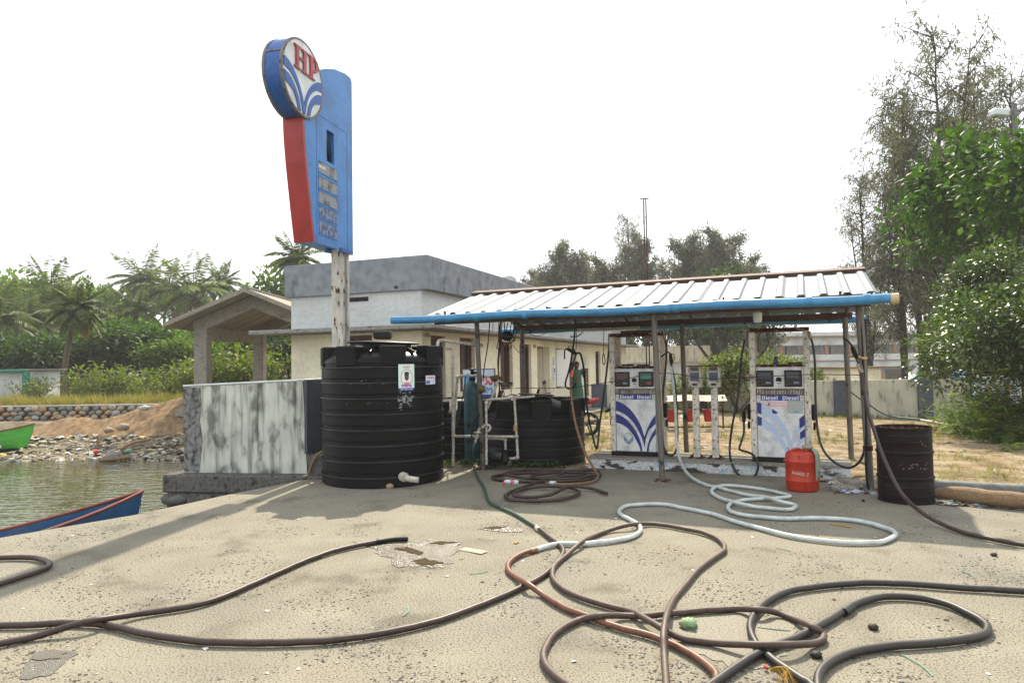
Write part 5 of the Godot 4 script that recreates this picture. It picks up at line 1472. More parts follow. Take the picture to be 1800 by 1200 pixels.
func scribble(im: Image, box: Rect2, col: Color, n: int, thick: int) -> void:
	# a row of rounded letters like those of the local script
	for k in n:
		var cx := box.position.x + box.size.x * (k + 0.5) / n
		var rad := box.size.x / n * 0.42
		for q in 40:
			var a := TAU * q / 40.0
			if (k * 7 + q / 10) % 4 == 3: continue
			var px := cx + cos(a) * rad * (1.0 if q % 20 < 13 else 0.6)
			var py := box.position.y + box.size.y * 0.5 + sin(a) * box.size.y * 0.45
			im.fill_rect(Rect2i(int(px), int(py), thick, thick), col)
		if k % 3 == 1: im.fill_rect(Rect2i(int(cx + rad * 0.4), int(box.position.y), thick, int(box.size.y)), col)


func tanks() -> void:
	var t1 := water_tank("tall black ribbed plastic water tank with a portrait poster, in front of the sign pole", Vector3(-1.93, 0, -10.17), 0.885, 1.72, 8, false, 8, 0.225, 0.36, m.tank)
	var lid := MB.new()
	lid.at(Vector3(0.03, 2.0, 0.1), Basis(Vector3.BACK, -0.03)).lathe([Vector2(0, -0.01), Vector2(0.52, -0.012), Vector2(0.54, 0.0), Vector2(0.52, 0.012), Vector2(0.2, 0.03), Vector2(0, 0.032)], 26)
	obj("lid", lid, m.tank_dusty, t1)
	obj("neck", MB.new().at(Vector3(0.03, 1.88, 0.05)).lathe([Vector2(0.4, 0), Vector2(0.4, 0.11), Vector2(0, 0.11)], 26), m.tank, t1)
	var vs := MB.new()
	var va := 0.47
	var vd := Vector3(sin(va), 0, cos(va))
	vs.tube([vd * 0.86 + Vector3(0, 0.15, 0), vd * 0.98 + Vector3(0.02, 0.145, 0)], 0.055, 12)
	vs.tube([vd * 0.97 + Vector3(0.02, 0.145, 0), vd * 1.03 + Vector3(0.06, 0.135, 0), vd * 1.04 + Vector3(0.17, 0.12, 0)], 0.042, 12)
	var vo := obj("drain_pipe", vs, m.pvc, t1)
	obj("pipe_nut", MB.new().tube([vd * 0.9 + Vector3(0.0, 0.15, 0), vd * 0.945 + Vector3(0.01, 0.148, 0)], 0.068, 8), m.pvc, vo)
	# portrait poster: a plain generic head in an oval, and the strips of lettering
	var im := Image.create(72, 108, false, Image.FORMAT_RGB8)
	im.fill(Color(0.78, 0.87, 0.85))
	blotch(im, Vector2(36, 54), Vector2(27, 33), Color(0.72, 0.50, 0.22))
	blotch(im, Vector2(36, 54), Vector2(24, 30), Color(0.86, 0.89, 0.88))
	blotch(im, Vector2(36, 84), Vector2(20, 14), Color(0.80, 0.80, 0.82))
	blotch(im, Vector2(36, 50), Vector2(10, 17), Color(0.36, 0.24, 0.2))
	blotch(im, Vector2(36, 38), Vector2(11, 8), Color(0.13, 0.14, 0.18))
	for q in [31, 41]: blotch(im, Vector2(q, 48), Vector2(2.2, 1.2), Color(0.12, 0.09, 0.09))
	blotch(im, Vector2(36, 59), Vector2(4, 1.4), Color(0.16, 0.1, 0.1))
	for k in 12: blotch(im, Vector2(26 + (k * 11) % 24, 75 + (k * 5) % 8), Vector2(2, 2), Color(0.78, 0.16, 0.18))
	scribble(im, Rect2(12, 82, 46, 9), Color(0.52, 0.18, 0.52), 9, 2)
	scribble(im, Rect2(24, 8, 26, 4), Color(0.8, 0.3, 0.3), 7, 1)
	scribble(im, Rect2(20, 13, 32, 4), Color(0.8, 0.3, 0.3), 8, 1)
	im.fill_rect(Rect2i(0, 97, 72, 11), Color(0.14, 0.18, 0.48))
	scribble(im, Rect2(8, 99, 58, 6), Color(0.9, 0.9, 0.92), 10, 1)
	var po := wrapped(im, 0.902, 0.55, 1.50, 0.235, 0.365)
	var pn := obj("poster", po[0], po[1], t1)
	var im2 := Image.create(72, 48, false, Image.FORMAT_RGB8)
	im2.fill(Color(0.86, 0.88, 0.92))
	scribble(im2, Rect2(6, 6, 58, 12), Color(0.80, 0.16, 0.18), 8, 2)
	blotch(im2, Vector2(14, 34), Vector2(13, 10), Color(0.25, 0.50, 0.78))
	blotch(im2, Vector2(26, 32), Vector2(8, 8), Color(0.35, 0.55, 0.80))
	im2.fill_rect(Rect2i(3, 38, 24, 6), Color(0.3, 0.3, 0.34))
	for k in 4: im2.fill_rect(Rect2i(42, 22 + k * 6, 24, 2), Color(0.45, 0.5, 0.7))
	var p2 := wrapped(im2, 0.902, 1.02, 1.455, 0.21, 0.125)
	obj("sticker", p2[0], p2[1], t1)
	# torn paper left below the poster and scuffs
	var torn := MB.new()
	for k in 46:
		var a := 0.55 + R(-0.15, 0.13); var y := R(1.10, 1.30) + (0.02 if k % 3 else -0.05)
		var e := func(da: float, dy: float) -> Vector3: return Vector3(sin(a + da) * 0.9015, y + dy, cos(a + da) * 0.9015)
		var s := R(0.006, 0.03)
		torn.q(e.call(-s, -s * R(0.2, 0.8)), e.call(s * R(0.3, 1), -s * R(0.1, 0.6)), e.call(s, s * R(0.2, 0.9)), e.call(-s * 0.5, s * R(0.2, 0.7)))
	for k in 16:
		var a := R(-0.45, 0.3); var y: float = [1.42, 1.16, 1.47][k % 3] + R(-0.01, 0.01)
		var e := func(da: float, dy: float) -> Vector3: return Vector3(sin(a + da) * 0.9015, y + dy, cos(a + da) * 0.9015)
		var s := R(0.004, 0.012)
		torn.q(e.call(-s, -0.004), e.call(s, -0.003), e.call(s, 0.004), e.call(-s * 0.5, 0.005))
	obj("paper_remains", torn, m.faded, t1)
	tag(obj("rough_block", MB.new().box(Vector3(-1.9, 2.12, -10.02), Vector3(0.26, 0.13, 0.2), 0.03), mat(Color(0.22, 0.21, 0.2), 0.95, {h = m.earth.heightmap_texture, hd = 4.0, a = m.concrete.albedo_texture, s = 4.0})), "rough dark concrete block weighing down the tall tank's lid", "block")
	var t2 := water_tank("low wide black water tank right of the gas cylinder, behind the coiled hose", Vector3(0.38, 0, -11.92), 0.86, 0.80, 5, true, 8, 0.26, 0.1, m.tank_dusty)
	var l2 := MB.new()
	l2.at(Vector3(-0.05, 1.09, 0.05), Basis(Vector3.BACK, 0.04)).lathe([Vector2(0, -0.012), Vector2(0.36, -0.012), Vector2(0.37, 0.01), Vector2(0.1, 0.04), Vector2(0, 0.04)], 24)
	obj("lid", l2, m.tank_dusty, t2)
	obj("lid", MB.new().at(Vector3(0.02, 1.13, 0.1), Basis(Vector3.BACK, -0.06) * yaw(20)).box(Vector3.ZERO, Vector3(0.55, 0.02, 0.34), 0.004), m.rubber, t2)
	var t3 := water_tank("low black water tank behind the teal cylinder, its grey dome sunlit", Vector3(-1.05, 0, -12.95), 0.78, 0.76, 5, true, 8, 0.26, 0.35, m.tank_dusty)
	obj("neck", MB.new().at(Vector3(0, 1.0, 0)).lathe([Vector2(0.2, 0), Vector2(0.2, 0.06), Vector2(0, 0.06)], 20), m.tank, t3)


func quay_things() -> void:
	# gas cylinder
	var gc := thing("gas_cylinder", "tall teal gas cylinder with a rusty flank and black valve by the left canopy post", "gas cylinder", Vector3(-0.709, 0, -12.005), 20)
	obj("cylinder", MB.new().lathe([Vector2(0, 0), Vector2(0.14, 0), Vector2(0.155, 0.02), Vector2(0.155, 1.18), Vector2(0.15, 1.25), Vector2(0.125, 1.32), Vector2(0.08, 1.37), Vector2(0.045, 1.39), Vector2(0, 1.39)], 28), m.teal, gc)
	obj("collar", MB.new().lathe([Vector2(0.05, 1.36), Vector2(0.06, 1.38), Vector2(0.06, 1.44), Vector2(0.03, 1.46), Vector2(0, 1.46)], 14), m.black, gc)
	var vl := MB.new()
	vl.tube([Vector3(0, 1.44, 0), Vector3(0, 1.56, 0)], 0.03, 8).box(Vector3(0.03, 1.52, 0), Vector3(0.12, 0.05, 0.06), 0.012)
	vl.at(Vector3(0, 1.58, 0)).lathe([Vector2(0.03, -0.02), Vector2(0.065, -0.01), Vector2(0.065, 0.012), Vector2(0.0, 0.02)], 10)
	obj("valve", vl, m.black, gc)
	# pipework round the left post
	var pf := thing("water_pipework", "frame of white plastic water pipes around the gas cylinder and low tank", "pipes")
	var runs := [[Vector3(-1.003, 0.014, -11.265), Vector3(-0.99, 0.275, -11.259), Vector3(-0.987, 0.498, -11.258), Vector3(-0.962, 0.908, -11.247), Vector3(-0.928, 1.254, -11.233), Vector3(-0.906, 1.431, -11.224), Vector3(-0.857, 1.477, -11.203), Vector3(-0.714, 1.485, -11.142)], [Vector3(-0.975, 0.496, -11.231), Vector3(-0.481, 0.506, -11.021), Vector3(0.048, 0.517, -10.797)], [Vector3(-0.433, 0.092, -10.794), Vector3(-0.427, 0.502, -10.792), Vector3(-0.423, 1.074, -10.79)], [Vector3(-0.423, 1.074, -10.79), Vector3(-0.372, 1.11, -10.769), Vector3(-0.192, 1.12, -10.692), Vector3(0.022, 1.147, -10.602)], [Vector3(0.022, 1.143, -10.884), Vector3(0.036, 0.845, -10.878), Vector3(0.049, 0.522, -10.873), Vector3(0.062, 0.217, -10.867), Vector3(0.052, 0.172, -10.871), Vector3(-0.102, 0.156, -10.936)], [Vector3(-0.419, 0.465, -11.049), Vector3(-0.17, 0.468, -10.944), Vector3(-0.134, 0.447, -10.928), Vector3(-0.131, 0.302, -10.927)], [Vector3(-0.217, 1.445, -10.877), Vector3(-0.303, 1.21, -10.913), Vector3(-0.408, 0.955, -10.958)], [Vector3(0.041, 1.12, -10.985), Vector3(0.213, 1.13, -10.912), Vector3(0.347, 1.148, -10.854)], [Vector3(-0.714, 1.485, -11.153), Vector3(-0.469, 1.473, -11.049), Vector3(-0.219, 1.444, -10.943)]]
	for k in runs.size():
		obj("pipe", MB.new().tube(curve(runs[k], 0.08), [0.024, 0.022, 0.021, 0.021, 0.022, 0.018, 0.02, 0.02, 0.018][k], 10), m.pvc, pf)
	for p in [Vector3(-0.987, 0.498, -11.258), Vector3(0.048, 0.515, -10.851), Vector3(-0.419, 1.056, -10.788), Vector3(0.052, 0.181, -10.871), Vector3(-0.906, 1.459, -11.223), Vector3(-0.133, 0.456, -10.928), Vector3(0.033, 0.665, -10.879), Vector3(0.022, 1.139, -10.775)]:
		obj("joint", MB.new().ball(p, Vector3(0.034, 0.034, 0.034), 10), m.pvc, pf)
	obj("stop_valve", MB.new().box(Vector3(0.033, 0.649, -10.858), Vector3(0.06, 0.12, 0.06), 0.02), mat(Color(0.66, 0.55, 0.36), 0.6), pf)
	obj("tap", MB.new().tube(curve([Vector3(-0.486, 0.665, -10.774), Vector3(-0.44, 0.702, -10.754), Vector3(-0.386, 0.712, -10.731), Vector3(-0.359, 0.668, -10.72), Vector3(-0.396, 0.614, -10.736)], 0.03), 0.02, 8), m.pvc, pf)
	obj("tap", MB.new().tube(curve([Vector3(-0.529, 0.669, -10.738), Vector3(-0.558, 0.597, -10.75), Vector3(-0.577, 0.526, -10.758), Vector3(-0.615, 0.418, -10.774)], 0.03), 0.021, 8), m.pvc, pf)
	obj("tap_handle", MB.new().box(Vector3(-0.565, 0.6, -10.72), Vector3(0.11, 0.022, 0.03), 0.008), m.pvc, pf)
	for k in 3: obj("rag", MB.new().ball([Vector3(-0.49, 1.27, -10.84), Vector3(-0.47, 0.679, -10.81), Vector3(-0.254, 1.446, -10.892)][k], Vector3(0.07, 0.05, 0.06), 10, nz, 1.4, 3.0), mat([Color(0.45, 0.37, 0.20), Color(0.48, 0.42, 0.30), Color(0.35, 0.27, 0.2)][k], 0.95), pf)
	var rp := MB.new()
	rp.tube(curve([Vector3(-0.77, 1.486, -11.155), Vector3(-0.803, 1.208, -11.169), Vector3(-0.874, 0.929, -11.199), Vector3(-0.925, 0.668, -11.221)], 0.06), 0.012, 6)
	obj("thin_hose", rp, m.hose_green, pf)
	obj("thin_hose", MB.new().tube(curve([Vector3(-0.529, 0.879, -10.792), Vector3(-0.622, 0.77, -10.832), Vector3(-0.662, 0.589, -10.848), Vector3(-0.664, 0.428, -10.849)], 0.06), 0.015, 8), m.rubber, pf)
	var up := thing("overflow_pipe", "grey pipe running from the tall tank's rim to the left canopy post", "pipe")
	obj("pipe", MB.new().tube(curve([Vector3(-1.159, 1.924, -10.6), Vector3(-1.149, 2.013, -10.6), Vector3(-1.106, 2.051, -10.7), Vector3(-0.901, 2.024, -10.8), Vector3(-0.48, 1.971, -11.05)], 0.05), 0.027, 10), m.pvc, up)
	obj("pipe", MB.new().tube(curve([Vector3(-1.045, 1.925, -10.7), Vector3(-0.974, 1.917, -10.8), Vector3(-0.939, 1.872, -10.8), Vector3(-0.941, 1.674, -10.8), Vector3(-0.952, 1.133, -10.85), Vector3(-0.964, 0.544, -10.9)], 0.05), 0.022, 10), m.pvc, up)
	# electric water pump on its block
	var wp := thing("pump_motor", "small black electric pump standing on a concrete block in front of the low tank", "pump", Vector3(-0.265, 0.11, -10.9), -20)
	obj("motor", MB.new().at(Vector3(-0.02, 0.10, 0), Basis(Vector3.BACK, PI / 2 - 0.15)).lathe([Vector2(0, -0.13), Vector2(0.09, -0.12), Vector2(0.1, -0.09), Vector2(0.1, 0.10), Vector2(0.08, 0.13), Vector2(0, 0.13)], 18), m.rubber, wp)
	obj("impeller_case", MB.new().box(Vector3(0.15, 0.08, 0), Vector3(0.07, 0.16, 0.14), 0.02), m.rubber, wp)
	obj("foot", MB.new().box(Vector3(0, -0.02, 0), Vector3(0.3, 0.04, 0.18)), m.black, wp)
	tag(obj("footing_block", MB.new().at(Vector3(-0.219, 0, -11.277), yaw(-22)).box(Vector3(0, 0.03, 0), Vector3(0.42, 0.12, 0.3), 0.015), m.cast), "flat concrete block under the small electric pump", "block")
	var bn := thing("banner_board", "white banner board with red and blue lettering leaning near the office windows", "banner", Vector3(-0.664, 1.003, -13.4), -30)
	var im := Image.create(96, 72, false, Image.FORMAT_RGB8)
	im.fill(Color(0.82, 0.86, 0.92))
	scribble(im, Rect2(30, 16, 60, 20), Color(0.84, 0.20, 0.16), 4, 4)
	scribble(im, Rect2(16, 44, 74, 13), Color(0.25, 0.55, 0.82), 7, 3)
	im.fill_rect(Rect2i(0, 62, 96, 10), Color(0.16, 0.2, 0.55))
	blotch(im, Vector2(14, 26), Vector2(12, 18), Color(0.2, 0.6, 0.85))
	var bm := mat(Color.WHITE, 0.5)
	bm.albedo_texture = ImageTexture.create_from_image(im)
	var bb := MB.new()
	bb.q(Vector3(-0.36, 0, 0.012), Vector3(0.36, 0, 0.012), Vector3(0.36, 0.56, 0.012), Vector3(-0.36, 0.56, 0.012))
	obj("print", bb, bm, bn)
	obj("frame", MB.new().box(Vector3(0, 0.28, 0), Vector3(0.76, 0.6, 0.02)), m.steel, bn)
	for q in [-1, 1]: obj("leg", MB.new().tube([Vector3(0.34 * q, 0.0, -0.02), Vector3(0.34 * q, -0.98, -0.1)], 0.015, 6), m.steel, bn)
	motorcycles()
	# red container and its cloth
	var rc := thing("red_container", "red plastic drum container with white painted marks, standing before the right pump", "container", Vector3(3.66, 0, -8.72), -8)
	var hp := []
	var prof := [Vector2(0, 0), Vector2(0.15, 0), Vector2(0.18, 0.012), Vector2(0.19, 0.035), Vector2(0.192, 0.12), Vector2(0.199, 0.13), Vector2(0.199, 0.142), Vector2(0.193, 0.155), Vector2(0.197, 0.36), Vector2(0.203, 0.368), Vector2(0.203, 0.382), Vector2(0.196, 0.395), Vector2(0.188, 0.46), Vector2(0.165, 0.495), Vector2(0.13, 0.505), Vector2(0, 0.505)]
	put(obj("container_body", MB.new().lathe(prof, 40), m.red_can, rc), Vector3.ZERO, Basis.from_scale(Vector3(1.03, 1, 0.92)))
	var hn := MB.new()
	hn.tube(curve([Vector3(-0.13, 0.46, 0.05), Vector3(-0.12, 0.515, 0.03), Vector3(-0.03, 0.525, 0.0), Vector3(0.0, 0.50, 0.0)], 0.03), 0.017, 8)
	for q in 4: hn.at(Vector3(sin(q * 0.7 - 0.4) * 0.19, 0.44, cos(q * 0.7 - 0.4) * 0.175), yaw(rad_to_deg(q * 0.7 - 0.4))).box(Vector3.ZERO, Vector3(0.022, 0.07, 0.014), 0.006)
	obj("handle", hn, m.red_can, rc)
	obj("cap", MB.new().at(Vector3(0.06, 0.5, 0.02)).lathe([Vector2(0.055, 0), Vector2(0.055, 0.035), Vector2(0, 0.037)], 16), m.red_can, rc)
	obj("lug", MB.new().box(Vector3(-0.205, 0.375, 0.0), Vector3(0.03, 0.03, 0.03), 0.008).box(Vector3(0.205, 0.375, 0.02), Vector3(0.03, 0.03, 0.03), 0.008), m.red_can, rc)
	var cm := MB.new()
	var glyphs := [[0.0, "A"], [1.0, "4"], [2.0, "4"], [3.0, "0"], [4.0, "0"], [5.0, "."], [5.6, "7"]]
	for gph in glyphs:
		var an: float = -0.78 + gph[0] * 0.155
		var tm := obj("painted_mark", text(gph[1], 0.042, 0.003), m.faded_mark, rc)
		put(tm, Vector3(sin(an) * 0.203, 0.245 - 0.012 * gph[0] * 0.3, cos(an) * 0.183), yaw(rad_to_deg(an)))
	var cl := thing("green_rag", "pale green rag draped over the red container's right shoulder", "rag", Vector3(3.66, 0, -8.72), -8)
	var cb := MB.new()
	for a in 7:
		for k in 11:
			var e := func(i: int, j: int) -> Vector3:
				var an := 1.35 - i * 0.115
				var t := j / 11.0
				var rr: float = 0.06 + 0.15 * minf(1.0, t * 2.4)
				var yy: float = 0.54 - 0.02 * t - maxf(0.0, t - 0.3) * (0.44 + 0.10 * sin(i * 1.3)) + 0.008 * sin(i * 4.0 + j * 1.7)
				return Vector3(sin(an) * (rr + 0.012 * sin(i * 2.9)), yy, cos(an) * (rr + 0.012 * sin(i * 2.9)) * 0.92)
			cb.q(e.call(a + 1, k + 1), e.call(a, k + 1), e.call(a, k), e.call(a + 1, k))
	obj("cloth", cb, mat(Color(0.55, 0.62, 0.53), 0.9, {a = m.concrete.detail_albedo, s = 3.0}), cl)
	obj("knot", MB.new().ball(Vector3(0.06, 0.55, 0.04), Vector3(0.075, 0.03, 0.06), 12, nz, 0.8, 4.0), mat(Color(0.56, 0.53, 0.45), 0.9), cl)
	# oil drum
	var od := thing("oil_drum", "old black steel oil drum with rusty rims beside the right canopy post", "drum", Vector3(4.57, 0, -8.02), 30)
	var rr := 0.288
	var dp := [Vector2(0, 0.02), Vector2(rr - 0.012, 0.02), Vector2(rr - 0.01, 0), Vector2(rr + 0.008, 0.0), Vector2(rr + 0.008, 0.02), Vector2(rr, 0.026)]
	for y in [0.09, 0.12, 0.15, 0.18]: dp.append_array([Vector2(rr, y - 0.012), Vector2(rr + 0.004, y - 0.004), Vector2(rr + 0.004, y + 0.004), Vector2(rr, y + 0.012)])
	for y in [0.285, 0.575]: dp.append_array([Vector2(rr, y - 0.022), Vector2(rr + 0.013, y - 0.006), Vector2(rr + 0.013, y + 0.006), Vector2(rr, y + 0.022)])
	for y in [0.70, 0.73, 0.76]: dp.append_array([Vector2(rr, y - 0.012), Vector2(rr + 0.004, y - 0.004), Vector2(rr + 0.004, y + 0.004), Vector2(rr, y + 0.012)])
	dp.append_array([Vector2(rr, 0.835), Vector2(rr + 0.008, 0.84), Vector2(rr + 0.008, 0.86), Vector2(rr - 0.008, 0.86), Vector2(rr - 0.012, 0.84)])
	put(obj("drum_body", MB.new().lathe(dp, 48, 35.0), m.drum, od), Vector3(0, 0, 0), Basis(Vector3.BACK, 0.012))
	obj("drum_inside", MB.new().lathe([Vector2(rr - 0.012, 0.84), Vector2(rr - 0.014, 0.3), Vector2(0, 0.3)], 48), m.rusty, od)
	obj("torn_top", MB.new().lathe([Vector2(rr - 0.014, 0.825), Vector2(rr - 0.12, 0.81)], 48, 40, 0.6, 4.4), m.rusty, od)
	var sc := MB.new()
	for k in 34:
		var a := R(-0.75, 0.35) - 0.52; var y: float = [0.69, 0.46, 0.42][k % 3] + R(-0.03, 0.03)
		var e := func(da: float, dy: float) -> Vector3: return Vector3(sin(a + da) * (rr + 0.0055), y + dy, cos(a + da) * (rr + 0.0055))
		var s := R(0.006, 0.03)
		sc.q(e.call(-s, -s * 0.3), e.call(s * R(0.3, 1), -s * 0.2), e.call(s, s * R(0.1, 0.4)), e.call(-s * 0.5, s * R(0.1, 0.5)))
	obj("paint_scuff", sc, mat(Color(0.48, 0.43, 0.38), 0.9), od)
	# boats
	boats()
	# pipes lying at the right edge
	var gp := thing("grey_pipe", "long grey pipe lying on the sand behind the log at the right", "pipe")
	obj("pipe", MB.new().tube([Vector3(4.625, 0.07, -8.718), Vector3(5.08, 0.07, -8.515), Vector3(5.481, 0.07, -8.324), Vector3(6.433, 0.07, -7.812)], 0.085, 16), m.greypipe, gp)
	var lg := thing("weathered_log", "weathered brown palm log lying at the concrete's edge right of the drum", "log")
	var lp := curve([Vector3(4.855, 0.06, -8.065), Vector3(5.01, 0.1, -7.908), Vector3(5.188, 0.1, -7.69), Vector3(5.414, 0.1, -7.478), Vector3(5.945, 0.1, -7.224)], 0.1)
	var lr := []
	for k in lp.size(): lr.append(minf(0.085, 0.02 + 0.03 * k) + 0.006 * sin(k * 2.1))
	obj("trunk", MB.new().tube(lp, lr, 14), m.timber, lg)
	# slabs at the island's end
	for k in 2:
		tag(obj("broken_slab", MB.new().at([Vector3(4.173, 0, -8.669), Vector3(4.444, 0, -9.01)][k] + Vector3(0, 0.03, 0), yaw(-30 + 40 * k)).box(Vector3.ZERO, Vector3([0.34, 0.26][k], 0.08, 0.22), 0.02), m.cast), ["broken concrete slab lying right of the red container", "smaller broken slab behind it at the island's rounded end"][k], "slab")


func motorcycle(label: String, at: Vector3, turn: float, col: Color) -> Node3D:
	# faces local -x; wheels touch y = 0
	var o := thing("motorcycle", label, "motorcycle", at, turn, "motorcycles parked before the office")
	for s in 2:
		var wx: float = [-0.65, 0.62][s]
		var w := obj("wheel", MB.new().at(Vector3(wx, 0.3, 0), Basis(Vector3.RIGHT, PI / 2)).lathe([Vector2(0.235, -0.045), Vector2(0.28, -0.045), Vector2(0.3, -0.02), Vector2(0.3, 0.02), Vector2(0.28, 0.045), Vector2(0.235, 0.045), Vector2(0.235, -0.045)], 26), m.rubber, o)
		obj("rim", MB.new().at(Vector3(wx, 0.3, 0), Basis(Vector3.RIGHT, PI / 2)).lathe([Vector2(0.21, -0.03), Vector2(0.238, -0.035), Vector2(0.238, 0.035), Vector2(0.21, 0.03)], 26).lathe([Vector2(0, -0.05), Vector2(0.05, -0.05), Vector2(0.05, 0.05), Vector2(0, 0.05)], 12), m.steel, w)
		for k in 5: obj("spoke", MB.new().at(Vector3(wx, 0.3, 0), Basis(Vector3.BACK, TAU * k / 5)).box(Vector3(0.13, 0, 0), Vector3(0.18, 0.03, 0.03)), m.black, w)
	var paint := mat(col, 0.3)
	obj("fuel_tank", MB.new().ball(Vector3(-0.18, 0.78, 0), Vector3(0.3, 0.13, 0.14), 18), paint, o)
	obj("tail", MB.new().at(Vector3(0.62, 0.80, 0), Basis(Vector3.BACK, 0.22)).box(Vector3.ZERO, Vector3(0.5, 0.12, 0.2), 0.05), paint, o)
	obj("tail_light", MB.new().at(Vector3(0.87, 0.86, 0)).box(Vector3.ZERO, Vector3(0.06, 0.08, 0.16), 0.025), m.red_can, o)
	obj("seat", MB.new().at(Vector3(0.36, 0.84, 0), Basis(Vector3.BACK, 0.1)).box(Vector3.ZERO, Vector3(0.66, 0.11, 0.24), 0.045), m.black, o)
	obj("engine", MB.new().box(Vector3(-0.08, 0.42, 0), Vector3(0.36, 0.3, 0.26), 0.05).box(Vector3(-0.12, 0.62, 0), Vector3(0.18, 0.18, 0.2), 0.02), m.steel, o)
	obj("exhaust", MB.new().tube(curve([Vector3(-0.2, 0.4, 0.14), Vector3(0.0, 0.24, 0.15), Vector3(0.4, 0.28, 0.16), Vector3(0.85, 0.4, 0.17)], 0.1), [0.022, 0.022, 0.022, 0.03, 0.04, 0.045, 0.045, 0.045, 0.045, 0.045, 0.045, 0.045, 0.045, 0.045, 0.045, 0.045, 0.045, 0.045, 0.045, 0.045, 0.045, 0.045, 0.045, 0.045], 10), m.steel, o)
	obj("frame", MB.new().tube([Vector3(-0.42, 0.82, 0), Vector3(0.1, 0.5, 0), Vector3(0.62, 0.3, 0)], 0.03, 8).tube([Vector3(0.1, 0.5, 0.08), Vector3(0.62, 0.76, 0.08)], 0.02, 6), m.black, o)
	obj("fork", MB.new().tube([Vector3(-0.65, 0.3, 0.08), Vector3(-0.42, 0.92, 0.08)], 0.025, 8).tube([Vector3(-0.65, 0.3, -0.08), Vector3(-0.42, 0.92, -0.08)], 0.025, 8), m.steel, o)
	obj("mudguard", MB.new().at(Vector3(-0.65, 0.3, 0), Basis(Vector3.RIGHT, PI / 2)).lathe([Vector2(0.33, -0.06), Vector2(0.345, 0), Vector2(0.33, 0.06)], 16, 60, -2.6, -0.2), paint, o)
	obj("headlamp", MB.new().at(Vector3(-0.56, 0.86, 0)).ball(Vector3.ZERO, Vector3(0.09, 0.11, 0.1), 14), m.black, o)
	obj("visor", MB.new().at(Vector3(-0.52, 1.02, 0), Basis(Vector3.BACK, -0.3)).box(Vector3.ZERO, Vector3(0.05, 0.24, 0.22), 0.02), m.black, o)
	obj("handlebar", MB.new().tube(curve([Vector3(-0.24, 1.0, 0.36), Vector3(-0.36, 1.02, 0.2), Vector3(-0.42, 0.95, 0), Vector3(-0.36, 1.02, -0.2), Vector3(-0.24, 1.0, -0.36)], 0.06), 0.016, 8), m.black, o)
	for s in [-1, 1]:
		var mi := obj("mirror", MB.new().at(Vector3(-0.36, 1.28, 0.30 * s), Basis(Vector3.BACK, 0.3)).box(Vector3.ZERO, Vector3(0.04, 0.1, 0.15), 0.02), m.black, o)
		obj("mirror_stalk", MB.new().tube([Vector3(-0.33, 1.02, 0.22 * s), Vector3(-0.36, 1.27, 0.28 * s)], 0.008, 6), m.black, mi)
	return o


func motorcycles() -> void:
	motorcycle("red motorcycle parked with its tail towards the left pump, behind the low tank", Vector3(1.1, -0.05, -16.0), -6, Color(0.62, 0.08, 0.06))
	motorcycle("dark motorcycle whose mirror shows above the low tank before the office window", Vector3(0.2, -0.05, -15.3), -20, Color(0.1, 0.1, 0.11))


# a canoe: length along x, its bow at +x rising
func hull(l: float, w: float, h: float, rise: float) -> Array:
	var outer := MB.new(); var inner := MB.new(); var rim := MB.new()
	var n := 26; var k := 10
	var at := func(i: int, j: int, s: float) -> Vector3:
		var f := float(i) / n
		var e := pow(absf(f * 2 - 1), 2.6)
		var half := w / 2 * (1 - pow(absf(f * 2 - 1), 3.4)) * s + 0.012
		var top := h + rise * e
		var a := PI * j / k
		var bot := rise * 0.55 * pow(absf(f * 2 - 1), 5.0)
		return Vector3((f - 0.5) * l + rise * 0.35 * signf(f - 0.5) * e * sin(a) * 0 + signf(f - 0.5) * e * rise * 0.5 * (1 - sin(a)), lerpf(top, bot + (0.03 if s < 1 else 0.0), pow(sin(a), 0.7)), -cos(a) * half)
	for i in n:
		for j in k:
			outer.q(at.call(i, j, 1.0), at.call(i + 1, j, 1.0), at.call(i + 1, j + 1, 1.0), at.call(i, j + 1, 1.0))
			inner.q(at.call(i, j + 1, 0.93), at.call(i + 1, j + 1, 0.93), at.call(i + 1, j, 0.93), at.call(i, j, 0.93))
	for j in [0, k]:
		var p := []
		for i in n + 1: p.append(at.call(i, j, 0.98) + Vector3(0, 0.012, 0))
		rim.tube(p, 0.021, 6)
	return [outer, inner, rim, at]


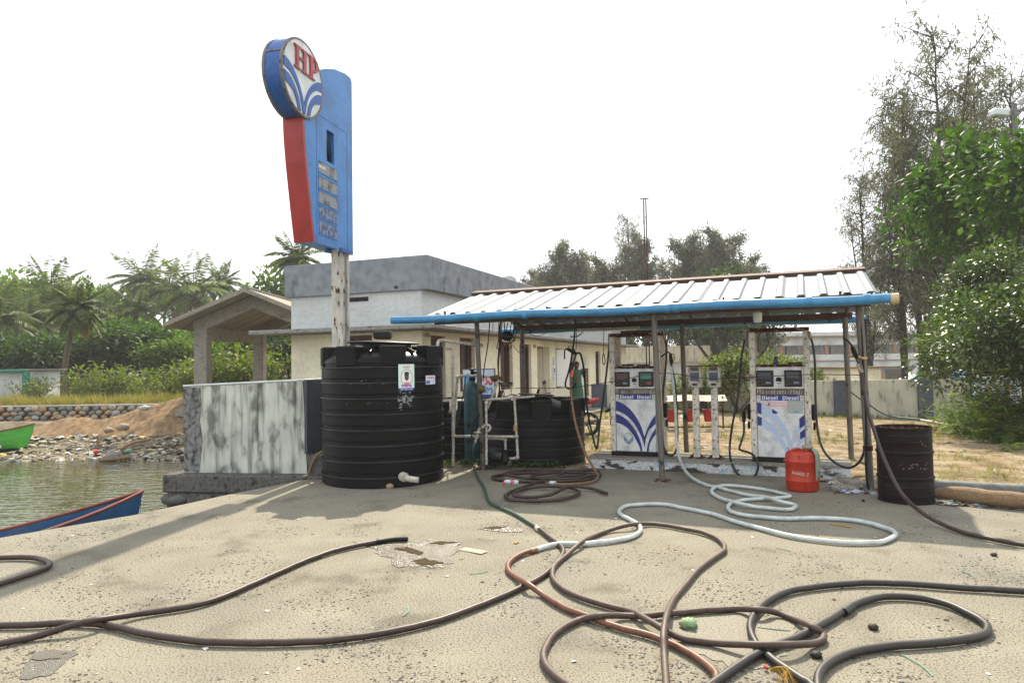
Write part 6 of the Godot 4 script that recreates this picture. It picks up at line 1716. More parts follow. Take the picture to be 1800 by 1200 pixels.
func boats() -> void:
	var bl := thing("blue_canoe", "blue wooden canoe with a worn brown gunwale moored below the quay edge", "boat", Vector3(-6.72, -0.68, -6.42), 48)
	var h := hull(5.7, 0.78, 0.44, 0.36)
	obj("hull", h[0], m.boat_blue, bl)
	obj("inside", h[1], m.boat_blue, bl)
	obj("gunwale", h[2], m.boat_trim, bl)
	for x in [-1.6, -0.2, 1.2]: obj("thwart", MB.new().box(Vector3(x, 0.40, 0), Vector3(0.2, 0.03, 0.66)), m.timber, bl)
	tag(obj("yellow_float", MB.new().ball(bl.transform * Vector3(1.75, 0.40, -0.08), Vector3(0.13, 0.08, 0.08), 12, nz, 0.4, 2.0), mat(Color(0.80, 0.62, 0.05), 0.5)), "yellow float lying in the blue canoe's bow", "float")
	var gr := thing("green_canoe", "green canoe with red brown rails and a round mark drawn up on the far mud", "boat", Vector3(-15.03, -0.40, -16.8), 15)
	var g := hull(5.4, 0.95, 0.42, 0.30)
	obj("hull", g[0], m.boat_green, gr)
	obj("inside", g[1], m.boat_trim, gr)
	obj("gunwale", g[2], m.boat_trim, gr)
	obj("tarred_bottom", MB.new().ball(Vector3(0, 0.1, 0), Vector3(2.55, 0.14, 0.40), 24), m.black, gr)
	var pt: Vector3 = h[3].call(0, 0, 1.0)
	var mk := MB.new()
	var c: Vector3 = g[3].call(23, 8, 1.02)
	mk.at(c + Vector3(0, 0.02, 0.012), yaw(30) * Basis(Vector3.RIGHT, PI / 2)).lathe([Vector2(0.11, 0.0), Vector2(0.11, 0.012), Vector2(0, 0.012)], 20)
	obj("round_mark", mk, m.white, gr)
	obj("mark_centre", MB.new().at(c + Vector3(0, 0.02, 0.026), yaw(30) * Basis(Vector3.RIGHT, PI / 2)).lathe([Vector2(0.055, 0.0), Vector2(0.055, 0.012), Vector2(0, 0.012)], 16), m.black, gr)



func hose(parent: Node3D, called: String, pts: Array, r: float, material: Material) -> MeshInstance3D:
	var c := curve(pts, 0.035)
	for i in c.size(): c[i] += Vector3(0, 0.004 + 0.003 * nz.get_noise_2d(i * 9.0, r * 5000.0), 0)
	return obj(called, MB.new().tube(c, r, 12), material, parent)


func hoses() -> void:
	var a := thing("brown_hose", "brown hose running from the left edge to a dark open end by the puddle", "hose")
	hose(a, "tube", [Vector3(-4.201, 0.024, -3.187), Vector3(-3.279, 0.024, -3.999), Vector3(-3.099, 0.024, -4.153), Vector3(-2.962, 0.024, -4.25), Vector3(-2.829, 0.05, -4.312), Vector3(-2.678, 0.07, -4.384), Vector3(-2.524, 0.03, -4.597), Vector3(-2.223, 0.024, -4.761), Vector3(-2.077, 0.024, -4.975), Vector3(-1.909, 0.024, -5.432), Vector3(-1.76, 0.024, -5.83), Vector3(-1.558, 0.024, -6.175), Vector3(-1.296, 0.024, -6.394)], 0.0215, m.hose_brown)
	hose(a, "dark_end", [Vector3(-1.296, 0.024, -6.394), Vector3(-1.151, 0.024, -6.468), Vector3(-1.008, 0.024, -6.48)], 0.022, m.black)
	var b := thing("garden_hose", "green garden hose joined to a long brown hose that sweeps to the left edge", "hose")
	hose(b, "brown_section", [Vector3(-5.894, 0.024, -4.457), Vector3(-3.645, 0.024, -4.442), Vector3(-3.32, 0.024, -4.447), Vector3(-3.101, 0.024, -4.448), Vector3(-2.933, 0.024, -4.47), Vector3(-2.719, 0.024, -4.451), Vector3(-2.511, 0.024, -4.376), Vector3(-2.314, 0.024, -4.277), Vector3(-1.976, 0.024, -4.16), Vector3(-1.719, 0.024, -4.116), Vector3(-1.376, 0.024, -4.103), Vector3(-1.048, 0.024, -4.14), Vector3(-0.729, 0.024, -4.267), Vector3(-0.467, 0.024, -4.445), Vector3(-0.184, 0.024, -4.748), Vector3(0.077, 0.02, -5.098), Vector3(0.237, 0.024, -5.365), Vector3(0.375, 0.024, -5.763), Vector3(0.415, 0.024, -5.969), Vector3(0.404, 0.02, -6.17), Vector3(0.319, 0.024, -6.482), Vector3(0.225, 0.024, -6.846)], 0.0215, m.hose_brown)
	hose(b, "green_section", [Vector3(-0.613, 0.439, -10.741), Vector3(-0.63, 0.32, -10.705), Vector3(-0.639, 0.08, -10.962), Vector3(-0.598, 0.03, -10.522)] + [Vector3(-0.525, 0.02, -9.945), Vector3(-0.411, 0.02, -9.199), Vector3(-0.349, 0.02, -8.56), Vector3(-0.286, 0.02, -8.135), Vector3(-0.159, 0.02, -7.837), Vector3(0.001, 0.02, -7.5), Vector3(0.119, 0.02, -7.168), Vector3(0.226, 0.02, -6.863)], 0.018, m.hose_green)
	obj("joint", MB.new().tube([Vector3(0.215, 0.024, -6.871), Vector3(0.239, 0.024, -6.775)], 0.026, 10), m.pvc, b)
	var c := thing("clear_hose", "milky clear hose looping from the left pump into an orange brown hose", "hose")
	hose(c, "clear_section", [Vector3(2.462, 1.576, -10.587), Vector3(2.48, 1.269, -10.547), Vector3(2.491, 0.836, -10.488), Vector3(2.485, 0.408, -10.436), Vector3(2.506, 0.131, -10.264), Vector3(2.475, 0.04, -9.635), Vector3(2.526, 0.025, -9.081), Vector3(2.627, 0.024, -8.869)] + [Vector3(2.694, 0.024, -8.664), Vector3(2.824, 0.024, -8.352), Vector3(2.96, 0.05, -8.03), Vector3(3.02, 0.05, -7.793), Vector3(3.145, 0.024, -7.723), Vector3(3.102, 0.024, -7.604), Vector3(2.988, 0.024, -7.494), Vector3(2.829, 0.024, -7.565), Vector3(2.677, 0.024, -7.666), Vector3(2.53, 0.05, -7.736), Vector3(2.46, 0.024, -8.135), Vector3(2.444, 0.024, -8.494), Vector3(2.554, 0.024, -8.794), Vector3(2.721, 0.024, -8.984), Vector3(2.925, 0.024, -8.925), Vector3(3.139, 0.024, -8.704), Vector3(3.268, 0.024, -8.425), Vector3(3.304, 0.024, -8.241), Vector3(3.237, 0.024, -8.176), Vector3(2.983, 0.024, -8.093), Vector3(2.7, 0.024, -8.048), Vector3(2.489, 0.024, -7.868), Vector3(2.377, 0.024, -7.659), Vector3(2.346, 0.024, -7.426), Vector3(2.429, 0.024, -7.253), Vector3(2.623, 0.024, -7.133), Vector3(2.815, 0.024, -7.067), Vector3(3.087, 0.024, -7.074), Vector3(3.345, 0.024, -7.004), Vector3(3.49, 0.024, -6.869), Vector3(3.558, 0.024, -6.65), Vector3(3.562, 0.024, -6.471), Vector3(3.475, 0.024, -6.306), Vector3(3.279, 0.024, -6.137), Vector3(3.132, 0.024, -6.107), Vector3(2.916, 0.024, -6.12), Vector3(2.713, 0.024, -6.231), Vector3(2.539, 0.024, -6.386), Vector3(2.391, 0.024, -6.658), Vector3(2.237, 0.024, -6.979), Vector3(2.1, 0.024, -7.359), Vector3(1.872, 0.024, -7.666), Vector3(1.707, 0.024, -7.865), Vector3(1.45, 0.024, -7.884), Vector3(1.261, 0.024, -7.804), Vector3(1.154, 0.024, -7.571), Vector3(1.141, 0.024, -7.373), Vector3(1.203, 0.024, -7.101), Vector3(1.242, 0.024, -6.899), Vector3(1.215, 0.024, -6.666), Vector3(1.106, 0.024, -6.454), Vector3(0.926, 0.024, -6.32), Vector3(0.745, 0.024, -6.251), Vector3(0.57, 0.024, -6.203), Vector3(0.419, 0.024, -6.231), Vector3(0.275, 0.024, -6.143), Vector3(0.171, 0.024, -6.037)], 0.022, m.hose_clear)
	hose(c, "orange_section", [Vector3(0.171, 0.024, -6.037), Vector3(0.135, 0.024, -6.003), Vector3(0.069, 0.024, -5.935), Vector3(-0.014, 0.024, -5.784), Vector3(-0.061, 0.024, -5.608), Vector3(-0.051, 0.024, -5.424), Vector3(0.002, 0.024, -5.278), Vector3(0.084, 0.06, -4.998), Vector3(0.174, 0.024, -4.906), Vector3(0.256, 0.024, -4.728), Vector3(0.348, 0.024, -4.572), Vector3(0.449, 0.024, -4.455), Vector3(0.565, 0.024, -4.316), Vector3(0.666, 0.024, -4.22), Vector3(0.786, 0.024, -4.128), Vector3(0.9, 0.024, -3.991), Vector3(0.938, 0.024, -3.919), Vector3(0.98, 0.024, -3.834), Vector3(1.014, 0.024, -3.733), Vector3(1.033, 0.024, -3.643), Vector3(1.029, 0.024, -3.578), Vector3(1.002, 0.024, -3.516), Vector3(0.933, 0.024, -3.416), Vector3(0.817, 0.024, -3.222), Vector3(0.503, 0.024, -2.786)], 0.021, m.hose_orange)
	obj("joint", MB.new().tube([Vector3(0.13, 0.026, -5.996), Vector3(0.186, 0.026, -6.047)], 0.0255, 10), m.hose_tan, c)
	var d := thing("looped_hose", "dusty brown hose lying in wide loops at the front centre", "hose")
	hose(d, "tube", [Vector3(0.372, 0.024, -2.452), Vector3(0.386, 0.024, -2.921), Vector3(0.282, 0.024, -3.437), Vector3(0.234, 0.024, -3.542), Vector3(0.182, 0.024, -3.653), Vector3(0.152, 0.024, -3.763), Vector3(0.147, 0.024, -3.865), Vector3(0.169, 0.024, -3.987), Vector3(0.221, 0.024, -4.15), Vector3(0.315, 0.024, -4.298), Vector3(0.432, 0.024, -4.407), Vector3(0.545, 0.06, -4.352), Vector3(0.678, 0.024, -4.446), Vector3(0.82, 0.03, -4.423), Vector3(0.949, 0.03, -4.447), Vector3(1.08, 0.024, -4.489), Vector3(1.209, 0.024, -4.514), Vector3(1.339, 0.024, -4.529), Vector3(1.464, 0.024, -4.534), Vector3(1.547, 0.06, -4.418), Vector3(1.682, 0.024, -4.453), Vector3(1.753, 0.024, -4.332), Vector3(1.766, 0.06, -4.116), Vector3(1.817, 0.024, -4.104), Vector3(1.794, 0.024, -4.046), Vector3(1.766, 0.024, -4.006), Vector3(1.7, 0.024, -3.968), Vector3(1.562, 0.06, -3.869), Vector3(1.396, 0.07, -3.85), Vector3(1.258, 0.05, -3.913), Vector3(1.124, 0.024, -4.007), Vector3(0.975, 0.024, -4.07), Vector3(0.882, 0.05, -4.143), Vector3(0.802, 0.05, -4.33), Vector3(0.742, 0.024, -4.524), Vector3(0.609, 0.024, -4.635), Vector3(0.457, 0.024, -4.787), Vector3(0.352, 0.024, -4.959), Vector3(0.291, 0.024, -5.168), Vector3(0.285, 0.024, -5.363), Vector3(0.326, 0.024, -5.587), Vector3(0.459, 0.024, -5.913), Vector3(0.599, 0.05, -6.179), Vector3(0.736, 0.024, -6.477), Vector3(0.929, 0.024, -6.707), Vector3(1.133, 0.05, -6.794), Vector3(1.347, 0.024, -6.941), Vector3(1.517, 0.024, -6.856), Vector3(1.639, 0.024, -6.73), Vector3(1.766, 0.024, -6.586), Vector3(1.848, 0.024, -6.366), Vector3(1.852, 0.024, -6.126), Vector3(1.816, 0.024, -5.978), Vector3(1.779, 0.024, -5.89), Vector3(1.624, 0.024, -5.677), Vector3(1.421, 0.024, -5.377), Vector3(1.25, 0.024, -5.055), Vector3(1.196, 0.024, -4.956), Vector3(1.067, 0.024, -4.702), Vector3(0.925, 0.09, -4.254), Vector3(0.854, 0.08, -4.015), Vector3(0.834, 0.06, -3.928), Vector3(0.817, 0.024, -3.84), Vector3(0.756, 0.024, -3.524), Vector3(0.719, 0.024, -3.349), Vector3(0.64, 0.024, -2.914), Vector3(0.61, 0.024, -2.351)], 0.0205, m.hose_dusty)
	var e := thing("black_hose", "dark hose entering at the right edge and curving down to the bottom", "hose")
	hose(e, "tube", [Vector3(5.324, 0.026, -4.339), Vector3(4.38, 0.026, -4.59), Vector3(3.73, 0.026, -4.722), Vector3(3.513, 0.026, -4.779), Vector3(3.29, 0.026, -4.837), Vector3(3.065, 0.026, -4.897), Vector3(2.838, 0.026, -4.971), Vector3(2.584, 0.026, -5.009), Vector3(2.37, 0.026, -4.994), Vector3(2.141, 0.026, -4.941), Vector3(1.918, 0.026, -4.854), Vector3(1.744, 0.026, -4.711), Vector3(1.609, 0.026, -4.553), Vector3(1.491, 0.026, -4.366), Vector3(1.426, 0.026, -4.22), Vector3(1.388, 0.026, -4.074), Vector3(1.372, 0.026, -3.936), Vector3(1.38, 0.026, -3.837), Vector3(1.396, 0.026, -3.714), Vector3(1.424, 0.026, -3.612), Vector3(1.451, 0.026, -3.515), Vector3(1.468, 0.026, -3.423), Vector3(1.38, 0.026, -3.035), Vector3(1.225, 0.026, -2.43)], 0.023, m.hose_dark)
	var f := thing("jointed_hose", "thick dark hose with a taped joint forming the big loop at lower right", "hose")
	var fh := hose(f, "tube", [Vector3(0.239, 0.026, -2.452), Vector3(0.598, 0.026, -3.058), Vector3(0.853, 0.026, -3.357), Vector3(1.042, 0.026, -3.554), Vector3(1.187, 0.026, -3.701), Vector3(1.334, 0.03, -3.829), Vector3(1.458, 0.026, -3.933), Vector3(1.635, 0.026, -4.047), Vector3(1.806, 0.026, -4.186), Vector3(2.007, 0.026, -4.364), Vector3(2.181, 0.026, -4.528), Vector3(2.339, 0.026, -4.639), Vector3(2.492, 0.026, -4.71), Vector3(2.623, 0.026, -4.716), Vector3(2.763, 0.026, -4.664), Vector3(2.844, 0.026, -4.551), Vector3(2.871, 0.026, -4.406), Vector3(2.869, 0.026, -4.261), Vector3(2.835, 0.026, -4.162), Vector3(2.758, 0.026, -4.07), Vector3(2.639, 0.026, -4.008), Vector3(2.49, 0.026, -3.965), Vector3(2.288, 0.026, -3.933), Vector3(2.117, 0.026, -3.916), Vector3(1.932, 0.026, -3.869), Vector3(1.791, 0.026, -3.8), Vector3(1.666, 0.026, -3.705), Vector3(1.573, 0.026, -3.6), Vector3(1.514, 0.026, -3.494), Vector3(1.457, 0.026, -3.338), Vector3(1.347, 0.026, -2.964), Vector3(1.239, 0.026, -2.334)], 0.0235, m.hose_dark)
	obj("taped_joint", MB.new().tube([Vector3(2.104, 0.03, -4.438), Vector3(2.204, 0.03, -4.536)], 0.0265, 10), m.rubber, f)
	var g := thing("hose_end_loop", "short brown hose loop lying at the left edge in the sign's shadow", "hose")
	hose(g, "tube", [Vector3(-5.771, 0.026, -5.729), Vector3(-4.869, 0.026, -6.046), Vector3(-4.518, 0.026, -6.044), Vector3(-4.386, 0.026, -6.054), Vector3(-4.212, 0.026, -6.027), Vector3(-4.047, 0.026, -5.931), Vector3(-3.936, 0.026, -5.825), Vector3(-3.886, 0.026, -5.709), Vector3(-3.896, 0.026, -5.556), Vector3(-3.93, 0.026, -5.427), Vector3(-3.962, 0.026, -5.303), Vector3(-4.047, 0.026, -5.123), Vector3(-4.432, 0.026, -4.537)], 0.0225, m.hose_brown)
	var h := thing("drum_hose", "brown hose hanging from the right post over the oil drum to the ground", "hose")
	hose(h, "tube", [Vector3(4.327, 1.66, -8.567), Vector3(4.351, 1.518, -8.525), Vector3(4.36, 1.236, -8.478), Vector3(4.257, 1.011, -8.2), Vector3(4.177, 0.772, -7.9), Vector3(4.098, 0.582, -7.62), Vector3(4.092, 0.337, -7.4), Vector3(4.094, 0.187, -7.2), Vector3(4.051, 0.12, -6.853), Vector3(4.13, 0.05, -6.712), Vector3(4.162, 0.026, -6.424), Vector3(4.26, 0.026, -6.148), Vector3(4.462, 0.026, -5.853), Vector3(4.772, 0.026, -5.545), Vector3(6.182, 0.026, -5.026)], 0.021, m.hose_brown)
	nozzle(h, Vector3(4.327, 1.66, -8.567), Vector3(-0.3, 0.7, 0.1).normalized(), Vector3(-0.5, 0.4, 0.0))
	obj("taped_end", MB.new().tube([Vector3(4.339, 1.589, -8.552), Vector3(4.356, 1.482, -8.523)], 0.03, 10), m.tin, h)
	for k in 3: obj("tie", MB.new().ball([Vector3(4.298, 1.69, -8.634), Vector3(4.347, 1.675, -8.592), Vector3(4.421, 1.659, -8.582)][k], Vector3(0.045, 0.02, 0.03), 8, nz, 0.8, 4.0), mat(Color(0.70, 0.58, 0.38), 0.9), h)
	var i2 := thing("post_cable", "black cable running down the right canopy post to the ground", "cable")
	obj("cable", MB.new().tube(curve([Vector3(4.397, 2.305, -8.592), Vector3(4.409, 1.874, -8.587), Vector3(4.417, 1.302, -8.584), Vector3(4.423, 0.875, -8.581), Vector3(4.411, 0.45, -8.586), Vector3(4.409, 0.167, -8.587), Vector3(4.428, 0.027, -8.579)], 0.1), 0.012, 6), m.black, i2)
	# the hose that hangs from the canopy and its coil on the ground
	var j := thing("coiled_hose", "brown hose lying in a flat coil on the concrete before the low tank", "hose")
	var cp := []
	for k in 12:
		var an := PI * 0.05 + TAU * k / 12.0
		cp.append(Vector3(0.462, 0, -9.923) + Vector3(0.78 * cos(an), 0.024, 0.42 * sin(an)))
	for k in 13:
		var an := PI * 0.05 + TAU * k / 12.0
		cp.append(Vector3(0.511, 0, -10.068) + Vector3((0.66 + 0.008 * k) * cos(an), 0.024 + 0.018 * (k % 3), 0.34 * sin(an)))
	for k in 10:
		var an := PI * 0.05 + TAU * k / 12.0
		cp.append(Vector3(0.659, 0, -9.807) + Vector3(0.42 * cos(an), 0.05, 0.26 * sin(an)))
	cp.append_array([Vector3(0.006, 0.03, -8.86), Vector3(-0.08, 0.03, -8.635), Vector3(-0.114, 0.03, -8.452), Vector3(-0.03, 0.03, -8.234), Vector3(0.24, 0.03, -8.145), Vector3(0.512, 0.03, -8.191), Vector3(0.736, 0.03, -8.419), Vector3(0.817, 0.03, -8.674), Vector3(0.706, 0.05, -8.891), Vector3(0.417, 0.05, -8.999), Vector3(0.155, 0.03, -8.968), Vector3(0.006, 0.05, -8.596), Vector3(0.005, 0.03, -8.479), Vector3(0.213, 0.03, -8.39), Vector3(0.457, 0.06, -8.394), Vector3(0.701, 0.07, -8.82), Vector3(0.925, 0.05, -8.872), Vector3(1.059, 0.03, -8.77), Vector3(1.149, 0.03, -8.532)])
	hose(j, "coil", cp, 0.021, m.hose_brown)
	var dn := thing("hanging_hose", "tan hose hanging from the canopy with a nozzle tied on, joining the coil", "hose")
	hose(dn, "tube", [Vector3(0.894, 1.513, -10.514), Vector3(0.897, 1.208, -10.513), Vector3(0.923, 0.904, -10.48), Vector3(0.977, 0.611, -10.37), Vector3(1.054, 0.335, -10.174), Vector3(1.166, 0.12, -10.085), Vector3(1.21, 0.03, -9.918), Vector3(1.12, 0.026, -9.515), Vector3(0.94, 0.026, -9.305), Vector3(0.648, 0.05, -9.106), Vector3(0.43, 0.04, -9.27)], 0.0195, m.hose_tan)
	obj("rope", MB.new().tube(curve([Vector3(0.976, 2.343, -10.479), Vector3(0.963, 2.081, -10.484), Vector3(0.925, 1.819, -10.501), Vector3(0.869, 1.54, -10.524), Vector3(0.824, 1.4, -10.543), Vector3(0.814, 1.313, -10.548), Vector3(0.856, 1.269, -10.53), Vector3(0.932, 1.286, -10.498), Vector3(0.975, 1.356, -10.479)], 0.06), 0.014, 8), m.black, dn)
	obj("thin_rope", MB.new().tube([Vector3(1.001, 2.324, -10.468), Vector3(0.99, 1.889, -10.527)], 0.005, 5), m.black, dn)
	nozzle(dn, Vector3(0.877, 1.514, -10.521), Vector3(0.35, 0.9, 0).normalized(), Vector3(0.2, 0.5, 0))
	obj("orange_grip", MB.new().tube([Vector3(0.906, 1.453, -10.465), Vector3(0.925, 1.557, -10.457)], 0.022, 8), m.orange, dn)


func leaf_quad(b: MB, p: Vector3, dir: Vector3, l: float, w: float, col: Color) -> void:
	var side := dir.cross(Vector3(rng.randf() - 0.5, rng.randf() + 0.2, rng.randf() - 0.5)).normalized() * w * 0.5
	var i := b.v.size()
	var up := side.cross(dir).normalized()
	var nn := up if up.y > 0 else -up
	b.v.append_array([p, p + dir * l * 0.45 + side, p + dir * l, p + dir * l * 0.45 - side])
	b.n.append_array([nn, (nn + side.normalized() * 0.5).normalized(), nn, (nn - side.normalized() * 0.5).normalized()])
	b.t.append_array([Vector2(), Vector2(), Vector2(), Vector2()])
	b.c.append_array([col, col, col, col])
	if up.y > 0: b.ix.append_array([i, i + 2, i + 1, i, i + 3, i + 2])
	else: b.ix.append_array([i, i + 1, i + 2, i, i + 2, i + 3])


func rv() -> Vector3:
	return Vector3(rng.randfn(), rng.randfn(), rng.randfn()).normalized()


func spray(b: MB, c: Vector3, r: float, n: int, l: float, w: float, cols: Array, droop := 0.2) -> void:
	var base: Color = cols[rng.randi() % cols.size()] * R(0.75, 1.25)
	for k in n:
		var d := rv()
		var p := c + d * r * pow(rng.randf(), 0.5)
		var dir := (d + rv() * 0.7 - Vector3(0, droop, 0)).normalized()
		leaf_quad(b, p, dir, l * R(0.7, 1.2), w * R(0.8, 1.2), base * R(0.8, 1.2))


# limbs that fork; the ends are returned
func limb(b: MB, p: Vector3, d: Vector3, l: float, r: float, depth: int, spread: float, out: Array, lift := 0.1) -> void:
	var pts := [p]
	var rad := [r]
	var q := p
	var dd := d
	for k in 4:
		dd = (dd + rv() * 0.16 + Vector3(0, lift * 0.4, 0)).normalized()
		q += dd * l / 4
		pts.append(q)
		rad.append(r * (1.0 - 0.11 * (k + 1)))
		if depth <= 2 and k > 0: out.append(q)
	b.tube(pts, rad, 6 if depth > 1 else 4, false)
	if depth <= 0:
		out.append(q)
		return
	var n := 2 + (1 if rng.randf() < 0.6 else 0)
	for k in n:
		var nd := (dd + rv() * spread + Vector3(0, lift, 0)).normalized()
		limb(b, q, nd, l * R(0.65, 0.85), r * 0.58, depth - 1, spread, out, lift)


func tree(called: String, label: String, at: Vector3, group: String, trunk: MB, crown: MB, bark: Material, leaf: Material, category := "tree") -> Node3D:
	var o := thing(called, label, category, at, 0, group)
	obj("trunk", trunk, bark, o)
	obj("crown", crown, leaf, o)
	return o


# broad crown on forking limbs
func broadleaf(h: float, spread: float, r: float, cols: Array, l: float, w: float, per: int, puff: float, depth := 4, stems := 1, low := 0.3, droop := 0.2) -> Array:
	var t := MB.new(); var c := MB.new()
	var ends := []
	for s in stems:
		var a := TAU * s / stems + R(0, 1)
		var d := Vector3(cos(a) * (0.15 if stems == 1 else 0.7), 1.0, sin(a) * (0.15 if stems == 1 else 0.7)).normalized()
		limb(t, Vector3(cos(a), 0, sin(a)) * (0.0 if stems == 1 else r), d, h * low, r, depth, spread, ends)
	for e in ends: spray(c, e, puff * R(0.7, 1.3), per, l, w, cols, droop)
	return [t, c]


func casuarina(h: float, lean: float, dense: float, wide := 1.0, rounded := false) -> Array:
	var t := MB.new(); var c := MB.new()
	var cols := [Color(0.12, 0.125, 0.078), Color(0.145, 0.145, 0.09), Color(0.10, 0.108, 0.066), Color(0.17, 0.155, 0.10)]
	var leaders := []
	var n := 12
	for s in 3:
		var p := Vector3.ZERO
		var main := []
		var rad := []
		var a := TAU * s / 3.0 + R(-0.4, 0.4)
		var top: float = h * [1.0, 0.9, 0.8][s] * R(0.95, 1.0)
		var side := Vector3(cos(a), 0, sin(a)) * (0.03 if s == 0 else R(0.13, 0.2)) * wide
		var fork := 0 if s == 0 else int(R(1, 4))
		for k in n + 1:
			main.append(p)
			rad.append(lerpf([0.19, 0.12, 0.11][s], 0.015, pow(float(k) / n, 0.8)))
			var sway := side * clampf((k - fork) * 0.5, 0.0, 1.0) * (1.0 - 0.05 * k)
			p += Vector3(lean * 0.08, 1, 0) * top / n + sway * top / n + Vector3(R(-0.09, 0.09), 0, R(-0.09, 0.09))
		t.tube(main, rad, 6, false)
		leaders.append(main)
	var nb := int(h * 5.0)
	for k in nb:
		var f := lerpf(0.14 if rounded else 0.25, 0.99, pow(float(k) / nb, 0.85))
		var main: Array = leaders[[0, 0, 1, 2][k % 4]]
		var o: Vector3 = main[int(f * n)].lerp(main[mini(int(f * n) + 1, n)], fmod(f * n, 1.0))
		var a := R(0, TAU)
		var len := wide * (2.5 * (0.45 + 0.65 * sin(PI * pow(f, 0.8))) if rounded else 2.3 * (1.0 - f * 0.5)) * R(0.5, 1.15) * (0.7 if f < 0.25 else 1.0)
		var d := Vector3(cos(a), R(0.35, 1.2), sin(a)).normalized()
		var pts := [o]
		var q := o
		for j in 5:
			d = (d + rv() * 0.2 + Vector3(0, 0.05, 0)).normalized()
			q += d * len / 5
			pts.append(q)
		t.tube(pts, [0.04, 0.03, 0.022, 0.016, 0.011, 0.006], 4, false)
		var tone := R(0.75, 1.25)
		for j in range(1, 6):
			for s in int(10 * dense * (1.0 if f < 0.6 or rounded else 0.75)):
				var sp2: Vector3 = pts[j] + rv() * R(0.0, 0.34)
				var col: Color = cols[rng.randi() % 4] * tone * R(0.75, 1.25)
				var sd := (d * 0.5 + rv() * 0.9 + Vector3(0, -0.1, 0)).normalized()
				for w in 6:
					var st := sp2 + sd * 0.09 * w + rv() * 0.08
					leaf_quad(c, st, (sd * 0.7 + rv() * 0.6 + Vector3(0, -0.4, 0)).normalized(), R(0.2, 0.4), 0.085 if rounded else 0.045, col)
	return [t, c]


func palm(h: float, lean: float, fr: float, yellow: float, fronds := 24) -> Array:
	var t := MB.new(); var c := MB.new()
	var pts := []
	var rad := []
	for k in 11:
		var f := k / 10.0
		pts.append(Vector3(lean * f * f, h * f, lean * 0.3 * f * f))
		rad.append(lerpf(0.15, 0.09, f) + 0.006 * (k % 2))
	t.tube(pts, rad, 8, false)
	var top: Vector3 = pts[10]
	for k in fronds:
		var f := float(k) / fronds
		var a := k * 2.399 + R(-0.2, 0.2)
		var el := lerpf(1.35, -0.75, f)
		var d := Vector3(cos(a) * cos(el), sin(el), sin(a) * cos(el))
		var out := Vector3(cos(a), 0, sin(a))
		var p := top
		var rach := [p]
		var len := fr * R(0.85, 1.1)
		for j in 12:
			d = (d + Vector3(0, -0.085 - 0.03 * j / 12.0, 0) * (1.2 if f > 0.2 else 0.7)).normalized()
			p += d * len / 12
			rach.append(p)
		t.tube([rach[0], rach[4], rach[8], rach[12]], [0.035, 0.025, 0.016, 0.006], 4, false)
		var dead := f > 1.0 - yellow
		var base := Color(0.16, 0.195, 0.055).lerp(Color(0.09, 0.13, 0.04), rng.randf())
		if dead: base = Color(0.36, 0.24, 0.055).lerp(Color(0.22, 0.15, 0.06), rng.randf())
		base *= R(0.85, 1.2)
		for j in range(1, 13):
			for s in 5:
				var q: Vector3 = rach[j - 1].lerp(rach[j], s / 5.0)
				var rd: Vector3 = (rach[j] - rach[j - 1]).normalized()
				var sd := rd.cross(Vector3.UP if absf(rd.y) < 0.95 else out).normalized()
				var ll := len * 0.25 * (1.0 - pow(absf(j / 12.0 * 2 - 0.9), 2.5) * 0.6)
				for e in [-1.0, 1.0]:
					var ld: Vector3 = (sd * e + rd * 0.55 + Vector3(0, -0.42 - R(0, 0.35), 0)).normalized()
					leaf_quad(c, q, ld, ll * R(0.85, 1.1), 0.10, base * R(0.85, 1.15))
	for k in 6: c.ball(top + Vector3(cos(k * 1.05) * 0.26, -0.32, sin(k * 1.05) * 0.26), Vector3(0.12, 0.14, 0.12), 6)
	return [t, c]


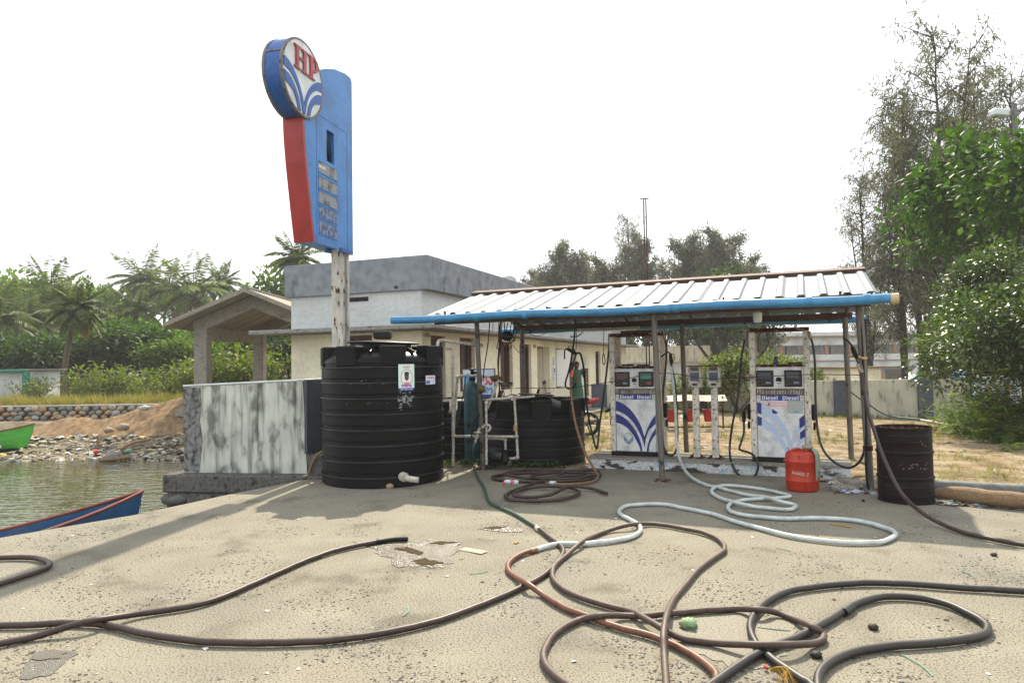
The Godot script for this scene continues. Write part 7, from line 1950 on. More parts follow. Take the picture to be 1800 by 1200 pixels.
func plants() -> void:
	# ---- coconut palms on the far bank
	var spots := [[109, 540, 31.0, 4.9, 1.35, 0.06, "coconut palm with a slim grey trunk nearest the green thicket at far left"], [238, 492, 60.0, 9.6, 3.0, 0.0, "tall coconut palm standing alone against the sky left of centre palms"], [325, 515, 52.0, 8.6, 3.3, 0.35, "coconut palm with yellow drooping fronds above the pavilion roof"], [283, 510, 58.0, 8.8, 2.8, 0.1, "coconut palm between the tall lone palm and the yellowing one"], [381, 500, 58.0, 9.3, 2.1, 0.0, "small coconut palm right of the yellowing palm"], [180, 535, 66.0, 7.8, 2.4, 0.1, "small hazy coconut palm in the gap of the trees at left"], [8, 560, 40.0, 5.2, 2.6, 0.0, "coconut palm cut by the left edge above the hut"], [80, 510, 48.0, 7.2, 2.8, 0.0, "coconut palm crowded among the leafy trees at far left"], [517, 458, 46.0, 9.2, 2.1, 0.0, "coconut palm rising behind the office left of the sign"], [418, 540, 62.0, 7.4, 2.0, 0.0, "distant little coconut palm right above the pavilion ridge"], [235, 545, 48.0, 5.9, 2.0, 0.1, "low young coconut palm under the tall lone palm"], [60, 560, 44.0, 5.4, 2.6, 0.0, "coconut palm with hanging fronds above the dark bushes at left"]]
	var eye := Vector3(0, 1.65, 0)
	for k in spots.size():
		var s: Array = spots[k]
		var x: float = (s[0] - 900.0) / 1200.0 * s[2]
		var top: float = 1.65 + (650.0 - s[1]) / 1200.0 * s[2]
		var pm := palm(top - 0.3, R(-0.8, 0.8), s[4] * 1.15, s[5], 30)
		tree("coconut_palm", s[6], Vector3(x, 0.3, -s[2]), "coconut palms on the far bank", pm[0], pm[1], m.bark, m.leaf)
	# ---- mangroves and leafy trees on the far bank: three built, the others copied
	var dark := [Color(0.032, 0.056, 0.022), Color(0.042, 0.072, 0.026), Color(0.05, 0.078, 0.03)]
	var mid := [Color(0.07, 0.12, 0.03), Color(0.095, 0.15, 0.036), Color(0.055, 0.095, 0.026)]
	var lite := [Color(0.12, 0.175, 0.035), Color(0.095, 0.15, 0.03), Color(0.155, 0.20, 0.04)]
	var proto := []
	for k in 3:
		var g := broadleaf(4.6, 0.85, 0.13, [mid, dark, lite][k], 0.26, 0.13, 9, 0.62, 4, 4, 0.26)
		proto.append(tree("mangrove", "", Vector3.ZERO, "mangroves and leafy trees on the far bank", g[0], g[1], m.bark_dark, m.leaf))
	# wanted: column, top row, distance, kind, width, turn
	var bush := [[215, 541, 36.0, 0, 1.25, 0, "large mid green mangrove at the centre of the far bank"], [278, 556, 38.5, 0, 1.1, 70, "mid green mangrove just left of the pavilion pillar"], [150, 585, 41.0, 0, 1.0, 140, "mangrove behind the slim palm trunk"], [40, 568, 33.0, 1, 1.15, 0, "dark bluish mangrove above the plastered hut"], [92, 600, 36.0, 1, 1.0, 100, "dark mangrove right of the hut behind the slim palm"], [-40, 575, 32.0, 1, 1.1, 50, "dark mangrove cut by the left edge"], [328, 583, 35.0, 2, 1.15, 20, "yellow green mangrove behind the pavilion's left pillar"], [400, 580, 37.0, 0, 1.15, 200, "mangrove seen between the pavilion pillars"], [490, 578, 38.0, 1, 1.1, 260, "dark mangrove seen right of the pavilion's back pillar"], [440, 570, 42.0, 1, 1.3, 300, "shaded mangrove deep behind the pavilion"], [45, 470, 60.0, 2, 1.0, 30, "tall yellow green leafy tree behind the palms at far left"], [135, 478, 64.0, 2, 0.8, 160, "tall bright leafy tree among the left palms"], [-15, 462, 62.0, 2, 1.1, 210, "tallest pale leafy tree at the left edge"], [195, 545, 62.0, 2, 1.2, 250, "pale leafy tree below the small hazy palm"], [522, 462, 44.0, 2, 0.8, 90, "yellow green tree rising behind the office's left corner"], [365, 555, 58.0, 0, 1.3, 310, "leafy tree below the yellowing palm"], [290, 560, 56.0, 1, 1.3, 10, "dark leafy tree behind the large mangrove"]]
	for k in bush.size():
		var s: Array = bush[k]
		var p := Vector3((s[0] - 900.0) / 1200.0 * s[2], 0.2, -s[2])
		var src: Node3D = proto[s[3]]
		var size: float = src.get_node("crown").mesh.get_aabb().end.y
		var f: float = (1.45 + (651.0 - s[1]) / 1200.0 * s[2]) / size
		var sc := Vector3(f * s[4], f, f * s[4])
		if src.get_meta("label") == "":
			src.set_meta("label", s[6]); src.transform = Transform3D(yaw(s[5]).scaled_local(sc), p)
		else: copy(src, "mangrove", s[6], p, s[5], sc)
	# low shrubs on the bank above the stones
	var sb := MB.new(); var sc2 := MB.new()
	for k in 9:
		var d := Vector3(R(-0.7, 0.7), 1, R(-0.7, 0.7)).normalized()
		sb.tube([Vector3.ZERO, d * 0.5, d * 0.95], [0.02, 0.014, 0.006], 4, false)
		for j in 5: spray(sc2, d * R(0.3, 1.05) + rv() * 0.18, 0.2, 9, 0.13, 0.06, [Color(0.14, 0.17, 0.035), Color(0.18, 0.20, 0.05), Color(0.11, 0.14, 0.03)], 0.0)
	var shrub := tree("bank_shrub", "", Vector3.ZERO, "bright low shrubs on the far bank", sb, sc2, m.bark, m.leaf, "shrub")
	for k in 26:
		var p := Vector3(-19.2 + k * 0.36 + R(-0.2, 0.2), 0.38, -26.4 - R(0.0, 3.6))
		var s := R(0.75, 1.2) if k < 6 else (R(0.9, 1.6) if k < 18 else R(1.5, 2.1))
		var lb := "bright yellow green bank shrub " + shrub_place(k)
		if k == 0:
			shrub.transform = Transform3D(yaw(20).scaled_local(Vector3.ONE * s), p); shrub.set_meta("label", lb)
		else: copy(shrub, "bank_shrub", lb, p, R(0, 360), Vector3(s, s * R(0.8, 1.1), s))
	# dry grass along the top of the stones, weeds and turf in the yard
	var gt := MB.new()
	for k in 12:
		var a := R(0, TAU)
		var d := Vector3(cos(a) * R(0.1, 0.5), 1, sin(a) * R(0.1, 0.5)).normalized()
		leaf_quad(gt, Vector3(cos(a), 0, sin(a)) * R(0, 0.12), d, R(0.5, 1.0), 0.03, Color.WHITE)
	var g1 := []
	for k in 3000:
		var gx := R(-23, -9.5)
		var gz := R(-26.6, -24.35)
		if nz.get_noise_2d(gx * 45.0, gz * 45.0) > R(-0.5, 0.1): g1.append(Vector3(gx, 0.40, gz))
	scatter("dry_grass", gt, g1, 0.2, 0.62, [Color(0.34, 0.25, 0.12), Color(0.28, 0.22, 0.09), Color(0.22, 0.21, 0.06), Color(0.40, 0.31, 0.16)], 1.0, m.leaf)
	var g2 := []
	var tries := 0
	while g2.size() < 2600 and tries < 60000:
		tries += 1
		var px := R(1.5, 16.0); var pz := R(-23.8, -9.0)
		var g := nz.get_noise_2d(px * 9.0, pz * 16.0 + 90.0)
		if g < 0.10 or edge_distance(Vector2(px, pz), quay_edge) < 0.25: continue
		g2.append(Vector3(px, height(px, pz), pz))
	scatter("yard_grass", gt, g2, 0.06, 0.22, [Color(0.30, 0.24, 0.10), Color(0.17, 0.18, 0.05), Color(0.36, 0.29, 0.15), Color(0.12, 0.15, 0.04)], 1.0, m.leaf)
	var g3 := []
	for k in 500:
		var x := R(3.0, 16.0)
		g3.append(Vector3(x, height(x, -24.2) , -24.2 + R(-0.1, 0.35)))
	scatter("wall_foot_grass", gt, g3, 0.08, 0.3, [Color(0.13, 0.17, 0.04), Color(0.09, 0.13, 0.03), Color(0.25, 0.22, 0.08)], 1.0, m.leaf)
	# weeds at the feet of the tanks
	var wd := MB.new()
	for k in 16:
		var d := rv(); d.y = absf(d.y) + 0.3
		leaf_quad(wd, d * 0.25, d.normalized(), R(0.3, 0.6), 0.22, Color.WHITE)
	var g4 := []
	for k in 90:
		var f := rng.randf()
		g4.append((Vector3(-1.211, 0, -11.383)).lerp(Vector3(0.722, 0, -10.696), f) + Vector3(R(-0.1, 0.1), R(0, 0.05), R(-0.35, 0.12)))
	for k in 14: g4.append(Vector3(-1.113, 0, -12.654) + Vector3(R(-0.1, 0.1), R(0.0, 0.5), R(-0.1, 0.1)))
	for k in 24: g4.append((Vector3(5.212, 0, -8.737)).lerp(Vector3(6.019, 0, -8.216), rng.randf()) + Vector3(0, 0.03, 0))
	scatter("weeds", wd, g4, 0.06, 0.2, [Color(0.05, 0.09, 0.025), Color(0.07, 0.12, 0.03), Color(0.035, 0.06, 0.02)], 1.0, m.leaf)
	tag(obj("parapet_weed", MB.new().ball(Vector3(-2.347, 3.266, -14) + Vector3(0, 0, 0.15), Vector3(0.05, 0.04, 0.05), 6), m.hose_green), "tiny green weed growing on the grey parapet", "weed")
	# ---- casuarinas: far group behind the canopy and the tall ones at the right
	var cproto := []
	for k in 4:
		var g := casuarina([15.0, 14.0, 16.0, 13.0][k], [0.05, -0.05, 0.0, 0.0][k], [0.7, 0.6, 0.55, 1.4][k], [1.0, 1.1, 1.35, 1.25][k], k == 3)
		cproto.append(tree("casuarina", "", Vector3.ZERO, "casuarina trees", g[0], g[1], m.bark_dark, m.needle))
	# column, distance, kind, top row, width, turn
	var cs := [[1588, 29.0, 0, 150, 1.0, 0, "casuarina nearest the canopy's right end, full to the ground"], [1660, 30.0, 2, -15, 1.0, 60, "tallest casuarina with an open crown of upright branches at right"], [1625, 31.5, 1, 95, 1.1, 140, "casuarina with thick bare trunk beside the blue tarpaulin tent"], [1735, 33.0, 2, 85, 1.1, 220, "casuarina behind the floodlight pole"], [1530, 33.0, 1, 275, 1.1, 250, "shorter casuarina whose twigs reach over the canopy's end"], [1790, 31.0, 2, 85, 1.1, 300, "casuarina at the right edge of the view"], [1700, 34.0, 0, 140, 0.9, 20, "casuarina in the middle of the right hand group"], [1105, 62.0, 2, 355, 0.9, 10, "tall sparse casuarina left of the rusty mast"], [985, 64.0, 3, 410, 1.0, 80, "hazy casuarina clump behind the office roof"], [940, 66.0, 3, 462, 1.0, 120, "leftmost hazy casuarina behind the office parapet"], [1072, 60.0, 3, 440, 1.2, 200, "dense low casuarina behind the canopy's middle"], [1135, 64.0, 3, 395, 0.85, 230, "casuarina right behind the rusty mast"], [1205, 60.0, 3, 397, 1.0, 30, "dark dense casuarina right of the mast"], [1275, 60.0, 3, 384, 1.05, 170, "tall casuarina right of the dark dense one"], [1325, 62.0, 3, 440, 1.1, 290, "rightmost casuarina of the far clump"], [1020, 68.0, 3, 440, 1.0, 330, "thin casuarina between the office and the mast"], [1240, 68.0, 3, 420, 1.1, 350, "hazy casuarina deep behind the pumps"]]
	for k in cs.size():
		var s: Array = cs[k]
		var p := Vector3((s[0] - 900.0) / 1200.0 * s[1], -0.9, -s[1])
		var src: Node3D = cproto[s[2]]
		var size: float = src.get_node("crown").mesh.get_aabb().end.y
		var f: float = (2.55 + (641.0 - (s[0] - 900.0) * 0.0157 - s[3]) / 1200.0 * s[1]) / size
		var scl := Vector3(f * s[4], f, f * s[4])
		if src.get_meta("label") == "":
			src.set_meta("label", s[6]); src.transform = Transform3D(yaw(s[5]).scaled_local(scl), p)
		else: copy(src, "casuarina", s[6], p, s[5], scl)
	# ---- leafy trees in the middle distance behind the pumps
	var gm := broadleaf(7.5, 0.75, 0.16, [Color(0.045, 0.07, 0.025), Color(0.06, 0.09, 0.03), Color(0.05, 0.07, 0.035)], 0.26, 0.14, 9, 0.75, 4, 1, 0.30)
	var tm := tree("leafy_tree", "dark leafy tree between the two pumps behind the yard wall", Vector3(9.723, 0.976, -33) * Vector3(1, 0, 1) + Vector3(0, -0.8, 0), "", gm[0], gm[1], m.bark_dark, m.leaf)
	copy(tm, "leafy_tree", "dark leafy tree behind the right pump's frame", Vector3(14.448, 0.791, -40) * Vector3(1, 0, 1) + Vector3(0, -0.8, 0), 130, Vector3(1.05, 1.0, 1.05))
	copy(tm, "leafy_tree", "leafy tree behind the left pump and outbuilding", Vector3(8.699, 0.723, -50) * Vector3(1, 0, 1) + Vector3(0, -0.8, 0), 220, Vector3(1.1, 0.95, 1.1))
	copy(tm, "leafy_tree", "leafy tree behind the thin back post in the canopy's middle", Vector3(11.746, 0.707, -48) * Vector3(1, 0, 1) + Vector3(0, -0.8, 0), 300, Vector3(1.2, 1.0, 1.2))
	var gs := broadleaf(2.2, 0.9, 0.05, [Color(0.16, 0.18, 0.05), Color(0.12, 0.15, 0.04), Color(0.20, 0.21, 0.09)], 0.15, 0.08, 11, 0.42, 3, 5, 0.32)
	var ts := tree("yard_bush", "pale yellow green bush against the wall left of the right pump", Vector3(7.769, 0.077, -23.6) * Vector3(1, 0, 1) + Vector3(0, -0.1, 0), "", gs[0], gs[1], m.bark, m.leaf, "bush")
	copy(ts, "yard_bush", "small bush behind the keypad boxes", Vector3(6.172, 0.127, -23.2) * Vector3(1, 0, 1) + Vector3(0, -0.2, 0), 90, Vector3(0.65, 0.75, 0.65))
	copy(ts, "yard_bush", "pale bush beyond the wall behind the right pump's open frame", Vector3(10.519, 0.385, -27) * Vector3(1, 0, 1) + Vector3(0, -0.4, 0), 200, Vector3(1.1, 1.1, 1.1))
	# ---- the group at the right edge
	var ga := broadleaf(9.3, 0.85, 0.17, [Color(0.05, 0.10, 0.018), Color(0.065, 0.125, 0.022), Color(0.08, 0.14, 0.03)], 0.26, 0.15, 40, 0.75, 4, 1, 0.33, 0.35)
	tree("almond_tree", "broad large leaved bright green tree beside the floodlight pole", Vector3(16.8, -0.8, -20.5), "", ga[0], ga[1], m.bark, m.leaf)
	var gb := MB.new(); var gbc := MB.new()
	var ends := []
	for k in 5: limb(gb, Vector3(0, 0, 0), Vector3(cos(k * 1.35) * 0.75, 0.9, sin(k * 1.35) * 0.75).normalized(), 1.42, 0.12, 4, 0.75, ends, 0.16)
	for e in ends:
		if e.y > 1.3: spray(gbc, e, 0.5, 44, 0.12, 0.066, [Color(0.075, 0.12, 0.036), Color(0.095, 0.14, 0.042), Color(0.06, 0.095, 0.032), Color(0.12, 0.15, 0.06)], 0.1)
	tree("glossy_tree", "spreading tree with small glossy leaves and forked brown limbs at the right edge", Vector3(12.5, -0.35, -14.8), "", gb, gbc, m.bark, m.leaf_shiny)
	# feathery compound leaves in the foreground bush
	var fb := MB.new(); var fc := MB.new()
	for k in 60:
		var a := R(0, TAU)
		var d := Vector3(cos(a), R(0.25, 1.5), sin(a)).normalized()
		var p := Vector3(R(-0.4, 0.4), 0.0, R(-0.4, 0.4))
		var l := R(1.0, 2.1)
		var pts := [p]
		for j in 5:
			d = (d + Vector3(0, -0.08, 0) + rv() * 0.1).normalized()
			p += d * l / 5
			pts.append(p)
		fb.tube(pts, [0.03, 0.024, 0.018, 0.013, 0.009, 0.005], 5, false)
		for j in range(1, 6):
			for f in 5:
				var col: Color = [Color(0.105, 0.175, 0.026), Color(0.15, 0.23, 0.033), Color(0.25, 0.30, 0.045), Color(0.085, 0.135, 0.025)][rng.randi() % 4] * R(0.8, 1.2)
				var fd := (d * 0.5 + rv() + Vector3(0, 0.15, 0)).normalized()
				var q: Vector3 = pts[j]
				var side := fd.cross(Vector3.UP).normalized()
				for e in 9:
					q += fd * 0.05
					fd = (fd + Vector3(0, -0.05, 0)).normalized()
					for s in [-1.0, 1.0]: leaf_quad(fc, q, (side * s + fd * 0.4 + Vector3(0, -0.15, 0)).normalized(), 0.12 * (1.0 - 0.05 * e), 0.036, col)
	var fe := tree("feathery_bush", "bright feathery leaved bush at the foot of the right trees", Vector3(11.2, -0.25, -14.6), "feathery bushes at the right", fb, fc, m.bark, m.leaf_bright, "bush")
	copy(fe, "feathery_bush", "second feathery bush at the right edge under the glossy tree", Vector3(11.4, -0.2, -13.2), 110, Vector3(1.05, 1.15, 1.05))
	copy(fe, "feathery_bush", "low yellowish feathery bush nearest the yard wall's end", Vector3(11.9, -0.4, -16.4), 60, Vector3(0.95, 0.8, 0.95))
	copy(fe, "feathery_bush", "feathery spray hanging above the second feathery bush", Vector3(11.8, 1.0, -14.0), 320, Vector3(0.8, 0.9, 0.8))
	copy(fe, "feathery_bush", "feathery spray higher up between the glossy and broad leaved trees", Vector3(12.6, 1.4, -16.0), 230, Vector3(1.2, 1.3, 1.2))


func shrub_place(k: int) -> String:
	if k < 4: return "beside the plastered hut"
	if k < 9: return "below the slim leaning palm trunk"
	if k < 15: return "left of the sand heap"
	if k < 20: return "right behind the top of the sand heap"
	return "half hidden by the pavilion pillars"


func riverside() -> void:
	# egrets
	var spots := [[Vector3(-6.0, -0.55, -11.0), 200, "white egret standing in the water beyond the blue canoe's bow"], [Vector3(-12.0, -0.56, -16.4), 60, "white egret wading near the far mud bank at left"], [Vector3(-10.6, -0.56, -17.2), 300, "white egret at the water's edge below the sand bank"]]
	var first: Node3D = null
	for s in spots:
		if first == null:
			first = thing("egret", s[2], "bird", s[0], s[1], "white egrets")
			var b := MB.new()
			var V := func(x, y, z): return Vector3(x, y, z)
			body(b, [[V.call(0, 0.30, -0.10), V.call(0, 0.345, 0.06), 0.05, 0.062], [V.call(0, 0.36, 0.08), V.call(0, 0.44, 0.11), 0.035, 0.018], [V.call(0, 0.44, 0.11), V.call(0, 0.52, 0.08), 0.017, 0.014], [V.call(0, 0.52, 0.08), V.call(0, 0.575, 0.11), 0.014, 0.016], [V.call(0, 0.575, 0.115), V.call(0, 0.572, 0.14), 0.02, 0.014], [V.call(0, 0.31, -0.08), V.call(0, 0.26, -0.20), 0.045, 0.012]], Vector3(-0.12, 0.18, -0.26), Vector3(0.12, 0.66, 0.22), 0.013, 0.012)
			obj("body", b, m.white, first)
			obj("bill", MB.new().tube([Vector3(0, 0.572, 0.14), Vector3(0, 0.555, 0.24)], [0.009, 0.002], 6), m.black, first)
			for q in [-1, 1]:
				obj("leg", MB.new().tube([Vector3(0.025 * q, 0.30, 0), Vector3(0.03 * q, 0.16, -0.02), Vector3(0.03 * q, -0.06, 0.0)], 0.007, 5), m.black, first)
				obj("wing", MB.new().ball(Vector3(0.052 * q, 0.325, -0.05), Vector3(0.022, 0.05, 0.15), 10), m.white, first)
		else: copy(first, "egret", s[2], s[0], s[1], Vector3.ONE * 0.46)
	first.scale = Vector3.ONE * 0.46
	# rubbish washed up on the mud
	var bit := MB.new()
	var p := [Vector3(-0.5, 0.0, -0.4), Vector3(0.1, 0.12, -0.5), Vector3(0.5, 0.02, -0.3), Vector3(-0.4, 0.1, 0.1), Vector3(0.05, 0.26, 0.0), Vector3(0.45, 0.12, 0.2), Vector3(-0.35, 0.0, 0.5), Vector3(0.1, 0.14, 0.45), Vector3(0.5, 0.0, 0.5)]
	for j in 2:
		for i in 2:
			var a := j * 3 + i
			bit.tri(p[a], p[a + 3], p[a + 1]); bit.tri(p[a + 1], p[a + 3], p[a + 4])
	var cols := [Color(0.22, 0.20, 0.17), Color(0.18, 0.15, 0.11), Color(0.15, 0.12, 0.08), Color(0.08, 0.07, 0.055), Color(0.45, 0.45, 0.44), Color(0.13, 0.10, 0.075), Color(0.19, 0.155, 0.11), Color(0.17, 0.14, 0.10), Color(0.45, 0.38, 0.16), Color(0.28, 0.24, 0.18), Color(0.16, 0.22, 0.26), Color(0.30, 0.26, 0.20)]
	var s1 := []
	var s2 := []
	var tries := 0
	while s1.size() < 3400 and tries < 60000:
		tries += 1
		var x := R(-18, -5.2); var z := R(-21.5, -11.0)
		var e := edge_distance(Vector2(x, z), water_edge)
		if e < 0.05 or e > R(0.8, 4.6): continue
		var g := nz.get_noise_2d(x * 40.0, z * 40.0)
		if g < R(-0.4, 0.15): continue
		s1.append(Vector3(x, height(x, z) + 0.005, z))
	scatter("washed_up_rubbish", bit, s1, 0.03, 0.22, cols, 1.0, m.matte, 0.5)
	var chip := MB.new()
	chip.ball(Vector3.ZERO, Vector3(0.5, 0.32, 0.42), 6)
	tries = 0
	while s2.size() < 3000 and tries < 60000:
		tries += 1
		var x := R(-18, -4.6); var z := R(-23.5, -9.6)
		var e := edge_distance(Vector2(x, z), water_edge)
		if e < -0.12 or e > R(0.2, 2.5): continue
		s2.append(Vector3(x, height(x, z), z))
	scatter("shore_pebbles", chip, s2, 0.03, 0.16, [Color(0.20, 0.18, 0.15), Color(0.30, 0.28, 0.24), Color(0.12, 0.11, 0.09), Color(0.38, 0.34, 0.27)], 0.9, m.matte)
	var s3 := []
	for k in 260:
		var x := R(-15.5, -7.2); var z := R(-21.8, -18.3)
		s3.append(Vector3(x, land(x, z) - 0.02, z))
	var things := [["grey_rock", "angular grey rock at the water's edge on the far mud", "rock", Vector3(-9.882, -0.45, -16.9), Vector3(0.19, 0.14, 0.14), Color(0.22, 0.22, 0.21)], ["dark_ball", "round dark blue ball among the rubbish below the pavilion", "ball", Vector3(-8.635, -0.162, -18.2), Vector3(0.11, 0.11, 0.11), Color(0.06, 0.08, 0.11)], ["red_bag", "small red bag among the rubbish at the far water's edge", "bag", Vector3(-10.425, -0.356, -17.1), Vector3(0.08, 0.06, 0.06), Color(0.55, 0.06, 0.05)], ["green_bottle", "small green bottle among the rubbish on the mud", "bottle", Vector3(-9.758, -0.377, -17.3), Vector3(0.07, 0.05, 0.05), Color(0.08, 0.35, 0.16)], ["white_sack", "crumpled white sack on the slope of the sand heap", "sack", Vector3(-10.77, 0.556, -20), Vector3(0.17, 0.07, 0.10), Color(0.4, 0.4, 0.38)], ["stone_boulder", "brown boulder on the lower sand bank", "rock", Vector3(-10.601, 0.118, -18.6), Vector3(0.16, 0.10, 0.12), Color(0.27, 0.21, 0.15)], ["clay_lump", "brown lump of earth left of the boulder on the sand bank", "earth lump", Vector3(-10.944, 0.056, -18.5), Vector3(0.12, 0.07, 0.1), Color(0.25, 0.19, 0.13)], ["wet_stone", "dark wet stone at the foot of the quay by the plinth", "rock", Vector3(-4.852, -0.231, -9.9), Vector3(0.13, 0.07, 0.09), Color(0.08, 0.08, 0.08)]]
	for t in things:
		var b := MB.new()
		b.ball(Vector3.ZERO, t[4], 16, nz, 0.75, 5.0)
		var k := mat(t[5].linear_to_srgb(), 0.8, {a = m.concrete.detail_albedo, s = 2.0})
		tag(put(obj(t[0], b, k), t[3]), t[1], t[2])
	var lo := [["driftwood", "long pale branch lying across the rubbish on the mud", [Vector3(-10.117, -0.366, -17.6), Vector3(-9.863, -0.218, -17.8), Vector3(-9.526, -0.157, -18)], 0.035], ["mud_log", "dark log at the water's edge left of the white wall", [Vector3(-7.546, -0.377, -15.5), Vector3(-7.414, -0.341, -15.6), Vector3(-7.247, -0.358, -15.8)], 0.07], ["upright_stick", "thin stick standing upright in the mud", [Vector3(-10.308, -0.289, -17), Vector3(-10.324, 0.063, -17)], 0.025], ["bark_strip", "brown palm bark strip by the grey rock", [Vector3(-10.144, -0.516, -16.8), Vector3(-9.726, -0.495, -16.8), Vector3(-9.461, -0.457, -16.9)], 0.05]]
	for t in lo: tag(obj(t[0], MB.new().tube(curve(t[2], 0.15), t[3], 7), m.timber if t[0] != "mud_log" else m.bark_dark), t[1], "wood")


func puddle(called: String, label: String, c: Array, y: float, k: Material) -> void:
	# a fan from its middle, with a ragged rim
	var mid := Vector3.ZERO
	for i in c.size() - 1: mid += c[i] / (c.size() - 1)
	var p := Geometry2D.convex_hull(PackedVector2Array(c.map(func(q): return Vector2(q.x, -q.z))))
	var rim := PackedVector2Array()
	for i in p.size() - 1:
		for j in 8:
			var v := p[i].lerp(p[i + 1], j / 8.0)
			var m2 := Vector2(mid.x, -mid.z)
			var f := 0.86 + 0.34 * nz.get_noise_2d(v.x * 130.0, v.y * 130.0) + (0.6 if called == "puddle" else 0.12) * nz.get_noise_2d(v.x * 460.0, v.y * 460.0)
			rim.append(m2 + (v - m2) * f)
	var b := MB.new()
	for i in rim.size():
		var u := rim[i]; var w := rim[(i + 1) % rim.size()]
		b.tri(Vector3(mid.x, y, mid.z), Vector3(u.x, y, -u.y), Vector3(w.x, y, -w.y))
	for i in b.n.size(): b.n[i] = Vector3.UP
	for i in range(0, b.ix.size(), 3):
		var q := (b.v[b.ix[i + 1]] - b.v[b.ix[i]]).cross(b.v[b.ix[i + 2]] - b.v[b.ix[i]])
		if q.y > 0:
			var t := b.ix[i + 1]; b.ix[i + 1] = b.ix[i + 2]; b.ix[i + 2] = t
	tag(obj(called, b, k), label, "puddle")


func litter() -> void:
	puddle("damp_patch", "wet glistening patch round the puddles by the brown hose's end", [Vector3(-1.505, 0, -6.5), Vector3(-1.336, 0, -6.595), Vector3(-1.127, 0, -6.646), Vector3(-0.9, 0, -6.589), Vector3(-0.695, 0, -6.451), Vector3(-0.513, 0, -6.502), Vector3(-0.406, 0, -6.333), Vector3(-0.455, 0, -6.07), Vector3(-0.56, 0, -5.849), Vector3(-0.516, 0, -5.683), Vector3(-0.625, 0, -5.564), Vector3(-0.785, 0, -5.557), Vector3(-0.882, 0, -5.502), Vector3(-0.864, 0, -5.685), Vector3(-0.974, 0, -5.871), Vector3(-1.037, 0, -6.103), Vector3(-1.173, 0, -6.3), Vector3(-1.384, 0, -6.312), Vector3(-1.505, 0, -6.5)], 0.004, m.damp)
	puddle("puddle", "thin dark pool at the heart of the wet patch", [Vector3(-1.111, 0, -6.238), Vector3(-1.012, 0, -6.329), Vector3(-0.942, 0, -6.21), Vector3(-0.808, 0, -6.09), Vector3(-0.849, 0, -6.021), Vector3(-1.023, 0, -6.177), Vector3(-1.111, 0, -6.238)], 0.008, m.wet)
	puddle("puddle", "small pool at the upper right of the wet patch", [Vector3(-0.811, 0, -6.397), Vector3(-0.716, 0, -6.494), Vector3(-0.549, 0, -6.422), Vector3(-0.658, 0, -6.348), Vector3(-0.811, 0, -6.397)], 0.008, m.wet)
	puddle("puddle", "narrow pool at the lower end of the wet patch", [Vector3(-0.888, 0, -5.85), Vector3(-0.761, 0, -5.911), Vector3(-0.59, 0, -5.767), Vector3(-0.686, 0, -5.692), Vector3(-0.811, 0, -5.747), Vector3(-0.888, 0, -5.85)], 0.008, m.wet)
	puddle("damp_patch", "wet rim of the thin puddle behind the yellow scrap", [Vector3(-0.362, 0, -6.938), Vector3(-0.235, 0, -7.101), Vector3(-0.03, 0, -7.013), Vector3(0.113, 0, -6.907), Vector3(0.054, 0, -6.772), Vector3(-0.086, 0, -6.781), Vector3(-0.256, 0, -6.837), Vector3(-0.362, 0, -6.938)], 0.004, m.damp)
	puddle("puddle", "thin puddle in the sun right of the green hose", [Vector3(-0.329, 0, -6.96), Vector3(-0.216, 0, -7.05), Vector3(-0.076, 0, -7.016), Vector3(-0.133, 0, -6.923), Vector3(-0.304, 0, -6.911), Vector3(-0.329, 0, -6.96)], 0.008, m.wet)
	puddle("damp_patch", "wet patch near the lower left corner of the quay", [Vector3(-2.816, 0, -3.904), Vector3(-2.837, 0, -4.071), Vector3(-2.772, 0, -4.174), Vector3(-2.647, 0, -4.128), Vector3(-2.57, 0, -4.046), Vector3(-2.626, 0, -3.956), Vector3(-2.546, 0, -3.788), Vector3(-2.631, 0, -3.691), Vector3(-2.743, 0, -3.761), Vector3(-2.816, 0, -3.904)], 0.004, m.damp)
	puddle("puddle", "shallow pool near the lower left corner of the quay", [Vector3(-2.821, 0, -3.978), Vector3(-2.775, 0, -4.053), Vector3(-2.649, 0, -4.064), Vector3(-2.63, 0, -3.986), Vector3(-2.721, 0, -3.952), Vector3(-2.821, 0, -3.978)], 0.008, m.wet)
	puddle("damp_patch", "dark oily damp patch under the looped hose at bottom centre", [Vector3(0.82, 0, -4.486), Vector3(1.109, 0, -4.607), Vector3(1.452, 0, -4.613), Vector3(1.763, 0, -4.446), Vector3(1.839, 0, -4.209), Vector3(1.632, 0, -3.89), Vector3(1.273, 0, -3.689), Vector3(1.064, 0, -3.801), Vector3(0.942, 0, -4.073), Vector3(0.793, 0, -4.342), Vector3(0.82, 0, -4.486)], 0.004, mat(Color(0.48, 0.455, 0.395), 0.75, {a = m.concrete.albedo_texture, s = 0.37, h = m.concrete.heightmap_texture, hd = 0.42, w = true}))
	tag(obj("cardboard_strip", MB.new().at(Vector3(-0.373, 0, -6.121) + Vector3(0, 0.006, 0), yaw(-38) * Basis(Vector3.BACK, 0.02)).box(Vector3.ZERO, Vector3(0.26, 0.008, 0.09), 0.002), mat(Color(0.68, 0.62, 0.52), 0.9)), "pale strip of cardboard beside the wet patch", "cardboard")
	var cr := func(called: String, label: String, at: Vector3, r: Vector3, col: Color, cat: String, amp := 0.9):
		tag(put(obj(called, MB.new().ball(Vector3.ZERO, r, 18, nz, amp, 2.2 / r.length()), mat(col, 0.7)), at + Vector3(0, r.y * 0.6, 0), yaw(R(0, 90))), label, cat)
	cr.call("green_bag", "crumpled pale green plastic bag inside the front hose loop", Vector3(1.074, 0, -4.312), Vector3(0.055, 0.036, 0.05), Color(0.48, 0.58, 0.42), "plastic bag")
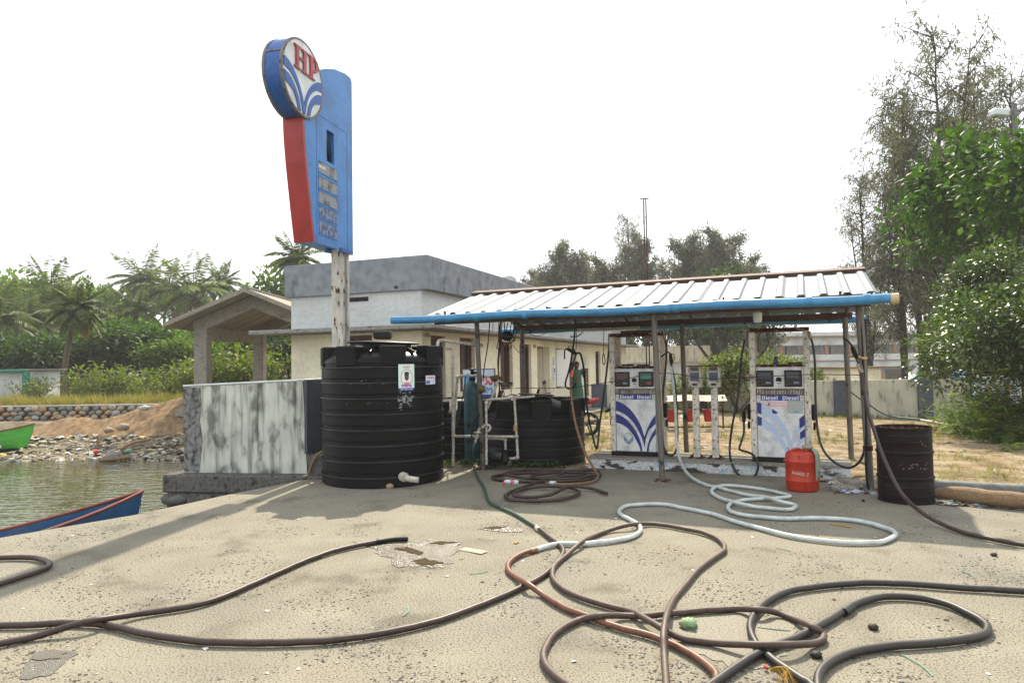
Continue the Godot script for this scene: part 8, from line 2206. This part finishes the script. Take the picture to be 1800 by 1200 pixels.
	cr.call("coir_clump", "brown clump of coir inside the lower right hose loop", Vector3(2.183, 0, -4.23), Vector3(0.028, 0.022, 0.026), Color(0.20, 0.12, 0.07), "debris")
	cr.call("dark_clump", "dark clump of rags left of the dusty hose at the bottom", Vector3(1.666, 0, -3.851), Vector3(0.032, 0.022, 0.028), Color(0.10, 0.09, 0.07), "debris")
	cr.call("yellow_scrap", "small yellow scrap on the sunlit concrete right of the puddle", Vector3(0.013, 0, -6.368), Vector3(0.03, 0.01, 0.016), Color(0.62, 0.48, 0.06), "litter")
	cr.call("brown_pebble", "small brown stone near the drum hose at right", Vector3(3.98, 0, -5.732), Vector3(0.022, 0.018, 0.022), Color(0.20, 0.14, 0.10), "stone")
	cr.call("foot_stone", "tan stone at the foot of the tall tank", Vector3(-1.693, 0, -9.337), Vector3(0.055, 0.045, 0.045), Color(0.55, 0.48, 0.38), "stone", 0.3)
	cr.call("black_rubber", "small black rubber piece in front of the red container", Vector3(4.057, 0, -7.996), Vector3(0.035, 0.014, 0.018), Color(0.06, 0.06, 0.06), "rubber piece", 0.2)
	cr.call("paper_scrap", "crumpled white paper lying on the hose coil", Vector3(0.517, 0, -9.187) + Vector3(0, 0.05, 0), Vector3(0.05, 0.025, 0.035), Color(0.75, 0.76, 0.78), "paper")
	var bo := thing("water_bottle", "clear crushed bottle with a pink cap lying on the hose coil", "bottle", Vector3(-0.046, 0, -9.279) + Vector3(0, 0.07, 0), 10)
	obj("bottle_body", MB.new().at(Vector3.ZERO, Basis(Vector3.BACK, PI / 2 - 0.1)).lathe([Vector2(0, -0.1), Vector2(0.03, -0.1), Vector2(0.032, -0.03), Vector2(0.028, 0.0), Vector2(0.032, 0.05), Vector2(0.014, 0.09), Vector2(0, 0.09)], 12), mat(Color(0.72, 0.75, 0.78), 0.2), bo)
	obj("cap", MB.new().tube([Vector3(-0.085, -0.01, 0), Vector3(-0.115, -0.012, 0)], 0.017, 10), mat(Color(0.80, 0.12, 0.24), 0.5), bo)
	obj("label", MB.new().at(Vector3(0.01, 0, 0), Basis(Vector3.BACK, PI / 2 - 0.1)).lathe([Vector2(0.0325, -0.03), Vector2(0.030, 0.02)], 12), mat(Color(0.75, 0.3, 0.4), 0.5), bo)
	for k in 3:
		var b := MB.new()
		for j in 14:
			var c: Vector3 = [Vector3(4.305, 0, -8.776), Vector3(4.352, 0, -8.653), Vector3(4.129, 0, -8.519)][k] + Vector3(R(-0.1, 0.1), 0.01 + R(0, 0.03), R(-0.06, 0.06))
			leaf_quad(b, c, (rv() * Vector3(1, 0.3, 1)).normalized(), R(0.06, 0.16), 0.07, Color.WHITE)
		tag(obj("white_scraps", b, mat([Color(0.78, 0.78, 0.79), Color(0.74, 0.73, 0.70), Color(0.66, 0.66, 0.75)][k], 0.7)), ["torn white plastic scraps left of the right canopy post", "torn pale paper scraps right beside the right canopy post", "bluish white plastic scraps nearest the red container"][k], "litter")
	var yr := thing("yellow_strap", "yellow plastic strap curled beside the oil drum's foot", "strap")
	obj("strap", MB.new().tube(curve([Vector3(4.83, 0.02, -8.138), Vector3(4.824, 0.09, -8.013), Vector3(4.875, 0.11, -8.007), Vector3(4.817, 0.05, -7.982), Vector3(4.738, 0.02, -7.94), Vector3(4.884, 0.015, -7.921)], 0.03), 0.012, 6), mat(Color(0.62, 0.47, 0.10), 0.6), yr)
	var yf := MB.new()
	for k in 46:
		var a := Vector3(1.335, 0.02, -3.628) + Vector3(R(-0.015, 0.015), R(0, 0.02), 0)
		yf.tube(curve([a, a + Vector3(0.05 + R(-0.02, 0.02), 0.02, 0.02), Vector3(1.387, 0.01, -3.559) + Vector3(R(-0.06, 0.06), 0, R(-0.05, 0.06))], 0.03), 0.0015, 3, false)
	tag(obj("yellow_rope_end", yf, mat(Color(0.60, 0.46, 0.14), 0.8)), "frayed yellow rope end at the bottom right of centre", "rope")
	tag(obj("red_rope_end", MB.new().ball(Vector3(1.328, 0.02, -3.696), Vector3(0.012, 0.01, 0.025), 8), mat(Color(0.6, 0.12, 0.10), 0.7)), "tiny red scrap at the frayed yellow rope's end", "litter")
	var th := [[Vector3(-0.366, 0, -5.446), Vector3(-0.224, 0, -5.513), "pale green thread left of the orange hose"], [Vector3(-0.749, 0, -4.562), Vector3(-0.739, 0, -4.742), "pale green thread on the front concrete"], [Vector3(1.49, 0, -4.277), Vector3(1.669, 0, -4.215), "pale green thread inside the front hose loop"], [Vector3(2.296, 0, -6.059), Vector3(2.374, 0, -5.945), "tangle of green threads on the sunlit concrete at right"], [Vector3(3.446, 0, -5.337), Vector3(3.429, 0, -5.156), "pale thread at the right side of the concrete"], [Vector3(2.143, 0, -3.856), Vector3(2.152, 0, -3.593), "pale thread near the bottom right corner"], [Vector3(3.162, 0, -6.898), Vector3(3.297, 0, -6.746), "yellow dry leaf strip under the canopy's shadow edge"]]
	for k in th.size():
		var t: Array = th[k]
		var mid: Vector3 = t[0].lerp(t[1], 0.5) + Vector3(0.02, 0.0, 0.015)
		tag(obj("thread", MB.new().tube(curve([t[0] + Vector3(0, 0.006, 0), mid + Vector3(0, 0.008, 0), t[1] + Vector3(0, 0.006, 0)], 0.05), 0.0035 if k < 6 else 0.009, 5), mat(Color(0.45, 0.58, 0.52) if k < 6 else Color(0.60, 0.46, 0.18), 0.8)), t[2], "thread" if k < 6 else "leaf")
	# small paper flecks, dry leaves and chips strewn over the concrete
	var fl := MB.new()
	fl.q(Vector3(-0.5, 0, 0.4), Vector3(0.4, 0.1, 0.5), Vector3(0.5, 0.0, -0.4), Vector3(-0.4, 0.15, -0.5))
	var s := []
	while s.size() < 170:
		var d := R(3.0, 9.6)
		var p := Vector3(R(-0.8, 0.8) * d, 0.004, -d)
		if edge_distance(Vector2(p.x, p.z), quay_edge) < -0.1: s.append(p)
	scatter("paper_flecks", fl, s, 0.006, 0.034, [Color(0.52, 0.50, 0.46), Color(0.13, 0.09, 0.06), Color(0.25, 0.18, 0.11), Color(0.62, 0.62, 0.62), Color(0.08, 0.07, 0.06)], 1.0, m.matte, 0.2)
	# rubbish along the edge of the concrete at the right and planks in the yard
	var e := []
	for k in 420:
		var p: Vector3 = (Vector3(4.594, 0, -7.987)).lerp(Vector3(5.688, 0, -7.437), rng.randf()) + Vector3(0, 0.008, R(-0.22, 0.12))
		e.append(p)
	for k in 160: e.append((Vector3(4.258, 0, -9.333)).lerp(Vector3(4.395, 0, -8.423), rng.randf()) + Vector3(R(-0.1, 0.1), 0.006, R(-0.2, 0.1)))
	for k in 260:
		var x := R(3.0, 14.0); var z := R(-22, -10.8)
		e.append(Vector3(x, height(x, z) + 0.008, z))
	scatter("edge_rubbish", fl, e, 0.02, 0.15, [Color(0.45, 0.38, 0.26), Color(0.30, 0.24, 0.16), Color(0.58, 0.55, 0.48), Color(0.62, 0.64, 0.66), Color(0.36, 0.42, 0.44), Color(0.20, 0.15, 0.10)], 1.0, m.matte, 0.3)
	tag(obj("green_packet", MB.new().at(Vector3(5.615, 0, -7.714) + Vector3(0, 0.02, 0), yaw(20)).box(Vector3.ZERO, Vector3(0.16, 0.05, 0.1), 0.02), mat(Color(0.42, 0.55, 0.30), 0.5)), "green plastic packet by the log at the right edge", "litter")
	tag(obj("dark_block", MB.new().at(Vector3(8.466, -0.111, -11.5), yaw(15)).box(Vector3.ZERO, Vector3(0.35, 0.1, 0.2), 0.02), m.bark_dark), "dark wooden block lying in the yard at the right edge", "wood")
	tag(obj("timber_plank", MB.new().at(Vector3(13.524, -0.347, -21.5), yaw(-12)).box(Vector3.ZERO, Vector3(0.95, 0.12, 0.2), 0.01), m.timber), "short timber plank at the foot of the yard wall", "plank")
	tag(obj("white_pole", MB.new().tube([Vector3(12.813, -0.282, -21.5), Vector3(12.443, -0.277, -18.8)], 0.035, 8), m.pvc), "pale pole lying on the sand near the yard wall", "pole")
	tag(obj("green_yard_hose", MB.new().tube(curve([Vector3(11.655, 0.924, -24.2), Vector3(11.942, 0.445, -24), Vector3(12.423, 0.051, -23.8), Vector3(12.84, -0.288, -23.5), Vector3(13.409, -0.353, -22.5)], 0.3), 0.025, 6), m.hose_green), "thin green hose slung over the yard wall to the ground", "hose")
	tag(obj("dark_lever", MB.new().tube([Vector3(1.817, 0.691, -13.5), Vector3(1.976, 0.778, -13.5)], 0.03, 6), m.black), "dark bar leaning left of the left pump", "bar")
